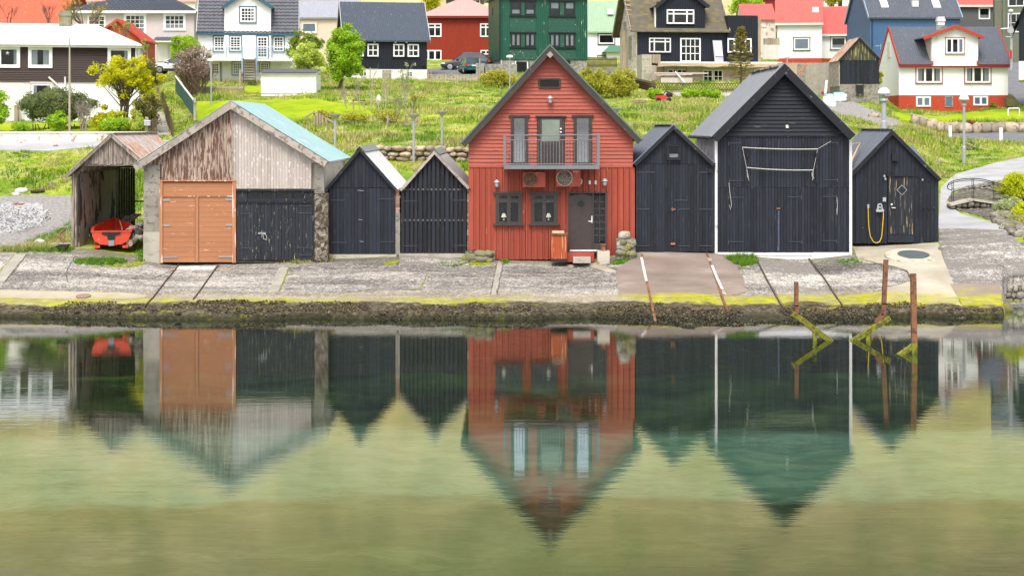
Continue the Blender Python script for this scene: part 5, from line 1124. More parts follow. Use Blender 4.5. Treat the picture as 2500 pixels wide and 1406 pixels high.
# ---- little white shed with pantiles
f = Fr(112, 704, 228)
h = thing('white_garden_shed', 'low white clapboard shed with pantile edge on the lawn', 'shed', f.loc)
part('wall', MB().box(f.x(637),f.x(772),.03,2.6,-.2,f.z(182)), 'white_wall', h)
hplanks(h, frange(0, f.z(182), 8), lambda z: f.x(637), lambda z: f.x(772), 'white_wall', -.03, -.006, .028)
o = part('roof', MB().hexa([(f.x(635),-.2,f.z(181.6)),(f.x(774),-.2,f.z(181.6)),(f.x(774),2.8,f.z(170)),(f.x(635),2.8,f.z(170)),(f.x(635),-.2,f.z(180)),(f.x(774),-.2,f.z(180)),(f.x(774),2.8,f.z(168)),(f.x(635),2.8,f.z(168))]), 'off_white', h)
tag(part('roof_tiles', MB().tiles((f.x(636),-.25,f.z(179.5)),(f.x(773)-f.x(636),0,0),(0,3.0,f.z(168)-f.z(179.5)),.17,.38,.05,.06), 'tile_dark', o), kind='stuff')

# ---- cream house
f = Fr(160, 785, 125)
h = thing('cream_house', 'cream house with ribbed grey metal roof between white and dark houses', 'house', f.loc)
r = sgable(h, f, 722, 870, 44, 2, 8, 'cream_wall', 'grey_sheet', 'corr', base=-1.5, over=.15, ev=.3, pitch=.2)
siding_v(h, f, 728, 850, 47, 118, 'cream_wall', .2)
window(h, f, 738, 772, 57, 80, 'white_paint', -.04, 1, 1, fw=.09, curtain='f', cmat='pale_curtain', trim='cream_wall', tw=.12)

# ---- dark house with slate blue roof
f = Fr(140, 942, 201)
h = thing('dark_blue_house', 'black tarred house with long slate blue corrugated roof and white windows', 'house', f.loc, math.radians(10))
r = sgable(h, f, 836, 1050, 100, 7, 7.5, 'navy_wall', 'slate_sheet', 'corr', base=.2, over=.15, ev=.35, barge='lamp_grey', pitch=.16, wallx=(841,1043))
siding_v(h, f, 842, 1042, 104, 170, 'navy_wall', .17)
part('basement', MB().box(f.x(840.5),f.x(1043.5),-.06,7.4,-.8,f.z(170)), 'white_render', h)
for a, b in ((866,888),(897,924),(960,987),(995,1023)):
    window(h, f, a, b, 108, 139, 'white_paint', -.04, 2, 2, fw=.11, mw=.08, trim=None, sill='navy_wall', over=.06, curtain='l' if a > 990 else None)
window(h, f, 992, 1008, 175, 188, 'white_paint', -.065, 2, 2, fw=.07, mw=.05)
window(h, f, 881, 895, 175, 188, 'white_paint', -.065, 2, 1, fw=.07, mw=.05)
for i in range(4): part('plank', MB().box(f.x(933),f.x(955),-.10,-.063,f.z(201-i*7.3)+.01,f.z(201-(i+1)*7.3)), 'driftwood', h)
part('wall_lamp', MB().box(f.x(1030),f.x(1037),-.2,-.035,f.z(161),f.z(157)), 'window_black', h)
part('rafter_end', MB().box(f.x(880),f.x(884),-.3,-.03,f.z(105),f.z(103)).box(f.x(912),f.x(916),-.3,-.03,f.z(105),f.z(103)).box(f.x(963),f.x(967),-.3,-.03,f.z(105),f.z(103)).box(f.x(990),f.x(994),-.3,-.03,f.z(105),f.z(103)), 'off_white', h)

# ---- red house up the hill
f = Fr(165, 1130, 172)
h = thing('dark_red_house', 'deep red corrugated house with faded pink hip roof behind the cars', 'house', f.loc)
r = sgable(h, f, 1020, 1240, 40, -4, 9, 'red_wall', 'pink_sheet', 'corr', base=-1, over=.3, ev=.4, hipl=4.2, hipr=4.2, pitch=.18, fascia='dark_red_trim')
siding_v(h, f, 1030, 1230, 48, 172, 'red_wall', .18)
window(h, f, 1027, 1078, 58, 91, 'white_paint', -.04, 3, 2, fw=.13, mw=.12, colx=[1046,1062], rowz=[67.5], curtain='l')
window(h, f, 1172, 1200, 58, 91, 'white_paint', -.04, 1, 2, fw=.12, mw=.12, colx=[1186], rowz=[67.5])
window(h, f, 1027, 1078, 123, 148, 'white_paint', -.04, 3, 1, fw=.12, mw=.16, colx=[1046,1062])
window(h, f, 1173, 1200, 123, 134, 'white_paint', -.04, 2, 1, fw=.10, mw=.10)

# ---- green house
f = Fr(148, 1325, 176)
h = thing('green_house', 'tall dark green house with black window frames and concrete basement', 'house', f.loc, math.radians(8))
XL_, XR_ = f.x(1219), f.x(1436); zt = f.z(-12)
part('wall', MB().box(XL_,XR_,0,8,f.z(147),zt), 'green_wall', h)
part('basement', MB().box(XL_+.1,XR_-.05,.05,7.9,-1,f.z(147)-.002), 'grey_block', h)
siding_v(h, f, 1220, 1243, -10, 146, 'green_wall', .2); siding_v(h, f, 1308, 1339, -10, 146, 'green_wall', .2); siding_v(h, f, 1407, 1436, -10, 146, 'green_wall', .2)
for p0, p1 in ((1243.5,1307.5),(1339.5,1406.5)): siding_h(h, f, p0, p1, 40, 80, 'green_wall', 11, -.01); siding_h(h, f, p0, p1, 118, 146, 'green_wall', 8, -.01); siding_h(h, f, p0, p1, -10, 2, 'green_wall', 3, -.01)
for k, (y0_, y1_) in enumerate(((4,38),(82,115))):
    for pa in ((1246,1271,1281,1306),(1342,1367,1379,1404)):
        for i in (0,2):
            window(h, f, pa[i], pa[i+1], y0_, y1_, 'window_black', -.01, 1, 1, fw=.12, proud=.09, curtain=('h' if k == 0 and pa[0] > 1300 else ('b' if k == 0 else 'LR')), sill='window_black', over=.03)
        siding_h(h, f, pa[1]+.8, pa[2]-.8, y0_, y1_, 'green_wall', 9, -.01)
        part('window_head', MB().box(f.x(pa[0]-3),f.x(pa[3]+3),-.16,-.0,f.z(y0_)+.003,f.z(y0_-3)).box(f.x(pa[0]-3),f.x(pa[3]+3),-.16,-.0,f.z(y1_+4),f.z(y1_)-.07), 'window_black', h)
part('corner_board', MB().box(XL_-.06,XL_+.04,-.08,-.045,f.z(147),zt), 'window_black', h)
part('down_pipe', MB().tube([(f.x(1223),-.1,zt),(f.x(1223),-.1,f.z(147))],.05,6), 'green_wall', h)
part('down_pipe', MB().tube([(f.x(1223),-.06,f.z(147)),(f.x(1223),-.06,0)],.05,6), 'off_white', h)
part('dark_doorway', MB().box(f.x(1259),f.x(1292),-.02,.045,-.4,f.z(152)), 'interior_shade', h)
part('door_frame', MB().box(f.x(1257),f.x(1259),-.06,.04,-.4,f.z(150)).box(f.x(1286),f.x(1289),-.06,-.021,-.4,f.z(152)), 'white_paint', h)
part('dark_doorway', MB().box(f.x(1374),f.x(1393),-.02,.045,-.4,f.z(149)), 'interior_shade', h)
part('wall_lamp', MB().lathe([(0,-.12),(.14,-.10),(.16,0)],12,(f.x(1251),.04,f.z(160)),'y'), 'off_white', h)
part('side_window', MB().box(XL_-.04,XL_,4.6,5.4,f.z(30),f.z(12)), 'window_black', h)
part('roof', MB().px([(-.4,zt-.15),(8.4,zt-.15),(8.4,zt),(4,zt+3.2),(-.4,zt)], XL_-.35, XR_+.3), 'green_edge', h)

# ---- white house with pale green roof
f = Fr(168, 1475, 142)
h = thing('white_green_roof_house', 'white house with pale green metal roof beside the green house', 'house', f.loc)
r = sgable(h, f, 1433, 1545, 79, 4, 7.5, 'white_wall', 'pale_green_sheet', 'corr', base=-2, over=.1, ev=.3, pitch=.2)
p_ = r['slope'](f.x(1493), .62); part('skylight', MB().box(f.x(1485),f.x(1500),p_.y-.7,p_.y+.2,p_.z-.2,p_.z+.35), 'white_paint', r['roof'])
window(h, f, 1461, 1500, 84, 108, 'white_paint', -.01, 1, 1, fw=.13, trim='window_black', tw=.08)
window(h, f, 1460, 1478, 137, 146, 'white_paint', -.01, 1, 1, fw=.09, trim='window_black', tw=.08)
part('porch', MB().box(f.x(1479),f.x(1510),-2.0,-.003,-1,f.z(128)), 'white_wall', h)
part('porch_roof', MB().hexa([(f.x(1469),-2.4,f.z(130)),(f.x(1515),-2.4,f.z(130)),(f.x(1515),-.003,f.z(130)),(f.x(1469),-.003,f.z(130)),(f.x(1487),-1.2,f.z(113)),(f.x(1515),-1.2,f.z(113)),(f.x(1515),-.01,f.z(113)),(f.x(1487),-.01,f.z(113))]), 'green_sheet', h)

# ---- black house with mossy roof, being rebuilt
f = Fr(140, 1668, 205)
h = thing('black_mossy_house', 'black house under a mossy patched roof with unfinished timber terrace', 'house', f.loc, math.radians(6))
z_t = f.z(152)
r = sgable(h, f, 1536, 1781, 77, -34, 8.5, 'navy_wall', 'mossy_roof', 'flat', base=f.z(155), over=.2, ev=.45, wallx=(1554,1776), barge='old_planks')
part('gable_wall', MB().px([(0.02,f.z(170)),(8.4,f.z(170)),(8.4,r['zw']),(4.25,r['zr']-.25),(0.02,r['zw'])], f.x(1553), f.x(1554)-.002), 'white_wash_old', h)
part('gable_base', MB().box(f.x(1553)-.08,f.x(1554)-.003,.0,8.4,-1.0,f.z(170)-.003), 'white_render', h)
w0 = MB()
for yy, za, zb in ((2.4,120,75),(4.9,72,35)): w0.box(f.x(1553)-.10,f.x(1553)-.003,yy,yy+1.0,f.z(za+22),f.z(zb+10))
part('side_window', w0, 'driftwood', h)
w0 = MB()
for k in range(12): w0.beam((f.x(1533),.1+k*.36,r['ze']+.1+k*.45),(f.x(1548),.1+k*.36,r['ze']+.05+k*.45),.05,.10)
part('purlin_end', w0, 'new_timber', r['roof'])
part('timber_post', MB().box(f.x(1538),f.x(1546),4.0,4.25,-.4,f.z(70)), 'new_timber', h)
siding_v(h, f, 1555, 1775, 80, 152, 'navy_wall', .2)
dormer(h, f, 1600, 1721, 82, 8, 1660, -38, 4.2, 'navy_wall', 'mossy_roof', 'window_black', (1594,17), (1732,15), y=-.12, bw=.3)
siding_v(h, f, 1601, 1720, 6, 79.5, 'navy_wall', .2, y=-.125)
part('dormer_cheek_board', MB().box(f.x(1597),f.x(1600)-.003,-.1,.3,f.z(68),f.z(18)), 'off_white', h)
window(h, f, 1626, 1694, 24.5, 59.5, 'white_paint', -.165, fw=.11, mw=.12, colx=[1643,1676], rowz=[35], sill='window_black')
window(h, f, 1583, 1637, 93.5, 129, 'white_paint', -.05, fw=.10, mw=.10, colx=[1596,1623], rowz=[103], sill='window_black', over=.04)
window(h, f, 1660, 1711, 93.5, 152, 'white_paint', -.05, 4, 3, fw=.12, mw=.06, name='glazed_door', split=True)
window(h, f, 1776, 1836, 94, 129, 'white_paint', -.30, fw=.12, mw=.14, colx=[1793,1820])
part('leaning_door', MB().hexa([(f.x(1743),-.5,z_t),(f.x(1765),-.5,z_t),(f.x(1765),-.45,z_t),(f.x(1743),-.45,z_t),(f.x(1740),-.14,f.z(99)),(f.x(1763),-.14,f.z(99)),(f.x(1763),-.09,f.z(99)),(f.x(1740),-.09,f.z(99))]), 'lamp_grey', h)
part('door_panel', MB().hexa([(f.x(1745.5),-.505,z_t+.5),(f.x(1763),-.505,z_t+.5),(f.x(1763),-.46,z_t+.5),(f.x(1745.5),-.46,z_t+.5),(f.x(1742),-.175,f.z(102)),(f.x(1761),-.175,f.z(102)),(f.x(1761),-.12,f.z(102)),(f.x(1742),-.12,f.z(102))]), 'white_paint', h)
part('annex', MB().box(f.x(1776.5),f.x(1852),-.25,4,f.z(155),f.z(38)), 'navy_wall', h)
siding_v(h, f, 1777, 1851, 39, 152, 'navy_wall', .2, y=-.255)
part('annex_frame', MB().box(f.x(1853),f.x(1860),-.2,2,f.z(152),f.z(42)), 'new_timber', h)
# terrace
tz = f.z(152)
ter = part('terrace', MB().box(f.x(1598),f.x(1905),-1.35,-.3,tz-.16,tz-.02), 'off_white', h)
part('fascia', MB().box(f.x(1598),f.x(1905),-1.41,-1.353,tz-.42,tz-.165), 'new_timber', ter)
part('lower_wall', MB().box(f.x(1575),f.x(1900),-.4,.0,-.8,tz-.3), 'pale_sheathing', h)
for i in range(17): px_ = 1600+i*18; part('joist', MB().box(f.x(px_),f.x(px_)+.07,-1.3,-.41,tz-.40,tz-.17), 'new_timber', ter)
for px_ in (1578,1600,1617,1648,1673,1697,1711,1766,1790,1815): part('stud', MB().box(f.x(px_)-.05,f.x(px_)+.05,-.5,-.403,-.6,tz-.31), 'new_timber', h)
for py_ in (184,197): part('rail', MB().box(f.x(1673),f.x(1715),-.56,-.503,f.z(py_)-.05,f.z(py_)+.05).box(f.x(1766),f.x(1830),-.56,-.503,f.z(py_)-.05,f.z(py_)+.05), 'new_timber', h)
window(h, f, 1627, 1675, 170, 180, 'off_white', -.42, 4, 1, fw=.08, mw=.09)
window(h, f, 1714, 1739, 171, 204, 'off_white', -.42, 2, 2, fw=.10, mw=.06); window(h, f, 1740, 1764, 171, 204, 'off_white', -.42, 2, 2, fw=.10, mw=.06)
part('corner_wall', MB().box(f.x(1553),f.x(1577),-2.4,0,-.9,f.z(137)), 'smooth_concrete', h)
for i in range(5): part('board', MB().box(f.x(1578+i*4),f.x(1578+i*4+3.4),-2.5,-2.42,f.z(158),f.z(137)), 'fence_wood', h)
part('scaffold_board', MB().beam(f.p(1556,169,-2.9),f.p(1640,163,-2.9),.25,.05).beam(f.p(1600,160,-2.8),f.p(1700,160,-2.8),.08,.05), 'new_timber', h)
part('wood_stack', MB().beam(f.p(1579,182,-2.7),f.p(1712,182,-2.7),.35,.10).beam(f.p(1584,187,-2.9),f.p(1672,185,-2.9),.25,.08).box(f.x(1596),f.x(1672),-3.0,-2.4,f.z(205),f.z(193)), 'pale_sheathing', h)
part('prop', MB().beam(f.p(1630,178,-3.0),f.p(1652,205,-3.4),.09), 'white_paint', h)
cb_ = MB()
for a, b, s_ in ((1625,1700,2.5),(1700,1760,5),(1760,1890,5)):
    cb_.tube([f.p(a+(b-a)*i/8, 161+s_*4*(i/8)*(1-i/8), -1.5) for i in range(9)], .03, 5)
part('hanging_hose', cb_, 'yellow_hose_old' if 'yellow_hose_old' in M else P('yellow_hose_old', (.55,.42,.20), .7, .05, .1, bump=0), h)

# ---- white houses with red roofs
f = Fr(158, 1950, 153)
h = thing('white_red_roof_house', 'white house with bright red roof and one square window, red base', 'house', f.loc, math.radians(-9))
r = sgable(h, f, 1893, 2009, 57, -40, 7.5, 'white_wall', 'red_sheet', 'corr', base=-1.5, over=.1, ev=.3, pitch=.2, fascia='off_white', wallx=(1898,2006))
window(h, f, 1938, 1976, 93, 123, 'white_paint', -.01, 1, 1, fw=.13, trim='window_black', tw=.06, curtain='f', cmat='pale_curtain', over=.04)
part('plinth', MB().box(f.x(1897.5),f.x(2006.5),-.05,.0,-1.5,f.z(143)), 'red_plinth', h)
p_ = r['slope'](f.x(1991), .33); part('skylight', MB().box(f.x(1983),f.x(1999),p_.y-.4,p_.y+.2,p_.z-.3,p_.z+.2), 'white_paint', r['roof'])
part('corner_board', MB().box(f.x(1896),f.x(1898),-.05,0,f.z(143),f.z(60)), 'window_black', h)
f = Fr(160, 2055, 153)
h = thing('white_red_roof_house', 'white house with lower red roof and mossy chimney beside the blue house', 'house', f.loc, math.radians(-10))
r = sgable(h, f, 2001, 2112, 84, 17, 7.5, 'white_wall', 'red_sheet', 'corr', base=-1.5, over=.1, ev=.3, pitch=.2, fascia='off_white', wallx=(2006,2110))
window(h, f, 2029, 2065, 91, 121, 'white_paint', -.01, 1, 1, fw=.14, trim='window_black', tw=.06, curtain='b', over=.04)
part('plinth', MB().box(f.x(2005.5),f.x(2110.5),-.05,.0,-1.5,f.z(143)), 'red_plinth', h)
chimney(r['roof'], f.xd(2097,3.2), 3.2, f.zd(30,3.2), f.zd(-14,3.2), .8, 'mossy_stone')
f = Fr(170, 1850, 150)
h = thing('red_roof_outbuilding', 'low building with salmon red roof behind the black flat annex', 'shed', f.loc)
r = sgable(h, f, 1812, 1896, 49, 11, 6, 'white_wash_old', 'red_sheet', 'corr', base=-2, over=.1, ev=.2, pitch=.2)
fx = thing('board_fence', 'pale unpainted board screen between black annex and white house', 'fence', W(1880,150,146)); fF = Fr(146,1880,150)
for i in range(8): part('board', MB().box(fF.x(1862+i*5),fF.x(1862+i*5+4.6),0,.04,fF.z(146),fF.z(110+random.uniform(-1,1))), 'off_white', fx)
for i in range(8): part('board', MB().box(fF.x(1864+i*5),fF.x(1864+i*5+4.6),.05,.09,fF.z(112),fF.z(94+random.uniform(-1,1))), 'fence_wood', fx)
part('rail', MB().box(fF.x(1858),fF.x(1902),.041,.049,fF.z(147),fF.z(144)), 'new_timber', fx)

# ---- blue house
f = Fr(148, 2230, 172)
h = thing('blue_house', 'blue clad house with peeling grey corrugated roof and skylights', 'house', f.loc, math.radians(3))
r = sgable(h, f, 2117, 2349, 44, -58, 8, 'blue_wall', 'dark_sheet', 'corr', base=-2, over=.15, ev=.3, pitch=.17, barge='sky_trim', wallx=(2122,2346))
siding_v(h, f, 2128, 2345, 49, 172, 'blue_wall', .2)
part('corner_board', MB().box(f.x(2122),f.x(2126),-.06,0,f.z(172),f.z(48)), 'blue_wall', h)
part('down_pipe', MB().tube([f.p(2127,46,-.1),f.p(2127,165,-.1)],.04,6), 'window_black', h)
for a, b, t0 in ((2156,2174,.34),(2286,2304,.34)):
    v = []
    for t_ in (.22,.42): 
        q = r['slope'](0,t_); v.append(q)
    part('skylight', MB().hexa([(f.x(a),v[0].y-.03,v[0].z+.10),(f.x(b),v[0].y-.03,v[0].z+.10),(f.x(b),v[0].y+.06,v[0].z-.05),(f.x(a),v[0].y+.06,v[0].z-.05),(f.x(a),v[1].y-.03,v[1].z+.10),(f.x(b),v[1].y-.03,v[1].z+.10),(f.x(b),v[1].y+.06,v[1].z-.05),(f.x(a),v[1].y+.06,v[1].z-.05)]), 'white_paint', r['roof'])
q = r['slope'](0,.28); part('roof_vent', MB().box(f.x(2233),f.x(2249),q.y-.2,q.y+.3,q.z-.1,q.z+.45), 'off_white', r['roof'])

# ---- dark grey and olive houses at the top right
f = Fr(165, 2388, 120)
h = thing('grey_house', 'dark grey rendered house with red roof behind the blue house', 'house', f.loc)
r = sgable(h, f, 2340, 2436, 13, -40, 8, 'grey_wall', 'red_sheet', 'corr', base=-2, over=.1, ev=.3, pitch=.2, fascia='off_white', wallx=(2330,2434))
window(h, f, 2389, 2417, 19, 48, 'white_paint', -.01, 1, 1, fw=.13, curtain='b')
f = Fr(150, 2470, 150)
h = thing('olive_house', 'olive green clapboard house with tall dark windows at the right edge', 'house', f.loc, math.radians(-15))
part('wall', MB().box(f.x(2430),f.x(2560),.03,8,-1,f.z(-40)), 'olive_wall', h)
siding_h(h, f, 2430, 2560, -40, 150, 'olive_wall', 34, .03)
part('wall', MB().box(f.x(2449),f.x(2455),-.25,.02,-1,f.z(-40)), 'olive_wall', h)
window(h, f, 2461, 2500, -14, 17, 'white_paint', -.02, 2, 1, fw=.10); window(h, f, 2461, 2500, 33, 80, 'white_paint', -.02, 2, 2, fw=.10)
part('roof', MB().px([(-.4,f.z(-40)),(8.4,f.z(-40)),(4,f.z(-130))], f.x(2424), f.x(2566)), 'dark_sheet', h)
f = Fr(112, 2500, 166)
h = thing('black_gable_house', 'black boarded gable house cut by the right edge above the road', 'house', f.loc, math.radians(-17))
xl, zl, ax, az = f.x(2470), f.z(76), f.x(2545), f.z(-75); xr, zr = f.x(2620), f.z(76); g = gfun(ax,az-.1,xl,zl-.1,xr,zr-.1)
part('wall', MB().py([(f.x(2488),f.z(150)),(f.x(2602),f.z(150)),(f.x(2602),g(f.x(2602))),(ax,az-.15),(f.x(2488),g(f.x(2488)))], 0, 7), 'navy_wall', h)
part('plinth', MB().box(f.x(2488),f.x(2602),-.02,7,-.8,f.z(150)-.003), 'white_wall', h)
for q in ((xl,zl),(xr,zr)): part('roof', MB().py([(ax,az),q,(q[0],q[1]-.12),(ax,az-.12)], -.4, 7.2), 'window_black', h)

# ---- small black shed with rusty roof, stone base
f = Fr(117, 2098, 246)
h = thing('tarred_shed', 'small black tarred shed on stone base with mossy gable and rusty roof', 'shed', f.loc)
D = 3.6; ax, az = f.x(2098), f.z(92); xl, zl = f.x(2046), f.z(149); xr, zr = f.x(2149), f.z(145); g = gfun(ax,az-.06,xl,zl-.06,xr,zr-.06); x0, x1 = f.x(2050), f.x(2146)
part('wall', MB().py([(x0+.02,f.z(206)),(x1-.02,f.z(206)),(x1-.02,g(x1)),(ax,az-.12),(x0+.02,g(x0))], .06, D), 'dark_timber', h)
vplanks(h, frange(x0,x1,16), f.z(148), g, 'moss_planks', -.03, .05, .015, apx=ax, jit=.03)
vplanks(h, frange(x0,x1,16), f.z(206), lambda x: f.z(148.6), 'tarred_black', -.02, .05, .01, jit=.01)
part('stone_base', rough_block(x0,x1,0,D,-.6,f.z(206)-.003,5,.08,8), 'concrete', h)
part('side_boards', MB().box(x0-.06,x0+.019,0,D,f.z(211),f.z(149)), 'driftwood', h)
part('hatch', MB().box(f.x(2090),f.x(2106),-.10,-.07,f.z(229),f.z(208)), 'window_black', h); part('hatch_frame', MB().box(f.x(2088),f.x(2108),-.12,-.09,f.z(235),f.z(230)).box(f.x(2088),f.x(2090)-.002,-.12,-.09,f.z(230),f.z(206.5)).box(f.x(2106)+.002,f.x(2108),-.12,-.09,f.z(230),f.z(206.5)), 'moss_planks', h)
for a_ in ((xl,zl),(xr,zr)): slope(h, (ax,az), a_, -.12, D, .06, 'black_trim', 'rust_roof2' if 'rust_roof2' in M else P('rust_roof2', (.36,.20,.13), .7, .05, .2, wear=(.50,.42,.36), wamt=.3, wscale=(2,6,2), bump=.1), 'corr', .14, .014)
board(h, (xl,zl), (ax,az), .12, -.17, -.125, 'black_trim', side=-1); board(h, (xr,zr), (ax,az), .12, -.17, -.125, 'black_trim', side=1)

# ---- white house with red basement
f = Fr(120, 2328, 275)
h = thing('white_red_base_house', 'white house with red painted basement, red trim and dormer gable', 'house', f.loc)
D = 6.4
r = sgable(h, f, 2193.5, 2467.5, 158.5, 67, D, 'white_wall', 'dark_sheet', 'corr', base=f.z(233), over=.06, ev=.28, pitch=.15, barge='red_trim', fascia='dark_red_trim', wallx=(2194.5,2461))
bs_ = part('basement', MB().box(f.x(2194),f.x(2461.5),-.03,D+.02,-.8,f.z(233)-.003), 'red_plinth', h)
part('dormer_wall', MB().box(f.x(2272.5),f.x(2384.5),-.33,.0,f.z(162),f.z(140)), 'white_wall', h)
dormer(h, f, 2272, 2385, 140, 92, 2329, 63, 3.0, 'white_wall', 'dark_sheet', 'red_trim', (2248,93), (2397,92), y=-.33, bw=.2)
part('dormer_cheek', MB().box(f.x(2271.5)-.02,f.x(2272)-.003,-.3,1.2,f.z(150),f.z(96)), 'cream_wall', h)
window(h, f, 2306, 2350, 94, 132, 'white_paint', -.335, fw=.11, mw=.13, colx=[2321,2336.5], trim='red_trim', tw=.045, curtain='r', cmat='pale_curtain', over=.03)
window(h, f, 2237, 2299, 164, 203, 'white_paint', -.0, fw=.12, mw=.14, colx=[2258,2278], trim='dark_red_trim', tw=.06, curtain='lr', over=.02)
window(h, f, 2356, 2418, 163, 203, 'white_paint', -.0, fw=.12, mw=.14, colx=[2376,2397], trim='dark_red_trim', tw=.06, curtain='lr', over=.02)
window(h, f, 2236, 2272, 236, 261, 'white_paint', -.035, fw=.11, mw=.15, colx=[2254], curtain='f', cmat='pale_curtain')
window(h, f, 2375.5, 2411.5, 235, 258, 'white_paint', -.035, fw=.11, mw=.15, colx=[2394], curtain='f', cmat='sky_trim')
window(h, f, 2306, 2326, 235, 262, 'driftwood', -.035, fw=.06, curtain='f', cmat='pale_curtain', name='cellar_door')
q = Vector((f.x(2175)+.02, 0, 0)); wz = MB(); wz.box(f.x(2194.5)-.06,f.x(2194.5)-.003,2.6,3.5,f.z(137),f.z(98)); part('side_window', wz, 'off_white', h)
part('gutter_end', MB().box(f.x(2272),f.x(2276),-.36,-.335,f.z(160),f.z(150)).box(f.x(2381),f.x(2385),-.36,-.335,f.z(160),f.z(150)), 'red_trim', h)
chimney(r['roof'], f.xd(2296,D/2), D/2, f.zd(75,D/2), f.zd(42,D/2), .5, 'white_render')
part('chimney_base', MB().box(f.xd(2283,D/2),f.xd(2309,D/2),D/2-.3,D/2+.3,f.zd(76,D/2),f.zd(63,D/2)), 'grey_block', r['roof'])
st = thing('stone_steps', 'dark mossy steps at the right corner of white red based house', 'steps', W(2473,250,119)); fS = Fr(119,2473,250)
for i in range(5): part('step', MB().box(fS.x(2462),fS.x(2486),.35*i,.35*(i+1)+.02,-.3,fS.z(250-4.2*(i+1))), 'mossy_stone', st)
an_ = MB().tube([f.p(2150,122,1.5),f.p(2150,108,1.5)],.02,5)
solo('aerial', MB().tube([W(2150,122,123)-f.loc,W(2150,108,123)-f.loc],.02,5).tube([W(2136,113,123)-f.loc,W(2152,113,123)-f.loc],.02,4).tube([W(2143,116,123)-f.loc,W(2143,110,123)-f.loc],.015,4), 'lamp_grey', 'thin tv aerial at the left gable of the white red based house', 'aerial', f.loc)
# ---- far slivers along the top edge
for (a,b,ye,yr,D_,wl_,rf,dd,lb) in ((150,480,4,-40,9,'white_wall','pink_sheet',200,'far house with pale pink roof above the tiled pink house'),
        (700,835,-6,-60,8,'cream_wall','grey_sheet',205,'far house with pale roof above the cream house'),
        (1085,1180,-2,-60,8,'grey_wall','grey_sheet',215,'far grey house above the pink hip roof'),
        (1862,1898,-6,-60,7,'dark_red_trim','red_sheet',200,'dark red house sliver above the salmon outbuilding'),
        (2008,2092,-8,-60,8,'white_wall','dark_sheet',205,'far white house above the lower red roof')):
    f = Fr(dd, (a+b)/2, 60); h = thing('far_house', lb, 'house', f.loc); r = sgable(h, f, a, b, ye, yr, D_, wl_, rf, 'corr', base=-4, over=.2, ev=.3, pitch=.4)
    if a == 2008: window(h, f, 2046, 2056, 0, 16, 'window_black', -.01, 1, 2, fw=.06)
    if a == 1085: window(h, f, 1150, 1172, 0, 14, 'white_paint', -.01, 2, 1, fw=.08)
# ================================================================== THINGS IN FRONT OF AND AROUND THE BOATHOUSES
# ---- red rowing boat
f = Fr(60.6, 270, 607)
boat = thing('rowing_boat', 'red plastic rowing boat with black stern pad inside the open shelter', 'boat', W(270,606,60.6)+Vector((0,.1,0)), math.radians(11))
def hull_pts(t, off=0.0):                                   # t 0 stern .. 1 bow; half section from keel to gunwale
    w = .74*(1-max(0,(t-.35)/.65)**2.2)*(0.93+.07*min(1,t/.35)) - off; w = max(w, .015)
    zs = .60+.30*t*t; zb = .10+off*1.2+.25*max(0,(t-.7)/.3)**2
    return [(0,zb),(w*.55,zb+.03),(w*.86,zb+.16),(w*.97,zs*.68+zb*.2),(w,zs)]
Lb = 3.3; NB = 14
def hull(off, rev=False):
    mb = MB(); base = 0; n = 9
    for i in range(NB+1):
        t = i/NB; h_ = hull_pts(t, off); full = [(-x,z) for x,z in reversed(h_[1:])]+h_
        for x, z in full: mb.v.append((x, off+(Lb-2*off)*t, z))
    for i in range(NB):
        for j in range(n-1): a = i*n+j; mb.f.append((a,a+1,a+n+1,a+n))
    return mb
mb = hull(0); n = 9; mb.f.append(tuple(range(n))); part('hull', mb, 'boat_red', boat, smooth=False)
mi = hull(.055); mi.f.append(tuple(range(n))); part('inner_hull', mi, 'boat_red', boat)
rim = MB()
for sx in (-1,1):
    for i in range(NB):
        a, b = hull_pts(i/NB)[-1], hull_pts((i+1)/NB)[-1]
        rim.beam((sx*(a[0]-.02),Lb*i/NB,a[1]),(sx*(b[0]-.02),Lb*(i+1)/NB,b[1]),.10,.05)
rim.beam((-.72,.02,.60),(.72,.02,.60),.10,.05); part('gunwale', rim, 'boat_red', boat)
for yy in (.55,1.6): part('thwart', MB().box(-.62,.62,yy,yy+.28,.40,.45), 'boat_red', boat)
part('stern_pad', MB().py([(-.33,.60),(.33,.60),(.33,.50),(.14,.44),(.12,.30),(-.12,.30),(-.14,.44),(-.33,.50)], -.03, -.002), 'black_rubber', boat)
part('outboard_plate', MB().box(-.10,.10,-.035,-.031,.08,.28), 'galvanised', boat)
part('bracket', MB().box(-.30,.28,.25,.31,.62,.66), 'black_rubber', boat)
for x in (-.5,.5): part('runner', MB().box(x-.10,x+.10,-.015,1.2,.0,.10), 'boat_red', boat)
part('painter_rope', MB().tube([(.20,2.5,.84),(.30,2.2,.60),(.32,1.6,.42),(.38,1.1,.46),(.5,.7,.62),(.62,.4,.67)],.018,5), 'rope', boat)
for sx in (-1,1): part('ring', MB().lathe([(.035,-.01),(.05,0),(.035,.01),(.02,0),(.035,-.01)],8,(sx*.78,.1,.45),'x',False), 'galvanised', boat)
for i, (a, b, w_, lb) in enumerate(((W(300,546,65.2),W(318,528,66),.4,'broad grey board leaning behind the bow of the red boat'),(W(302,545,64.6),W(334,523,65.4),.4,'wide weathered board lying over the junk behind red boat'),
        (W(322,565,62),W(345,540,63),.14,'thin plank on the junk pile right of the red boat'),(W(318,575,61.6),W(350,556,62.6),.12,'narrow plank near the log right of the red boat'))):
    solo('plank', MB().beam((0,0,.0),b-a,w_,.05), 'driftwood', lb, 'plank', a, 'old planks in the boat shelter')
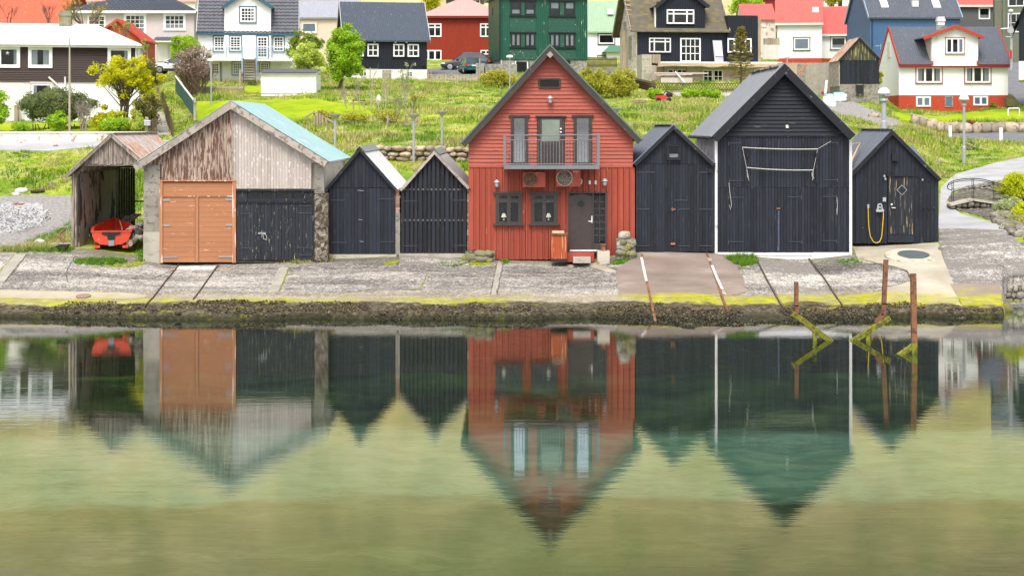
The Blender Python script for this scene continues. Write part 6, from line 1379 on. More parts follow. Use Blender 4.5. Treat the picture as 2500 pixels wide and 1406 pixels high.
for i,(px_,py_,dd,w_,h_) in enumerate(((326,560,62.2,22,16),(338,570,62,18,18),(345,582,61.8,14,14),(333,586,61.7,18,10),(343,548,62.6,20,14)  )):
    o = stone('scrap_lump', w_/66/1.6, .3, h_/66/1.6, 40+i, 'dark_timber' if i % 2 else 'driftwood', None, W(px_,py_,dd), sq=.2); tag(o, ['dark lump of scrap wood right of the boat bow','grey lump of driftwood beside the boat pile','dark scrap lump low against the barn pier','grey scrap lump beside the cut log','dark scrap lump high on the junk pile'][i] if i != 1 else 'dark scrap lump midway down the pile right of boat', 'scrap', 'scrap wood beside the red boat')
solo('log', MB().tube([W(316,594,60.9)-W(324,592,61),W(334,580,61.7)-W(324,592,61)], .13, 10), 'driftwood', 'short cut log lying right of the red boat stern', 'log', W(324,592,61))

# ---- heat pumps, lamps and small things on the red house
def heat_pump(f, x0, x1, y0, y1, cx, cy, rad, label, rusty):
    th = thing('heat_pump', label, 'heat pump', f.loc, group='heat pumps under the balcony')
    part('case', MB().box(f.x(x0),f.x(x1),-.46,-.10,f.z(y1),f.z(y0)), 'rusty_red' if 'rusty_red' in M else P('rusty_red', (.33,.058,.035), .5, .05, .1, wear=(.36,.17,.06), wamt=.10, wscale=(4,4,4)), th)
    X_, Z_, R_ = f.x(cx), f.z(cy), rad/f.k
    part('fan_ring', MB().lathe([(R_,0),(R_,-.02),(R_+.035,-.03),(R_+.04,0)],28,(X_,-.461,Z_),'y',False), 'rust' if rusty else 'stone_tan', th)
    part('fan_well', MB().lathe([(0,-.002),(R_-.01,-.002),(R_-.01,0)],28,(X_,-.4605,Z_),'y'), 'dark_timber' if rusty else 'interior_shade', th)
    gm = MB()
    for k in range(1,6): 
        rr = R_*k/6
        gm.lathe([(rr-.008,-.012),(rr+.008,-.012),(rr+.008,-.004),(rr-.008,-.004)],24,(X_,-.461,Z_),'y',False)
    for k in range(12): a = k*math.pi/6; gm.beam((X_+.03*math.cos(a),-.472,Z_+.03*math.sin(a)),(X_+R_*math.cos(a),-.472,Z_+R_*math.sin(a)),.010)
    part('fan_grille', gm, 'rust' if rusty else 'driftwood', th)
    part('fan_hub', MB().lathe([(0,-.03),(.045,-.02),(.045,0)],10,(X_,-.472,Z_),'y'), 'red_boards', th)
    part('pipe', MB().tube([(f.x(x1),-.2,f.z(y1-6)),(f.x(x1+3),-.2,f.z(y1-8)),(f.x(x1+4),-.2,f.z(y1-14)),(f.x(x1+1),-.15,f.z(y1-18))],.025,6), 'red_boards' if rusty else 'off_white', th)
    for bx in (x0+8,x1-8): part('bracket', MB().beam((f.x(bx),-.44,f.z(y1)-.04),(f.x(bx),-.03,f.z(y1)-.04),.05,.05), 'dark_timber', th)
    if not rusty: 
        lm = MB()
        for i in range(7): lm.box(f.x(1398.5+i*2),f.x(1398.5+i*2+1.3),-.463,-.4601,f.z(419.3),f.z(417.6-(.6 if i % 3 == 0 else 0)))
        part('lettering', lm, 'off_white', th)
f = Fr(60, 1347, 635)
heat_pump(f,1275.5,1331,419.5,456.5,1294.5,437.5,16.5,'rusty red heat pump with rusted fan, left one under the balcony',True)
heat_pump(f,1357.5,1416,413,455,1377,434,17.5,'red heat pump with pale fan ring, right one under the balcony',False)
def wall_lamp(f, px, py, label):
    th = thing('wall_lamp', label, 'lamp', f.loc, group='metal lanterns on the red house'); x, z = f.x(px), f.z(py)
    part('hood', MB().lathe([(0,.16),(.05,.14),(.11,.08),(.12,.06),(0,.06)],14,(x,-.2,z)), 'lamp_grey', th)
    part('globe', MB().lathe([(.05,.06),(.075,.02),(.075,-.06),(.05,-.11),(0,-.12)],12,(x,-.2,z)), 'lamp_grey', th)
    part('arm', MB().box(x-.05,x+.05,-.2,-.05,z-.11,z-.04), 'galvanised', th)
wall_lamp(f,1343,245,'silver wall lantern high on the red gable'); wall_lamp(f,1213,449,'silver wall lantern above the left lower window of red house'); wall_lamp(f,1476,446,'silver wall lantern above the sidelight of brown front door')
for px_, lb in ((1439.5,'left small white meter box above the brown front door'),(1454,'right small white meter box above the brown front door')):
    solo('meter_box', MB().box(f.x(px_)-.035,f.x(px_)+.035,-.10,-.05,f.z(450),f.z(441)), 'off_white', lb, 'box', f.loc, 'meter boxes on the red house')
# litter bin
fb = Fr(59.3, 1365, 638); bn = thing('litter_bin', 'red and yellow slatted wooden litter bin beside the brown front door', 'litter bin', fb.loc)
part('box', MB().box(fb.x(1346.5),fb.x(1383.5),-.22,.25,.06,fb.z(573)), 'dark_timber', bn)
P('bin_slat', (.42,.085,.03), .6, .15, .1, wear=(.55,.36,.14), wamt=.22, wscale=(14,14,1.2))
for i in range(8): part('slat', MB().box(fb.x(1346)+i*.069,fb.x(1346)+i*.069+.055,-.25,-.222,.10+random.uniform(0,.01),fb.z(574)), 'bin_slat', bn)
part('lid', MB().box(fb.x(1344.5),fb.x(1386),-.29,.29,fb.z(573)+.003,fb.z(569)), 'rust', bn); part('lid_stone', MB().box(fb.x(1348),fb.x(1377),-.2,.2,fb.z(569)+.003,fb.z(564)), 'new_timber', bn)
part('base', MB().box(fb.x(1345),fb.x(1386),-.27,.27,0,.058), 'dark_timber', bn)
fb = Fr(59.2, 1474, 644); bo = thing('bollard', 'rusty iron bollard on a pale concrete block by the front door', 'bollard', fb.loc)
part('block', MB().box(fb.x(1458),fb.x(1487.5),-.25,.25,0,fb.z(612)), 'cream_block' if 'cream_block' in M else P('cream_block', (.48,.44,.34), .9, .05, .2, wear=(.30,.26,.16), wamt=.15, wscale=(4,4,4)), bo)
part('bollard_post', MB().lathe([(.13,0),(.10,.04),(.085,.16),(.12,.20),(.12,.235),(0,.24)],14,(fb.x(1473),0,fb.z(612))), 'rust', bo)
fb = Fr(59.0, 1420, 638)
solo('step', MB().box(fb.x(1399),fb.x(1441.5),-.15,.35,-.05,fb.z(628)), 'smooth_concrete', 'low grey concrete step in front of the brown door', 'step', fb.loc)
solo('step', MB().box(fb.x(1384),fb.x(1452),.36,.85,-.05,fb.z(619)), 'red_boards', 'red boarded riser under the brown front door sill', 'step', fb.loc)
fb = Fr(59.2, 1528, 632); pd = thing('stone_pedestal', 'rough stone and mortar pedestal at the right corner of red house', 'pedestal', fb.loc)
part('stone_core', rough_block(fb.x(1505),fb.x(1551),-.1,.5,0,fb.z(584),7,.12,21), 'concrete', pd)
for i in range(12):
    px_ = 1508+random.random()*40; py_ = 590+random.random()*38; stone('stone', .10+.06*random.random(), .1, .08+.04*random.random(), 60+i, 'mossy_stone', pd, fb.p(px_,py_,-.16))
o = stone('concrete_block', .23, .2, .16, 77, 'smooth_concrete', None, W(1524,574,59.3), sq=.85); tag(o, 'loose grey concrete block sitting on the rough stone pedestal', 'block')

# ---- launching rails and loose timbers on the apron
def rail(pts, w, mat, label, group='iron launching rails on the slipway', name='launching_rail', h=.035, mats=None):
    q = [G(a,b,48,61) for a,b in pts]; full = []
    for a, b in zip(q[:-1], q[1:]):
        n = max(1,int((b-a).length/.6)); full += [a.lerp(b,i/n) for i in range(n)]
    full.append(q[-1]); o0 = full[0].copy(); mb = MB(); P_ = [Vector((p.x,p.y,gz(p.x,p.y)+.012+h/2)) for p in full]
    for a, b in zip(P_[:-1], P_[1:]): mb.beam(a-o0, b-o0, w, h)
    solo(name, mb, mat, label, 'rail' if name == 'launching_rail' else 'timber', o0, group)
P('dark_rust', (.085,.06,.045), .85, .1, .3, wear=(.17,.11,.07), wamt=.2)
rail([(1567,624),(1572,660),(1585,718),(1594,760),(1600,788)], .075, 'rust', 'rusty rail with white timber alongside, left of the reddish ramp')
rail([(1725,620),(1742,668),(1760,720),(1778,766)], .075, 'rust', 'rusty rail with white timber alongside, right of the reddish ramp')
rail([(1850,641),(1870,682),(1897,730),(1915,756)], .045, 'dark_rust', 'dark rail at the left of the tallest boathouse ramp')
rail([(1974,633),(2005,672),(2045,732),(2076,776)], .045, 'dark_rust', 'dark rail at the right of the tallest boathouse ramp')
rail([(437,648),(402,692),(372,730),(350,754)], .04, 'dark_rust', 'dark rail left below the orange barn door')
rail([(532,650),(503,690),(472,733)], .04, 'dark_rust', 'dark rail right below the orange barn door')
rail([(1566,634),(1571,658),(1578,690)], .09, 'white_wash_old', 'flat white timber beside the left rusty rail of red ramp', 'white timbers beside the rails', 'timber', .05)
rail([(1738,652),(1752,686),(1769,724)], .09, 'white_wash_old', 'flat white timber beside the right rusty rail of red ramp', 'white timbers beside the rails', 'timber', .05)
rail([(1731,634),(1735,641)], .14, 'driftwood', 'stub of grey timber at the top of right rusty rail', None, 'timber', .05)
P('faded_lid', (.30,.20,.16), .85, .05, .2)
for px_, py_, r_, m_, lb in ((2230,625,.56,'dark_iron' if 'dark_iron' in M else P('dark_iron',(.09,.11,.11),.6,.05,.2),'dark round iron manhole cover on the cream concrete'),(204,726,.24,'faded_lid','faded red round cover at the foot of left slipway'),(45,502,.32,'red_boards','red round lid on the white gravel heap')):
    q = G(px_,py_,48,84); k_ = solo('manhole_cover', MB().lathe([(0,.06),(r_,.06),(r_,.0),(0,0)],24), m_, lb, 'manhole', q)
    nn = Vector((0, gz(q.x,q.y-.3)-gz(q.x,q.y+.3), .6)).normalized(); k_.rotation_euler = nn.to_track_quat('Z','Y').to_euler()
q = G(2230,628,48,84); kr = solo('manhole_collar', MB().lathe([(0,.045),(.98,.045),(1.0,.0),(0,-.05)],32), 'cream_block', 'cracked round concrete collar around the dark manhole cover', 'collar', q); kr.rotation_euler = (math.atan2(gz(q.x,q.y+.5)-gz(q.x,q.y-.5),1.0),0,0)

# ---- rusty cradle posts standing in the water
def post(label, pts, brace, d, w=.13):
    th = thing('rusty_post', label, 'post', W(pts[0][0], 868, d)*1.0, group='rusty cradle posts in the water')
    o0 = th.location.copy(); o0.z = -.6; th.location = o0
    q = [W(a,b,dd)-o0 for a,b,dd in pts]
    mb = MB(); top = [p for p in q]
    for a, b in zip(q[:-1], q[1:]): mb.beam(a, b+(b-a).normalized()*.03, w, w, up=(0,1,0))
    part('upright', mb, 'rust', th)
    b = [W(a,c,dd)-o0 for a,c,dd in brace]; part('slimy_arm', MB().beam(b[0],b[1],.15,.13), 'algae_iron', th)
    part('slimy_arm', MB().beam(b[0]+Vector((0,.16,-.02)),b[1]+Vector((0,.16,-.02)),.06,.14), 'rust', th)
    m_ = b[0].lerp(b[1],.55); part('leg', MB().beam(m_, Vector((m_.x,m_.y,0)),.11,.11), 'algae_iron', th)
dA, dB, dC = 47.2, 47.2, 44.4
post('shortest rusty post with a slimy green arm bent to the right', [(1944,688,dA),(1944,745,dA),(1945,768,dA),(1958,780,dA)], [(1936,764,dA),(2032,836,dA-.3)], dA, .11)
post('tallest rusty post with a slimy green arm bent to the left', [(2163,634,dB),(2158,740,dB),(2156,766,dB),(2140,786,dB)], [(2171,776,dB),(2074,838,dB-.3)], dB, .12)
th = thing('rusty_post', 'rightmost straight rusty post with short arm reaching down left into water', 'post', W(2232,862,dC), group='rusty cradle posts in the water'); o0 = W(2232,862,dC); o0.z = -.6; th.location = o0
part('upright', MB().beam(W(2229.5,668,dC)-o0, W(2232,862,dC)-o0, .14, .13, up=(0,1,0)), 'rust', th)
part('slimy_foot', MB().beam(W(2231.5,838,dC-.03)-o0, W(2232.5,900,dC-.03)-o0+Vector((0,0,-.3)), .15, .14, up=(0,1,0)), 'algae_iron', th)
part('slimy_arm', MB().beam(W(2231,842,dC)-o0, W(2186,874,dC-.2)-o0, .12, .12), 'algae_iron', th)

# ---- garden walls
def stone_wall(label, name, path, hgt, sz, mat, seed, base=0, rows=3, depth=.45, d=80):
    th = thing(name, label, 'wall', Vector(path[0])); o0 = th.location; rr = random.Random(seed)
    core = MB()
    for (a, b) in zip(path[:-1], path[1:]):
        a, b = Vector(a)-o0, Vector(b)-o0; core.beam(a+Vector((0,.2,hgt*.42)), b+Vector((0,.2,hgt*.42)), .35, hgt*.9)
    part('wall_core', core, 'rough_concrete', th)
    L = sum((Vector(b)-Vector(a)).length for a, b in zip(path[:-1], path[1:])); k = seed
    for r in range(rows):
        s_ = -rr.random()*sz*.5
        while s_ < L:
            w_ = sz*rr.uniform(.65,1.5); c = min(L,max(0,s_+w_/2)); acc = 0
            for a, b in zip(path[:-1], path[1:]):
                a, b = Vector(a), Vector(b); l_ = (b-a).length
                if acc+l_ >= c: p = a.lerp(b,(c-acc)/l_); break
                acc += l_
            else: p = Vector(path[-1])
            hh = hgt/rows*rr.uniform(.85,1.2)
            stone('stone', w_*.54, depth*rr.uniform(.7,1), hh*.60, k, mat, th, p-o0+Vector((0,rr.uniform(-.07,.07),hgt*(r+.5)/rows+rr.uniform(-.04,.04))), rz=rr.uniform(-.25,.25), sq=rr.uniform(.25,.6)); k += 1; s_ += w_*.93
    return th
pts = []
for px_ in (925,975,1030,1090,1150,1165): q = W(px_,391,79.6); q.z = gz(q.x,79.5)-.02; pts.append(q)
stone_wall('dry stone wall of rounded tan boulders behind the two small sheds','stone_wall',pts,.72,.52,'stone_tan',100)
pts = []
for px_ in (2226,2300,2380,2460,2540): q = W(px_,326,104.5); q.z = gz(q.x,104.3)-.02; pts.append(q)
sw = stone_wall('long low wall of big brown boulders under the white red based house','boulder_wall',pts,.66,.62,'stone_tan',200,rows=1,depth=.4)
o0 = sw.location; cp = MB()
for a, b in zip(pts[:-1], pts[1:]): cp.beam(a-o0+Vector((0,.45,.66)), b-o0+Vector((0,.45,.66)), .5, .10)
part('coping', cp, 'smooth_concrete', sw)
wl = thing('roadside_wall', 'long white flaking roadside wall in front of the brown house garden', 'wall', W(160,353,95.2)); fW = Fr(95.2,160,353)
part('wall', MB().box(fW.x(-150),fW.x(383),0,.35,-.5,fW.z(325)), 'white_wash_old', wl); part('coping', MB().box(fW.x(-150),fW.x(384),-.04,.39,fW.z(325)+.002,fW.z(321.5)), 'off_white', wl)

# ---- lamps
def dish_lamp(px, ytop, yb, d, label, r):
    q = W(px, yb, d); q.z = min(q.z, gz(q.x,d)+.02); th = thing('dish_lamp', label, 'lamp', q, group='short dish topped lamps along the back path'); h = W(px,ytop,d).z-q.z
    part('pole', MB().lathe([(.06,-.3),(.06,h-.24),(.05,h-.2)],10), 'lamp_grey', th); part('lamp_dish', MB().lathe([(.06,h-.26),(.10,h-.20),(r,h-.04),(r+.01,h),(0,h+.015)],20), 'lamp_grey', th)
dish_lamp(818,279,358,78,'dish topped lamp post just behind the barn roof',.26); dish_lamp(1010,279,386,79,'dish topped lamp post in front of the stone wall',.29); dish_lamp(1079,272,357,80.8,'dish topped lamp post standing behind the stone wall',.24)
dish_lamp(1504,264,372,80.5,'dish topped lamp mostly hidden behind the right roof slope of red house',.24)
def globe_lamp(px, ytop, yb, d, r, pr, label, grp='white globe street lamps on the right'):
    q = W(px,yb,d); th = thing('street_lamp', label, 'lamp', q, group=grp); h = W(px,ytop,d).z-q.z
    part('pole', MB().lathe([(pr*1.35,-.6),(pr*1.35,h*.28),(pr,h*.30),(pr,h-2*r-.1)],12), 'lamp_grey', th)
    part('lamp_collar', MB().lathe([(pr,h-2*r-.12),(pr*1.8,h-2*r-.05),(pr*1.6,h-2*r+.05)],12), 'lamp_grey', th)
    part('glass_bowl', MB().lathe([(r*.35,h-2*r+.02),(r*.75,h-1.6*r),(r,h-r-.03)],18), 'balcony_glass', th, smooth=True)
    part('light_tube', MB().lathe([(.06,h-2*r),(.06,h-r)],8), 'plastic_grey', th)
    part('band', MB().lathe([(r*1.0,h-r-.05),(r*1.05,h-r-.04),(r*1.05,h-r+.03),(r*.98,h-r+.03)],20,(0,0,0),'z',False), 'lamp_grey', th)
    part('globe_cap', MB().lathe([(r*.99,h-r+.02),(r*.92,h-.55*r),(r*.62,h-.18*r),(r*.3,h-.03*r),(0,h)],18), 'lamp_globe', th, smooth=True)
globe_lamp(2158,214,330,74,.27,.11,'stout globe street lamp rising behind the black workshop roof')
globe_lamp(2353.5,231,411,90,.27,.075,'slender globe street lamp on the grass bank by the road')
globe_lamp(2468,23,150,112,.16,.05,'distant globe street lamp beside the olive house','globe lamp by the olive house')
def mush_lamp(px, ytop, yb, d, label):
    q = W(px,yb,d); th = thing('garden_lamp', label, 'lamp', q); h = W(px,ytop,d).z-q.z
    part('pole', MB().lathe([(.05,-.4),(.05,h-.2)],8), 'lamp_grey', th); part('lamp_head', MB().lathe([(.06,h-.22),(.26,h-.17),(.24,h-.04),(.10,h),(0,h)],14), 'lamp_globe', th)
mush_lamp(1244.5,135,222,122,'thin lamp post with white mushroom head left of red gable'); mush_lamp(515.5,143,270,108,'thin grey lamp post with white cap above the barn roof')
q = W(170,318,96.5); solo('flag_pole', MB().lathe([(.075,-.2),(.055,4),(.035,5.3),(0,5.32)],8), 'pale_bark', 'tall pale wooden pole in front of the brown house', 'pole', q)
sg = thing('road_sign', 'slim sign post with green street sign and round mirror at top right', 'sign', W(2470,150,111)); fG = Fr(111,2470,150)
part('post', MB().lathe([(.06,-.5),(.06,fG.z(64)-0)],8), 'lamp_grey', sg); part('mirror', MB().lathe([(0,-.05),(fG.x(2478)-fG.x(2470),-.05),(fG.x(2478)-fG.x(2470),0),(0,0)],16,(fG.x(2466),-.1,fG.z(75)),'y'), 'plastic_grey', sg)
part('street_sign', MB().box(fG.x(2452),fG.x(2471),-.12,-.09,fG.z(93),fG.z(88)), 'green_fence', sg)
lm = MB()
for i in range(9): lm.box(fG.x(2454+i*1.7),fG.x(2454+i*1.7+1.1),-.124,-.121,fG.z(91.6),fG.z(90 if i else 89.2))
part('sign_text', lm, 'white_paint', sg)
part('arm', MB().beam(fG.p(2443,71,-.05),fG.p(2468,69,-.05),.12,.06), 'white_paint', sg); part('marker', MB().box(fG.x(2465),fG.x(2469),-.16,-.08,fG.z(145),fG.z(123)), 'signal_red', sg)
q = W(1922,172,130); solo('work_lamp', MB().lathe([(.05,-.8),(.05,.95)],8).beam((-.22,0,.98),(.22,0,1.02),.16,.08), 'lamp_grey', 'small T shaped work lamp on post above tall boathouse roof', 'lamp', q)
for px_, yt, yb_, d_, lb in ((2319.5,307,336,100,'white marker post at the left end of the grey car park'),(2443.5,312,344,99,'white marker post at the right end of the grey car park')):
    solo('marker_post', MB().box(-.09,.09,-.06,.06,-.3,(yb_-yt)*d_/F), 'white_paint', lb, 'post', W(px_,yb_,d_), 'white marker posts at the car park')
q = W(2475,276,106); solo('hoop_rail', MB().tube([(-.36,0,-.2),(-.36,0,.22),(-.31,0,.29),(.31,0,.29),(.36,0,.22),(.36,0,-.2)],.035,8), 'white_paint', 'white tubular hoop on the lawn at the right edge', 'rail', q)

# ---- fences and gates
def fence(name, label, pts, hgt, gap, post_w, mat, rails=(), pick=None, pw=.05, slat=None):
    th = thing(name, label, 'fence', Vector(pts[0])); o0 = th.location; k = 0
    for a, b in zip(pts[:-1], pts[1:]):
        a, b = Vector(a), Vector(b); n = max(1,int(round((b-a).length/gap)))
        for i in range(n+ (b == Vector(pts[-1]))):
            p = a.lerp(b,i/n)-o0; part('post', MB().beam(p+Vector((0,0,-.2)), p+Vector((random.uniform(-.03,.03),0,hgt*random.uniform(.94,1.05))), post_w), mat, th)
        for r in rails: part('rail', MB().beam(a-o0+Vector((0,-.04,r)), b-o0+Vector((0,-.04,r)), .03, pw), mat, th)
    return th
def onG(px, py, d0, d1): return G(px, py, d0, d1)
# path handrail, green fence and boards left of the barn roof
fence('path_fence','row of short rusty posts along the garden path left of barn',[W(422,333,96),W(409,292,102),W(396,250,112)],.75,.42,.06,'brown_fence',(.1,),pw=.14)
gf = thing('green_fence','dark green corrugated garden fence stepping up the slope',  'fence', W(472,286,98)); o0 = gf.location; A, B = W(473,286,98), W(428,222,112)
n = 18
for i in range(n):
    p, q2 = A.lerp(B,i/n)-o0, A.lerp(B,(i+.9)/n)-o0; part('panel', MB().hexa([p,q2,q2+Vector((.03,.03,0)),p+Vector((.03,.03,0)),p+Vector((0,0,.95)),q2+Vector((0,0,.95)),q2+Vector((.03,.03,.95)),p+Vector((.03,.03,.95))]), 'green_fence', gf)
part('top_rail', MB().beam(A-o0+Vector((0,0,.98)),B-o0+Vector((0,0,.98)),.10,.06), 'off_white', gf); part('post', MB().beam((.1,-.05,-.2),(.1,-.05,1.1),.14), 'driftwood', gf)
lf = thing('plank_fence','low weathered plank fence in front of the white blue house', 'fence', W(525,226,118)); fL = Fr(118,525,226)
for i in range(3): part('plank', MB().box(fL.x(450),fL.x(594),0,.05,fL.z(226-i*4.6)+.01,fL.z(226-(i+1)*4.6)), 'fence_wood', lf)
for px_ in (452,500,548,594): part('post', MB().box(fL.x(px_)-.06,fL.x(px_)+.06,.051,.15,-.3,fL.z(209)), 'fence_wood', lf)
gp = thing('garden_gate','wooden gate panel at the top of the hedge beside brown house', 'gate', W(377,247,108)); fP = Fr(108,377,247)
for i in range(8): part('plank', MB().box(fP.x(363)+i*.088,fP.x(363)+i*.088+.08,0,.04,0,fP.z(213+random.uniform(-1,1))), 'fence_wood', gp)
part('post', MB().box(fP.x(384.5),fP.x(387.5),-.05,.08,-.3,fP.z(214)), 'brown_fence', gp)
mg = thing('slatted_gate','short brown slatted gate by the road left of the barn', 'gate', W(366,330,95)); fM = Fr(95,366,330)
for i,(a,t_) in enumerate(((355,285),(359,286),(367,292),(371,290),(375,291),(380,290))): part('slat', MB().box(fM.x(a),fM.x(a+3),0,.04,-.1,fM.z(t_)), 'fence_wood' if i < 2 else 'brown_fence', mg)
part('rail', MB().box(fM.x(354),fM.x(383),.041,.08,fM.z(312),fM.z(308)), 'brown_fence', mg)
solo('letter_box', MB().box(fM.x(354),fM.x(369),-.25,-.02,fM.z(307),fM.z(297)).px([(-.27,fM.z(297)+.002),(-.02,fM.z(297)+.002),(-.02,fM.z(294)),(-.2,fM.z(294))],fM.x(353.5),fM.x(369.5)), 'lamp_grey', 'grey metal letter box on the brown slatted gate', 'letter box', fM.loc)
# stock fence in the middle grass
def rough_fence(label, posts, braces, d):
    th = thing('stock_fence', label, 'fence', W(posts[0][0],posts[0][2],d)); o0 = th.location
    for px_, a, b in posts: part('post', MB().beam(W(px_,b+4,d)-o0, W(px_+random.uniform(-1,1),a,d)-o0, .10), 'fence_wood', th)
    for a, b in braces: part('brace', MB().beam(W(a[0],a[1],d-.08)-o0, W(b[0],b[1],d-.08)-o0, .07,.10), 'fence_wood', th)
    ps = sorted(posts); wr = MB()
    for k in (.25,.6,.9): wr.tube([W(p[0],p[1]+(p[2]-p[1])*(1-k),d+.08)-o0 for p in ps],.006,4)
    part('wire', wr, 'galvanised', th)
rough_fence('weathered stock fence with diagonal braces below the middle lawn',[(768,271,302),(775,275,306),(781,277,308),(788,281,312),(797,288,318),(870,296,322),(946,282,318),(990,282,312),(1022,280,316)],[((741,290),(768,274)),((798,290),(842,314)),((976,312),(1018,292))],92)
cf = thing('cane_fence','thin yellowish cane fence on the grass left of red gable', 'fence', W(1110,214,132)); o0 = cf.location
for i in range(17):
    px_ = 1045+i*7.4+random.uniform(-1.5,1.5); b_ = 204+i*.6; part('cane', MB().beam(W(px_,b_+3,132)-o0, W(px_+random.uniform(-.8,.8),b_-random.uniform(18,32),132)-o0, .045), 'new_timber', cf)
part('cane_rail', MB().beam(W(1042,193,131.9)-o0, W(1168,198,131.9)-o0, .03), 'new_timber', cf)
rt = thing('retaining_wall','low grey board wall at the edge of the parking yard', 'wall', W(1105,200,141)); fR = Fr(141,1105,200)
for i in range(4): part('board', MB().box(fR.x(1044),fR.x(1166),0,.12,fR.z(202-i*5)+.015,fR.z(202-(i+1)*5)), 'driftwood', rt)
bw = thing('concrete_wall','grey cracked concrete block wall right of the green car', 'wall', W(1190,190,143)); fR = Fr(143,1190,190)
part('wall', MB().box(fR.x(1164),fR.x(1262),0,.5,-.8,fR.z(157)), 'grey_block', bw); part('pier', MB().box(fR.x(1162),fR.x(1183),-.1,-.003,-.8,fR.z(155)), 'grey_block', bw)
part('post', MB().box(fR.x(1182),fR.x(1184.5),-.2,-.103,-.5,fR.z(163)), 'dark_timber', bw); part('post', MB().box(fR.x(1170),fR.x(1172.5),-.2,-.103,-.5,fR.z(143)), 'fence_wood', bw)
pf = thing('picket_fence','dark brown picket fence between green house and black house', 'fence', W(1470,168,145)); fR = Fr(145,1470,168)
for i in range(26): part('picket', MB().box(fR.x(1434+i*2.8),fR.x(1434+i*2.8+1.7),0,.03,fR.z(165),fR.z(141+random.uniform(-.6,.6))), 'brown_fence', pf)
for py_ in (146,160): part('rail', MB().box(fR.x(1433),fR.x(1507),.031,.08,fR.z(py_+1),fR.z(py_-1)), 'brown_fence', pf)
part('base_wall', MB().box(fR.x(1433),fR.x(1512),.0,.3,-.6,fR.z(165.5)), 'grey_block', pf)
lt = thing('lattice_fence','brown criss cross lattice fence below the unfinished terrace', 'fence', W(1700,224,118)); fR = Fr(118,1700,224)
for i in range(34):
    x0 = 1594+i*6.4
    for s_ in (1,-1):
        a, b = (x0,222), (x0+12,203); 
        if s_ < 0: a, b = (x0+12,222), (x0,203)
        part('lath', MB().beam(fR.p(a[0],a[1],0 if s_ > 0 else .03), fR.p(b[0],b[1],0 if s_ > 0 else .03), .045,.025), 'brown_fence', lt)
part('rail', MB().box(fR.x(1594),fR.x(1816),-.06,-.025,fR.z(221),fR.z(219)).box(fR.x(1594),fR.x(1816),-.06,-.025,fR.z(206),fR.z(204.5)), 'brown_fence', lt)
part('base_wall', MB().box(fR.x(1600),fR.x(1830),.05,.3,-.9,fR.z(222.5)), 'white_wash_old', lt)
tw = thing('timber_bank','dark weathered sleeper bank left of the lattice fence', 'wall', W(1575,218,121)); fR = Fr(121,1575,218)
for i in range(5): part('sleeper', MB().beam(fR.p(1548+i*3,192+i*5,.3*i), fR.p(1600,204+i*5,-.1),.2,.13), 'brown_fence', tw)
cw = thing('yard_wall','pale concrete yard wall with plywood sheets behind the tall boathouse', 'wall', W(1985,225,122)); fR = Fr(122,1985,225)
part('wall', MB().box(fR.x(1900),fR.x(2046),0,.3,-1,fR.z(154)), 'smooth_concrete', cw)
for i,(a,b) in enumerate(((1923,1946),(1947,1967))): part('ply_sheet', MB().box(fR.x(a),fR.x(b),-.05,-.004,-.4,fR.z(158)), 'new_timber' if i == 0 else 'driftwood', cw)
for a in (1972,1996,2020): part('rib', MB().box(fR.x(a),fR.x(a+2),-.06,-.004,-.5,fR.z(155)), 'smooth_concrete', cw)
solo('plank', MB().beam((-.35,-.5,.4),(.35,-.2,1.35),.2,.04), 'orange_door', 'orange brown plank leaning on the pale yard wall', 'plank', W(1956,205,121))
solo('plank', MB().beam((-.6,-.7,.25),(.8,-.6,.15),.15,.05), 'new_timber', 'pale plank lying low against the pale yard wall', 'plank', W(1972,200,121))

# ---- bridge, railing and bank at the right
br = thing('stone_bridge','low stone bridge parapet beside the pale road', 'bridge', W(2376,522,70)); o0 = br.location
rr = random.Random(5); prof = [(2316,500),(2340,494),(2372,487),(2405,492),(2446,499)]
def ytop(x): return float(np.interp(x,[p[0] for p in prof],[p[1] for p in prof]))
def ybot(x): return float(np.interp(x,[2316,2330,2360,2400,2446],[504,513,522,524,522]))
x = 2318.0; k = 300
while x < 2444:
    w_ = rr.uniform(9,17); a, b = ytop(x+w_/2)+3, ybot(x+w_/2); nr = 2 if b-a > 14 else 1
    for r in range(nr): stone('stone', w_/58/1.75, .28, (b-a)/nr/58/1.8, k, 'stone_grey', br, W(x+w_/2,a+(b-a)*(r+.5)/nr,70)-o0, sq=.6); k += 1
    x += w_*.95
cb2 = MB(); 
for a, b in zip(prof[:-1], prof[1:]): cb2.beam(W(a[0],a[1],70)-o0, W(b[0],b[1],70)-o0, .6, .10)
part('coping', cb2, 'smooth_concrete', br); cb2 = MB()
for a, b in zip(prof[:-1], prof[1:]): cb2.beam(W(a[0],a[1]+14,70.2)-o0, W(b[0],b[1]+14,70.2)-o0, .3, .45)
part('core', cb2, 'rough_concrete', br)
br2 = thing('stone_parapet','far stone parapet of the bridge below the curved railing', 'wall', W(2378,475,75)); o0 = br2.location; k = 340
for r in range(3):
    x = 2312.0+8*r
    while x < 2475-6*r:
        w_ = rr.uniform(10,18); yy = float(np.interp(x,[2312,2360,2420,2480],[478,464,452,444]))+r*10-4
        stone('stone', w_/54/1.7, .3, .13, k, 'stone_grey', br2, W(x+w_/2,yy,75.5-r*.25)-o0, sq=.55); k += 1; x += w_*.93
rl = thing('bridge_railing','curved black iron railing along the small stone bridge', 'railing', W(2376,500,70)); o0 = rl.location
arc = [(2313,455,70.2),(2316,448,70.2),(2330,441,70.2),(2352,437,70.2),(2376,436,70.2),(2400,438,70.2),(2430,446,70.3),(2452,452,70.3)]
low = [(2322,471,70.2),(2345,463,70.2),(2376,459,70.2),(2410,462,70.2),(2440,470,70.3)]
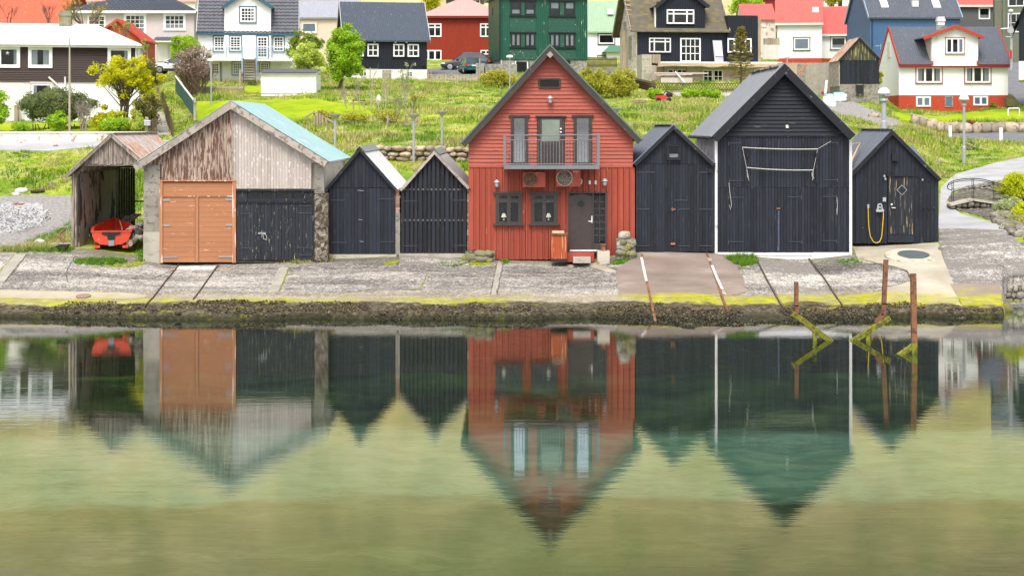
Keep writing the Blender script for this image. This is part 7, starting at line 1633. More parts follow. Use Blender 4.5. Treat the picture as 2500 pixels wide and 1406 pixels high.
part('rail', MB().tube([W(*p)-o0 for p in arc],.022,6).tube([W(2313,455,70.2)-o0,W(2315,462,70.2)-o0,W(2322,464,70.2)-o0,W(2326,460,70.2)-o0],.02,6).tube([W(p[0],p[1]+4,70.25)-o0 for p in arc[1:]],.016,6).tube([W(*p)-o0 for p in low],.018,6), 'window_black', rl)
for px_, a, b in ((2324,446,505),(2328,444,503),(2373,437,497),(2377,437,512),(2425,446,490),(2429,448,492)): part('baluster', MB().tube([W(px_,a,70.2)-o0,W(px_,b,70.2)-o0],.014,5), 'window_black', rl)
rl2 = thing('bridge_railing','second black iron railing running off to the right edge', 'railing', W(2470,470,73)); o0 = rl2.location
part('rail', MB().tube([W(2432,455,72)-o0,W(2470,446,72.5)-o0,W(2500,437,73)-o0,W(2530,432,73.5)-o0],.022,6).tube([W(2432,474,72)-o0,W(2470,474,72.5)-o0,W(2530,455,73.5)-o0],.018,6), 'window_black', rl2)
for px_ in (2469,2479,2500): part('baluster', MB().tube([W(px_,446,72.6)-o0,W(px_,472,72.6)-o0],.014,5), 'window_black', rl2)
bk = thing('stone_bank','rough stone bank of the stream at the right edge', 'wall', W(2480,560,66)); o0 = bk.location; k = 400
for i in range(95):
    t_ = rr.random(); px_ = 2425+t_*110; top = float(np.interp(px_,[2425,2460,2500,2540],[525,520,500,490])); bot = float(np.interp(px_,[2425,2460,2500,2540],[548,566,592,640])); py_ = top+(bot-top)*rr.random()
    q = G(px_,py_,60,76); stone('stone', rr.uniform(.12,.25), rr.uniform(.14,.22), rr.uniform(.10,.18), k, 'stone_grey' if rr.random() < .6 else 'mossy_stone', bk, q-o0+Vector((0,0,.08)), sq=.65, rz=rr.uniform(-.5,.5)); k += 1
# rocks lying about
for i,(px_,py_,w_,h_,m_,d0_,d1_,lb) in enumerate(((98,597,26,16,'white_render',58,70,'white rock on the grass left of the boat shelter'),(52,470,34,13,'white_wash_old',70,90,'pale flat rock on the grass bank far left'),(38,478,22,10,'white_wash_old',70,90,'small pale rock beside the pale flat rock'),
        (124,452,18,9,'stone_grey',70,90,'brown stone in the grass left of boat shelter'),(92,470,34,9,'dark_timber',70,90,'flat dark rubble patch above the gravel yard'),(136,360,12,8,'stone_grey',80,95,'grey stone at the road edge below the white wall'),(62,382,16,7,'stone_grey',80,95,'half buried grey stone on the far left bank'),
        (2134,288,30,16,'stone_tan',95,118,'reddish boulder beside the gravel drive'),(2096,290,18,7,'stone_grey',90,118,'small grey rock on grass right of gravel drive'),(2290,398,20,7,'stone_grey',70,99,'pale rock in the grass behind the black workshop'),(2334,340,18,9,'stone_tan',90,103,'tan rock at the left end of the car park'),(2018,254,14,8,'white_render',100,122,'white rubble lump near the big bag'),(2110,240,50,12,'stone_grey',112,119,'heap of rubble under the tarred shed wall'),(2030,190,26,30,'stone_grey',119,124,'rock face between yard wall and tarred shed'))):
    q = G(px_,py_,d0_,d1_); k_ = F/q.y; o = stone('rock', w_/k_/2, w_/k_/2.4, h_/k_/1.7, 500+i, m_, None, q+Vector((0,0,h_/k_*.25)), sq=.3); tag(o, lb, 'rock')
q = W(152,590,60.4); solo('bent_iron', MB().tube([W(170,598,60.2)-q,W(155,590,60.3)-q,W(145,578,60.5)-q,W(146,571,60.8)-q,W(158,560,61.2)-q],.045,6), 'rust', 'rusty curved iron bar in the grass left of the shelter', 'scrap', q)
q = W(160,556,61.4); solo('plank', MB().beam((-.25,0,0),(.3,.3,.08),.12,.04), 'driftwood', 'short plank end poking from grass behind the rusty iron bar', 'plank', q)
q = W(148,598,60); solo('plank', MB().beam((-.35,0,.05),(.35,.1,.05),.16,.04), 'driftwood', 'grey plank in grass at the foot of the shelter post', 'plank', q)
q = W(150,604,59.8); solo('tray', MB().box(-.18,.22,-.1,.2,0,.06).box(-.1,.14,-.05,.14,.061,.1), 'black_rubber', 'black plastic tray in the grass below the shelter post', 'tray', q)
# building yard clutter
def bag(px, py, d, w_, h_, m_, lb, seed, extra=None):
    q = W(px,py,d); q.z = gz(q.x,d); th = thing('big_bag', lb, 'bag', q); o = stone('sack', w_/2, w_/2.3, h_/2, seed, m_, th, (0,0,h_*.48), sub=3, sq=.7)
    if extra: stone('folded_tarp', w_*.36, w_*.3, h_*.16, seed+1, extra, th, (0,0,h_*.95), sub=2, sq=.4)
bag(2025,282,112,1.0,.9,'tarp_white','white builder bag beside the roof of tall boathouse',600,'tarp_blue'); bag(2047,246,117,1.2,.65,'tarp_white','white builder bag under a blue sheet by the tarred shed',603,'tarp_blue')
q = W(2013,232,119); solo('fish_crate', MB().box(-.2,.2,-.15,.15,0,.2).box(-.22,.22,-.17,.17,.201,.22), 'signal_red', 'small red crate in the rubble near builder bags', 'crate', q)
q = W(2015,212,118.5); solo('white_board', MB().beam((0,0,-.5),(.12,.1,.45),.2,.04), 'white_paint', 'white board standing in the rubble left of tarred shed', 'board', q)
for i in range(9):
    q = W(2140,251,117.5); solo('fish_crate', MB().box(-.28,.28,-.2,.2,.095*i,.095*i+.075).box(-.30,.30,-.22,.22,.095*i+.0755,.095*i+.092), 'crate_green', 'green plastic crate, %s in the stack at the corner of tarred shed' % ('lowest','second lowest','third lowest','fourth lowest','middle one','fourth from top','third from top','second from top','topmost')[i], 'crate', q+Vector((.004*i,0,0)), 'stacked green crates beside the tarred shed')
q = G(1620,249,95,118); mc = thing('garden_tractor','small red garden machine with black engine on the grass', 'machine', q)
part('body', MB().px([(-.2,.15),(.2,.15),(.25,.45),(-.15,.42)],-.55,.2), 'signal_red', mc); part('seat', MB().box(-.55,-.05,-.15,.15,.45,.52), 'black_rubber', mc)
part('engine', MB().lathe([(0,0),(.22,.02),(.24,.2),(.15,.32),(0,.34)],10,(.38,0,.3)), 'black_rubber', mc); part('handle_bar', MB().tube([(-.05,0,.45),(.15,0,.7),(.4,0,.62)],.04,6), 'black_rubber', mc)
for x in (-.35,.35): part('wheel', MB().lathe([(.02,-.26),(.16,-.24),(.16,-.16),(.02,-.14)],12,(x,0,.12),'y'), 'tyre', mc)
q = G(1562,252,95,118)
for i in range(3): solo('lumber', MB().beam((-.5,.1*i,.06+.05*i),(.45,-.1+.12*i,.12+.03*i),.14,.06), 'driftwood' if i != 1 else 'rust', ['lowest grey board of the small lumber heap on grass','rust brown board in the small lumber heap on grass','topmost grey board of the small lumber heap on grass'][i], 'lumber', q, 'small lumber heap')
q = G(1178,262,90,120); solo('utility_box', MB().box(-.25,.25,-.1,.1,.16,.21).box(-.2,-.14,-.08,.08,0,.159).box(.14,.2,-.08,.08,0,.159), 'lamp_grey', 'small pale utility box on the straw grass left of red gable', 'utility_box', q)  # taken for a utility box, built as a slab on two legs
q = G(924,250,90,120); solo('sign_board', MB().box(-.02,.02,-.02,.02,-.3,.4).py([(-.12,.1),(.14,.05),(.12,.4),(0,.5),(-.1,.35)],-.05,-.025), 'white_paint', 'small white marker board among the bare saplings', 'sign', q)

# ---- cars
def car(label, mat, loc, rz, L, Wd, Hh, boxy=.5, front=-1):
    th = thing('parked_car', label, 'car', loc, rz, None)     # forward is -x
    hw = Wd/2; zb = .24; belt = Hh*.60
    st = [(0,.42,.60,.62),(.12,.28,.70,.86),(.45,zb,.78,.97),(L*.27,zb,belt*.97,1),(L*.5,zb,belt,1),(L*.78,zb,belt*1.03,1),(L-.35,zb,belt*1.05,.97),(L-.08,.32,belt*.98,.90),(L,.45,belt*.80,.80)]
    mb = MB(); n = 10
    for x, a, b, k in st:
        w = hw*k
        for px_, pz_ in ((-.86*w,a),(-w,a+.16),(-w*1.0,b-.20),(-.95*w,b-.05),(-.80*w,b),(.80*w,b),(.95*w,b-.05),(w,b-.20),(w,a+.16),(.86*w,a)): mb.v.append((x-L/2,px_,pz_))
    for i in range(len(st)-1):
        for j in range(n): a = i*n+j; b = i*n+(j+1) % n; mb.f.append((a,b,b+n,a+n))
    mb.f.append(tuple(range(n))); mb.f.append(tuple((len(st)-1)*n+j for j in range(n)))
    part('body', mb, mat, th)
    cs = [(L*.25,belt*.95,belt*.97,.86),(L*.44,belt*.97,Hh*.97,.74),(L*.60,belt,Hh,.74),(L*(.74+.10*boxy),belt,Hh*.965,.72),(L*(.88+.09*boxy),belt*1.0,belt*1.05,.84)]
    gb = MB()
    for x, a, b, k in cs:
        for yy, z in ((-.88*hw,a),(-k*hw,b),(k*hw,b),(.88*hw,a)): gb.v.append((x-L/2,yy,z))
    for i in range(len(cs)-1):
        for j in range(4): a = i*4+j; b = i*4+(j+1) % 4; gb.f.append((a,b,b+4,a+4))
    part('glazing', gb, 'car_glass' if 'car_glass' in M else P('car_glass', (.05,.06,.07), .08, 0, .05, spec=.8, bump=0), th)
    rf = MB(); R_ = [cs[1],cs[2],cs[3]]
    for a, b in zip(R_[:-1], R_[1:]):
        rf.hexa([(a[0]-L/2-.03,-a[3]*hw-.02,a[2]-.03),(b[0]-L/2+.03,-b[3]*hw-.02,b[2]-.03),(b[0]-L/2+.03,b[3]*hw+.02,b[2]-.03),(a[0]-L/2-.03,a[3]*hw+.02,a[2]-.03),(a[0]-L/2-.03,-a[3]*hw,a[2]+.03),(b[0]-L/2+.03,-b[3]*hw,b[2]+.03),(b[0]-L/2+.03,b[3]*hw,b[2]+.03),(a[0]-L/2-.03,a[3]*hw,a[2]+.03)])
    for s in (-1,1):
        for a, b in ((cs[0],cs[1]),(cs[3],cs[4])): rf.beam((a[0]-L/2,s*(.86*hw if a is cs[0] else a[3]*hw),a[2]),(b[0]-L/2,s*b[3]*hw,b[2]),.07,.06)
        m = L*.57; rf.beam((m-L/2,s*.885*hw,belt),(m-L/2,s*.745*hw,Hh-.02),.07,.05)
    part('roof_frame', rf, mat, th)
    wr = Hh*.215
    for x in (L*.19,L*.80):
        for s in (-1,1):
            w_ = part('wheel', MB().lathe([(.05,-.10),(wr*.95,-.10),(wr,-.06),(wr,.06),(wr*.95,.10),(.05,.10)],22,(x-L/2,s*(hw-.09),wr),'y'), 'tyre', th)
            rm = MB().lathe([(0,-.02),(wr*.66,-.01),(wr*.68,.0),(0,.0)],18,(x-L/2,s*(hw-.09)+s*.105,wr),'y')
            for k in range(5): an = k*2*math.pi/5; rm.beam((x-L/2,s*(hw+.02),wr),(x-L/2+wr*.6*math.cos(an),s*(hw+.02),wr+wr*.6*math.sin(an)),.07,.03)
            part('rim', rm, 'alloy', w_)
    for s in (-1,1):
        part('headlight', MB().box(-L/2+.10,-L/2+.42,s*hw*.82-.12,s*hw*.82+.10,.60,.72), 'lamp_globe', th)
        part('tail_light', MB().box(L/2-.22,L/2-.015,s*hw*.80-.16,s*hw*.80+.13,belt*.78,belt*.98), 'tail_red', th)
        part('mirror', MB().box(L*.32-L/2,L*.36-L/2,s*(hw+.02)-.09,s*(hw+.02)+.09,belt*1.0,belt*1.12), mat, th)
        part('sill', MB().box(-L*.22,L*.22,s*hw-.03,s*hw+.02,zb-.02,zb+.12), 'black_rubber', th)
    part('number_plate', MB().box(L/2-.03,L/2+.015,-.26,.26,.62,.74), 'off_white', th); part('bumper', MB().box(L/2-.10,L/2+.03,-hw*.8,hw*.8,.32,.46), mat, th)
    return th
car('dark grey SUV parked side on before the red house', 'car_grey', W(1137,173.5,154), 0, 4.6, 1.85, 1.64, 1)
car('teal green hatchback seen from behind beside the grey SUV', 'car_green', W(1147,181,150), math.radians(-76), 3.9, 1.66, 1.42, .6)
car('white hatchback half hidden behind the round bushes', 'car_white', W(436,181,130), 0, 4.2, 1.75, 1.42, .5)

qw = thing('quay_wall','dark mossy stone face of the quay at the lower right edge', 'wall', W(2480,755,56.9)); o0 = qw.location; k = 800; rr = random.Random(31)
for r_ in range(4):
    x = 2447.0+3*r_
    while x < 2580: w_ = rr.uniform(12,24); stone('stone', w_/71/1.8, .2, .15, k, 'mossy_stone' if r_ < 2 else 'stone_grey', qw, W(x+w_/2,752-r_*16,56.95)-o0, sq=.8); k += 1; x += w_
q = W(2458,745,54.6); o = stone('rock', .25, .22, .22, 960, 'mossy_stone', None, Vector((q.x,q.y,.08)), sq=.3); tag(o, 'slimy green rock at the water edge below the quay wall', 'rock')
# ================================================================== VEGETATION
def leafmat(name, dark, mid, light, scale=1.6, trans=.42):
    t = NT(name); p = t.geo(); r = t.rnd()
    n_ = t.noise(p, scale, 4, .65); m_ = t.noise(p, 11, 1)
    c = t.ramp(n_, [(.32,dark),(.5,mid),(.68,light)]); c = t.hsv(c, val=t.math('ADD', t.math('MULTIPLY', m_, .7), .66))
    t.done(c, .6, .25); tl = t.n('ShaderNodeBsdfTranslucent'); t.put(tl.inputs[0], c)
    mx = t.n('ShaderNodeMixShader'); mx.inputs[0].default_value = trans; t.l(t.b.outputs[0], mx.inputs[1]); t.l(tl.outputs[0], mx.inputs[2]); t.l(mx.outputs[0], t.out.inputs[0])
    M[name] = t.m
leafmat('leaf_yellow', (.34,.34,.015), (.64,.63,.015), (.78,.74,.03))
leafmat('leaf_olive', (.12,.115,.035), (.25,.235,.07), (.38,.37,.10))
leafmat('leaf_hedge', (.09,.13,.045), (.22,.27,.095), (.37,.41,.17))
leafmat('leaf_fresh', (.17,.32,.02), (.37,.58,.03), (.55,.70,.07))
leafmat('leaf_lime', (.32,.42,.06), (.57,.66,.12), (.72,.78,.25))
leafmat('leaf_dark', (.11,.17,.02), (.24,.34,.03), (.40,.48,.05))
leafmat('leaf_gorse', (.25,.26,.03), (.50,.49,.05), (.63,.58,.14))
leafmat('leaf_spruce', (.14,.125,.02), (.30,.245,.045), (.42,.36,.08))
leafmat('leaf_pale', (.28,.33,.14), (.46,.51,.24), (.6,.62,.36))
leafmat('leaf_bright', (.38,.44,.015), (.62,.66,.02), (.72,.74,.06))
leafmat('flower_red', (.25,.08,.05), (.40,.16,.10), (.42,.30,.16))
leafmat('dry_straw', (.26,.22,.09), (.40,.34,.16), (.50,.44,.24))
leafmat('twig_brown', (.19,.13,.10), (.33,.235,.18), (.45,.35,.27), trans=.05)

def leaves(name, mat, parent, clumps, size, seed=0, aspect=.55, updown=.0, stuff=True):
    r = np.random.default_rng(seed); C_, S_ = [], []
    for (c, rad, n) in clumps:
        v = r.normal(size=(n,3)); v /= np.linalg.norm(v,axis=1,keepdims=True); rr_ = r.random((n,1))**.5
        rad = np.asarray(rad if np.ndim(rad) else (rad,)*3, float); C_.append(np.asarray(c, float)+v*rr_*rad)
    C_ = np.concatenate(C_); n = len(C_)
    a = r.normal(size=(n,3)); a[:,2] += updown; a /= np.linalg.norm(a,axis=1,keepdims=True)
    b = r.normal(size=(n,3)); b -= a*(a*b).sum(1,keepdims=True); b /= np.linalg.norm(b,axis=1,keepdims=True)
    s = size*(.6+.8*r.random((n,1))); a = a*s; b = b*s*aspect
    V = np.stack([C_-a, C_+b*.9-a*.1, C_+a, C_-b*.9-a*.1],1).reshape(-1,3)
    return tag(fast_mesh(name, M[mat], V, n, 4, parent), kind='stuff' if stuff else None)
def crown_clumps(c, R, m, cr, n, seed, lo=.45, flat=None):
    r = np.random.default_rng(seed); out = []
    for i in range(m):
        v = r.normal(size=3); v /= np.linalg.norm(v); k = lo+(1-lo)*r.random()**.6; k *= .80+.40*r.random()
        p = np.asarray(c)+v*np.asarray(R)*k; q = cr*(.6+.8*r.random()); out.append((p,(q,q,q*.8),int(n*(.6+.8*r.random()))))
    return out
def limbs(mb, base, clumps, r0, stems=1, seed=0, every=1, fork=.45):
    rr_ = random.Random(seed); base = Vector(base); top = Vector(np.mean([c[0] for c in clumps],0))
    roots = [base+Vector((rr_.uniform(-.35,.35),rr_.uniform(-.2,.2),0))*(0 if stems == 1 else 1) for _ in range(stems)]
    forks = []
    for q in roots:
        fk = q.lerp(top, fork)+Vector((rr_.uniform(-.15,.15),rr_.uniform(-.1,.1),0)); forks.append(fk)
        mb.tube([q+Vector((0,0,-.2)), q.lerp(fk,.5)+Vector((rr_.uniform(-.08,.08),0,0)), fk], [r0,r0*.8,r0*.62], 7)
    for c in clumps[::every]:
        e = Vector(c[0]); fk = rr_.choice(forks); md = fk.lerp(e,.5)+Vector((rr_.uniform(-.15,.15),rr_.uniform(-.15,.15),rr_.uniform(0,.15)))*min(1,(e-fk).length)
        mb.tube([fk,md,e], [r0*.42,r0*.26,r0*.09], 5)
    return mb
def bush(name, cat, label, box, d, mat, n=26, leaf=.075, cr=.32, per=110, stems=4, r0=.06, seed=0, group=None, bark='bark', base_px=None, dep=.8, lo=.45, lift=0, parts=None):
    px0, px1, py0, py1 = box; k = F/d; bx = base_px or (px0+px1)/2; q = W(bx, py1, d); q.z = gz(q.x,d)-.04
    th = thing(name, label, cat, q, group=group); cz = (HC-((py0+py1)/2-YH)*d/F)-q.z; hx = (px1-px0)/2/k; hz = (py1-py0)/2/k
    c = ((((px0+px1)/2-CX)*d/F)-q.x, 0, cz+lift)
    n = int(n*1.25); per = int(per*1.2); cr *= 1.0
    cl = crown_clumps(c, (max(hx-cr*.6,.1),max(hx*dep-cr*.5,.1),max(hz-cr*.5-lift*.5,.1)), n, cr, per, seed, lo)
    leaves('crown', mat, th, cl, leaf, seed)
    part('trunk' if stems == 1 else 'stems', limbs(MB(), (0,0,0), cl, r0, stems, seed), bark, th); return th
def twigs(mb, p, d, L, r, depth, rr_, spread=.55):
    e = p+d*L; mb.tube([p, p.lerp(e,.5)+Vector((rr_.uniform(-1,1),rr_.uniform(-1,1),0))*L*.05, e], [r,r*.8,r*.6], 4, close=False)
    if depth == 0: return
    for i in range(rr_.choice((2,3,3))):
        nd = (d+Vector((rr_.uniform(-1,1),rr_.uniform(-1,1),rr_.uniform(-.2,.7)))*spread).normalized(); twigs(mb, p.lerp(e,rr_.uniform(.45,1)), nd, L*rr_.uniform(.55,.8), r*.58, depth-1, rr_, spread)
def bare(name, cat, label, px, pyb, pyt, d, mat='twig', depth=4, stems=1, r=.05, seed=0, spread=.5, buds=None, group=None, nb=60, bs=.06):
    q = W(px,pyb,d); th = thing(name, label, cat, q, group=group); h = (pyb-pyt)*d/F; rr_ = random.Random(seed); mb = MB()
    for s in range(stems): twigs(mb, Vector((rr_.uniform(-.15,.15)*(stems > 1),rr_.uniform(-.1,.1),-.1)), Vector((rr_.uniform(-.35,.35)*(stems > 1),rr_.uniform(-.2,.2),1)).normalized(), h*.40, r, depth, rr_, spread)
    part('branches', mb, mat, th)
    if buds:
        vs = [Vector(v) for v in mb.v if v[2] > h*.35]; rr_.shuffle(vs); leaves('buds', buds, th, [(tuple(v),.10,5) for v in vs[:nb]], bs, seed)
    return th

# left garden
h = bush('yellow_shrub','shrub','tall bright yellow green shrub in front of the brown house',(218,395,128,240),98,'leaf_yellow',46,.075,.36,150,5,.09,11,base_px=300,dep=.7,lo=.25)
cl = crown_clumps((-.9,-.2,.8),(1.0,.6,.7),20,.33,110,12)+crown_clumps((.5,-.2,.9),(.9,.6,.7),14,.33,110,14)+crown_clumps((1.5,.1,2.3),(.7,.6,1.0),14,.33,110,13); leaves('lower_crown','leaf_yellow',h,cl,.075,14)
bush('olive_shrub','shrub','brownish olive shrub at the right foot of the yellow shrub',(322,398,225,322),97.3,'leaf_olive',24,.07,.34,110,4,.06,15)
bush('olive_shrub','shrub','hazy brown green shrub behind the yellow shrub by the path',(328,392,135,245),101,'leaf_olive',24,.07,.34,100,3,.06,16)
bush('hedge_bush','shrub','wide rounded dark green hedge bush below the brown house',(36,238,217,297),99,'leaf_hedge',150,.06,.36,190,6,.08,17,dep=.55,lo=.3)
mb = MB(); rr = random.Random(3); hb_ = bpy.data.objects['hedge_bush']
for i in range(16): x = -2.1+i*.27+rr.uniform(-.1,.1); mb.tube([(x,rr.uniform(-.3,.3),-1.0),(x+rr.uniform(-.15,.15),rr.uniform(-.2,.2),-.2),(x+rr.uniform(-.3,.3),0,.35)],[.05,.04,.03],5)
part('low_stems', mb, 'bark', hb_)
bush('green_shrub','shrub','fresh green shrub cut off by the left edge of the garden',(-40,24,215,322),97,'leaf_fresh',30,.075,.36,110,3,.06,18)
bush('green_shrub','shrub','small round fresh green shrub behind the left part of roadside wall',(22,74,295,322),96.6,'leaf_fresh',12,.065,.24,90,3,.03,19)
bush('green_shrub','shrub','fresh green shrub between hedge bush and wooden pole',(106,170,271,322),96.8,'leaf_fresh',20,.07,.28,100,4,.04,20)
bare('bare_shrub','shrub','pale leafless shrub right of the wooden pole by the wall',205,322,228,96.9,'pale_bark',5,6,.035,21,.55)
bush('green_shrub','shrub','low green shrub under the yellow shrub beside the wall',(236,326,284,323),96.6,'leaf_fresh',20,.065,.26,90,4,.03,22)
bush('green_shrub','shrub','light green shrub left of the slatted gate',(318,352,262,322),96.5,'leaf_lime',14,.065,.26,80,3,.03,23)
bare('bare_tree','tree','leafless spreading tree behind the stone chimney of brown house',222,120,-15,112,'twig',6,3,.09,24,.6,'leaf_gorse',nb=160,bs=.05)
bare('bare_tree','tree','leafless tree against the salmon roof at far left',22,66,-4,116,'twig',5,2,.05,25,.6); bare('bare_tree','tree','leafless tree against the right end of salmon roof',120,66,0,116,'twig',5,3,.05,26,.65)
bare('bare_tree','tree','thin leafless tree over the orange red shed gable',300,110,40,114,'twig',5,3,.05,27,.65,'leaf_gorse',nb=60,bs=.05)
bare('bare_tree','tree','small crooked bare tree before the pink house door',361,145,84,116,'pale_bark',4,1,.05,28,.6,'leaf_fresh',nb=24,bs=.06)
bush('round_bush','shrub','bright green domed bush behind the brown leafless bush',(408,494,82,150),121,'leaf_fresh',34,.075,.4,130,3,.06,29,lo=.4)
h = bush('leafless_bush','shrub','dense rounded brown leafless bush beside the white blue house',(422,524,107,214),117,'twig_brown',60,.06,.42,110,6,.07,30,lo=.15,bark='twig')
mb = MB(); rr = random.Random(9)
for i in range(60): twigs(mb, Vector((rr.uniform(-.5,.5),rr.uniform(-.4,.4),-.05)), Vector((rr.uniform(-.7,.7),rr.uniform(-.5,.5),1)).normalized(), 1.25, .022, 3, rr, .4)
part('twigs', mb, 'twig', h)
# middle trees
bush('dark_tree','tree','dark layered evergreen tree beside the right end of white blue house',(690,788,72,150),122,'leaf_dark',44,.085,.36,110,1,.12,31,lo=.2)
bush('lime_shrub','shrub','pale lime leafed shrub behind the white garden shed',(695,800,97,182),117,'leaf_lime',50,.085,.34,120,5,.07,32,lo=.35)
bush('leafy_tree','tree','tall fresh green leafy tree left of the dark blue house',(793,888,56,203),118,'leaf_fresh',115,.085,.40,160,3,.10,33,base_px=822,dep=.9,lo=.25)
for px_, pb, pt, s_, lb, bd in ((905,262,148,40,'pale bare sapling before the dark blue house',None),(932,285,190,41,'pale bare sapling nearest the small white marker',None),(878,268,182,42,'thin bare sapling tied to a low frame',None),(990,292,136,43,'tall sapling with budding pale leaves in middle grass','leaf_pale'),(958,292,205,44,'bare bushy sapling left of the tall budding one',None),(850,262,200,45,'small bare sapling below the leafy tree',None),(1003,292,215,46,'twiggy sapling right of the tall budding one','leaf_gorse')):
    bare('sapling','tree',lb,px_,pb,pt,100 if pb < 280 else 93,'pale_bark',4,2 if pt > 185 else 1,.04,s_,.42,bd,nb=50)
sf = thing('sapling_guard','low wooden guard around a thin sapling on the lawn', 'guard', W(877,264,101)); kk = F/101
for x in (-.35,.3): part('stake', MB().box(x-.04,x+.04,-.04,.04,-.1,.45), 'fence_wood', sf)
part('cross_bar', MB().box(-.42,.40,-.06,-.041,.42,.48), 'brown_fence', sf)
tf = thing('trellis','small wooden trellis before the white basement of dark house', 'frame', W(893,205,131))
for x in (-.3,.35): part('stake', MB().box(x-.04,x+.04,-.04,.04,-.3,1.25), 'fence_wood', tf)
part('cross_bar', MB().box(-.7,.9,-.06,-.041,1.1,1.17), 'fence_wood', tf)
for i,(bx,lb) in enumerate((((764,832,266,308),'yellowish bramble clump at the left end of stock fence'),((826,905,268,312),'yellow green bramble clump in the middle of stock fence'),((900,985,262,314),'bramble clump below the tall budding sapling'))):
    bush('bramble','shrub',lb,bx,93,'leaf_gorse',26,.055,.28,60,5,.03,50+i,bark='twig',lo=.2)
bush('gorse_bush','shrub','rounded yellow olive bush left of the red gable',(1164,1262,168,226),126,'leaf_gorse',50,.075,.38,140,5,.05,55,lo=.3)
bush('gorse_bush','shrub','left half of the long yellow olive thicket right of red gable',(1404,1500,164,248),118,'leaf_gorse',54,.075,.40,130,5,.05,56,lo=.25)
bush('gorse_bush','shrub','right half of the long yellow olive thicket near the black house',(1474,1566,166,246),119,'leaf_gorse',54,.075,.40,130,5,.05,57,lo=.25)
bush('green_shrub','shrub','small leafy green shrub at the left end of lattice fence',(1576,1618,218,242),115,'leaf_fresh',14,.075,.28,90,3,.03,58)
bush('green_shrub','shrub','leafy green shrub under the middle of lattice fence',(1656,1716,218,240),115,'leaf_fresh',18,.075,.28,90,3,.03,59)
bush('green_shrub','shrub','leafy green shrub under the right part of lattice fence',(1712,1764,218,240),115,'leaf_fresh',16,.075,.28,90,3,.03,60)
# spruce
q = W(1808,212,128); sp = thing('spruce_tree','thin olive brown spruce in front of the unfinished terrace', 'tree', q); hS = 147*128/F; rr = random.Random(8); cl = []; mb = MB().tube([(0,0,-.6),(.03,0,hS*.5),(0,0,hS)],[.10,.07,.015],7)
for i in range(64):
    t_ = .12+.86*(i/63)**.9; R_ = 1.42*(1-t_)**.8+.08; R_ *= rr.uniform(.7,1.1)*(.75 if t_ < .3 else 1); a = i*2.399; z = hS*t_; tip = Vector((R_*math.cos(a),R_*math.sin(a),z+R_*.12))
    mb.tube([(0,0,z),tip*.5+Vector((0,0,z*.5)),tip],[.025,.018,.008],4)
    for s in (.4,.62,.82,1.0): cl.append((Vector((tip.x*s,tip.y*s,z+R_*.12*s)), (.17,.17,.09), int((26 if t_ > .3 else 10)*rr.uniform(.5,1.2))))
leaves('crown','leaf_spruce',sp,cl,.075,61,.35); part('trunk', mb, 'bark', sp)
bush('hill_tree','tree','yellow green tree top behind the dark slate roof',(1020,1082,-26,24),186,'leaf_yellow',24,.13,.6,80,1,.1,62); bush('hill_tree','tree','fresh green tree above the flat black annex',(1778,1862,-12,42),176,'leaf_fresh',36,.13,.6,80,2,.1,63); bush('hill_tree','tree','dull green tree top left of the mossy chimney',(2008,2050,-20,16),190,'leaf_gorse',18,.13,.6,70,1,.1,64)
# right side
bush('bright_bush','shrub','bright yellow green mound at the right edge above the bridge',(2436,2530,424,492),71.5,'leaf_bright',64,.045,.24,220,4,.04,65,lo=.45,dep=.8)
bush('bright_bush','shrub','lower bright yellow green mound above the stone bank',(2464,2550,492,545),67.5,'leaf_bright',44,.045,.22,200,4,.04,66,lo=.45)
bush('bank_plant','shrub','mixed pale green growth between the two bright mounds',(2412,2500,478,530),68.5,'leaf_pale',30,.05,.24,90,4,.03,67,lo=.2)
bush('bank_plant','shrub','olive undergrowth hanging over the stone bank',(2440,2540,520,580),65.8,'leaf_gorse',34,.045,.22,90,4,.03,68,lo=.2)
bush('pale_plant','plant','pale leafy plant alone on the grass bank right of lamp',(2356,2382,338,368),95,'leaf_pale',12,.05,.16,60,3,.02,69)
for i,(bx,m_,lb) in enumerate((((2236,2260,290,314),'flower_red','reddish flowering plant on the left end of boulder wall'),((2357,2382,292,310),'flower_red','pink flowering plant on the boulder wall beside the lamp'),((2292,2312,298,313),'leaf_fresh','small green plant on the boulder wall'),((2428,2444,296,308),'leaf_pale','small pale plant on the right part of boulder wall'),((2488,2520,330,352),'leaf_pale','pale plant at the right end of car park'))):
    bush('wall_plant','plant',lb,bx,104.6,m_,10,.05,.16,60,3,.015,70+i)
bush('green_shrub','shrub','small bush beside the door in the red basement',(2412,2432,248,266),119.2,'leaf_dark',8,.05,.16,60,3,.015,76)
bush('green_shrub','shrub','lime green weeds between tarred shed and white house',(2146,2152,170,214),119,'leaf_yellow',8,.06,.16,60,3,.015,77)

# ---- grass blades over the meadow
def blades(name, mat, X, Y, hgt, wid, nb=4, seed=0, spread=.10, label=None):
    r = np.random.default_rng(seed); n = len(X); Z = H(X, Y)
    B = np.stack([X,Y,Z],-1).repeat(nb,0); m = n*nb; hh = np.repeat(hgt,nb)*(.5+r.random(m)); a = r.random(m)*2*np.pi
    off = np.stack([np.cos(a),np.sin(a),np.zeros(m)],-1); B = B+off*spread*r.random((m,1)); side = np.stack([-np.sin(a),np.cos(a),np.zeros(m)],-1)*(wid*(.5+r.random((m,1))))
    tip = B+off*(hh*(.2+.6*r.random(m)))[:,None]+np.stack([0*hh,0*hh,hh],-1); lo = np.stack([0*hh,0*hh,0*hh+.03],-1)
    V = np.stack([B-side-lo,B+side-lo,tip],1).reshape(-1,3); return tag(fast_mesh(name, M[mat], V, m, 3), label, None, None, 'stuff')
r = np.random.default_rng(5); n = 150000
U = r.uniform(-60,2560,n); D_ = 62*(165/62)**r.random(n); X = (U-CX)*D_/F; Z = H(X,D_); PY = YH+(HC-Z)*F/D_
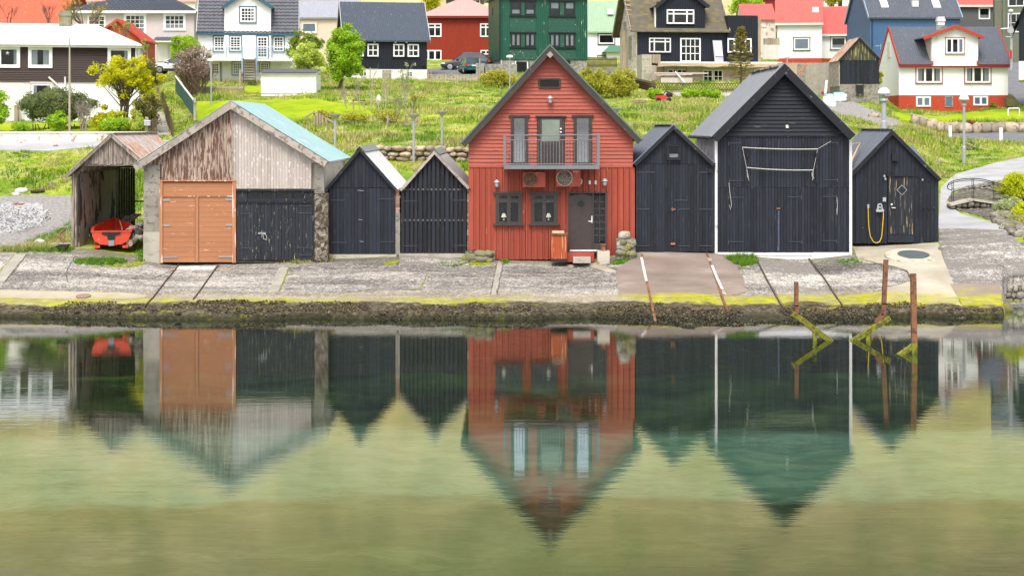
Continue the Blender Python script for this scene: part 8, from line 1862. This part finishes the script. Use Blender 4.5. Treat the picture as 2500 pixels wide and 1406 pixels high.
keep = ~((U > 345) & (U < 2290) & (D_ < 77)) & ~((U < 180) & (D_ < 80.5) & (D_ > 62)) & ~((U > 2285) & (D_ < 80)) & ~((D_ > 152) & (U < 1700))
for pl in EXCL: keep &= ~inpoly(U, PY, pl)
keep &= ~((D_ > 105) & (U < 352)) & ~((D_ > 94.5) & (D_ < 104) & (U < 390))
X, Y = X[keep], D_[keep]; hn = _vn(X,Y,.35,21)+.5; hn2 = _vn(X,Y,1.1,22)+.5
hg = .06+.34*np.clip(hn*1.3-.35,0,1)*(.4+.9*hn2); hg *= np.where(Y > 104, .9, 1.0)
blades('grass','grass_blades',X,Y,hg,.022,4,23,.16)
sm = (_vn(X,Y,.5,41)+.6*_vn(X,Y,1.6,42)) ; k1 = sm > .27; k2 = sm < -.33
blades('grass','straw_grass',X[k1],Y[k1],hg[k1]*.9+.10,.016,5,24,.14); blades('grass','lush_grass',X[k2],Y[k2],hg[k2]*.8+.08,.02,5,25,.14)
def tuft_area(name, poly, nb, h, mat, seed, d0=50, d1=62, w=.010):
    xs = [p[0] for p in poly]; ys = [p[1] for p in poly]; r = np.random.default_rng(seed); P_ = []
    while len(P_) < nb:
        a, b = r.uniform(min(xs),max(xs)), r.uniform(min(ys),max(ys))
        if inpoly(np.array([a]),np.array([b]),poly)[0]: q = G(a,b,d0,d1); P_.append((q.x,q.y))
    A = np.array(P_); blades(name, mat, A[:,0], A[:,1], np.full(len(A),h), w, 9, seed, .07)
tuft_area('grass',[(180,640),(200,634),(300,634),(312,642),(280,649),(190,648)],260,.12,'lush_grass',31)
tuft_area('grass',[(1772,634),(1790,626),(1846,626),(1848,644),(1815,652),(1790,646)],300,.13,'lush_grass',32)
tuft_area('grass',[(640,640),(700,632),(765,634),(780,640),(720,647)],130,.12,'straw_grass',33); tuft_area('grass',[(690,640),(725,634),(728,645)],80,.12,'lush_grass',34)
tuft_area('grass',[(1056,648),(1120,640),(1138,646),(1110,653)],110,.09,'lush_grass',35); tuft_area('grass',[(1490,640),(1545,624),(1556,628),(1530,642),(1500,652)],140,.10,'lush_grass',36)
tuft_area('grass',[(0,606),(60,600),(150,574),(180,566),(182,606),(120,612),(60,616),(0,618)],420,.16,'straw_grass',37,56,70); tuft_area('grass',[(0,608),(100,606),(182,606),(170,618),(60,618),(0,616)],260,.13,'lush_grass',38,56,70); tuft_area('grass',[(60,596),(150,560),(176,540),(180,570),(110,600)],200,.18,'lush_grass',39,58,72)
tuft_area('grass',[(1222,640),(1240,636),(1242,646),(1226,646)],40,.08,'lush_grass',40); tuft_area('grass',[(770,630),(805,626),(812,638),(780,642)],70,.16,'straw_grass',41); tuft_area('grass',[(2040,636),(2110,632),(2120,642),(2060,648)],90,.06,'lush_grass',42); tuft_area('grass',[(330,612),(352,600),(354,640),(336,640)],90,.10,'lush_grass',43)
for i, pl in enumerate(([(940,640),(972,636),(970,646),(944,648)],[(1140,640),(1200,642),(1198,648),(1146,650)],[(360,640),(330,652),(220,654),(300,646)])):
    sheet('moss_patch', pl, M['moss'], .013, .15, 50, 62, False, edge=4, rough=3)

# ---- rockweed on the tide line and broken stone under it
r = np.random.default_rng(9); n = 60000; U = r.uniform(-80,2640,n); Y = r.uniform(50.2,53.75,n); X = (U-CX)*Y/F
dens = _vn(X,Y,.5,31)+_vn(X,Y,1.7,32)*.7+.5; keep = (dens > .22+np.clip((Y-52.6)*.45,0,.5)) & (H(X,Y) > -.12) & ~((U > 2460) & (Y < 60) & (r.random(n) < .8)); X, Y = X[keep], Y[keep]
t = NT('rockweed'); p = t.geo(); c = t.ramp(t.noise(t.vmath('MULTIPLY', p, (2.2,2.2,2.2)), 1.6, 4, .7), [(.3,(.016,.013,.007)),(.48,(.062,.048,.024)),(.62,(.16,.125,.055)),(.74,(.30,.25,.10))]); c = t.mix(t.math('MULTIPLY', t.step(t.sep(p)['Z'], .2, .05), .7), c, (.018,.02,.008)); M['rockweed'] = t.done(c, .45, .5)  # low fronds darkened: damp, plus the ledge overhang's shade put into colour
m = len(X); C_ = np.stack([X,Y,H(X,Y)+.01+.025*r.random(m)],-1); a = r.normal(size=(m,3))*(1,1,.55); a /= np.linalg.norm(a,axis=1,keepdims=True); b = r.normal(size=(m,3)); b -= a*(a*b).sum(1,keepdims=True); b /= np.linalg.norm(b,axis=1,keepdims=True); s = .014+.028*r.random((m,1)); a *= s; b *= s*.7
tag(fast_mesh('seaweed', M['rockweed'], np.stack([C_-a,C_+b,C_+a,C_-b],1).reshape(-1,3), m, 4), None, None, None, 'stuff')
rr = random.Random(12)
sv = MB()
for i in range(130):
    px_ = rr.uniform(-40,2470); dd = rr.uniform(51.2,52.5) if px_ < 1545 or px_ > 2150 else rr.uniform(49.6,50.8); x = (px_-CX)*dd/F; z = gz(x,dd); rr2 = rr.uniform(.05,.13)
    bm = stone_mesh(rr2,rr2*.8,rr2*.55,700+i % 17,1,.3); n0 = len(sv.v); sv.v += [(v.co.x+x,v.co.y+dd,v.co.z+max(z,-.12)+.02) for v in bm.verts]; bm.verts.index_update(); sv.f += [tuple(n0+v.index for v in fc.verts) for fc in bm.faces]; bm.free()
tag(sv.build('shore_rocks', M['rockweed_rock'] if 'rockweed_rock' in M else P('rockweed_rock', (.045,.038,.026), .75, .2, .4, wear=(.13,.11,.06), wamt=.3, wscale=(7,7,7), bump=1.0, bscale=(12,12,12))), kind='stuff')

r = np.random.default_rng(77); P_ = []
while len(P_) < 1500:
    a, b = r.uniform(-40,125), r.uniform(498,580)
    if ((a-25)/100)**2+((b-536)/38)**2 < r.random()*1.1: q = G(a,b,60,84); P_.append((q.x,q.y,q.z+.07))
leaves('gravel_stones','white_gravel',None,[(p,.02,1) for p in P_],.055,78,.8)
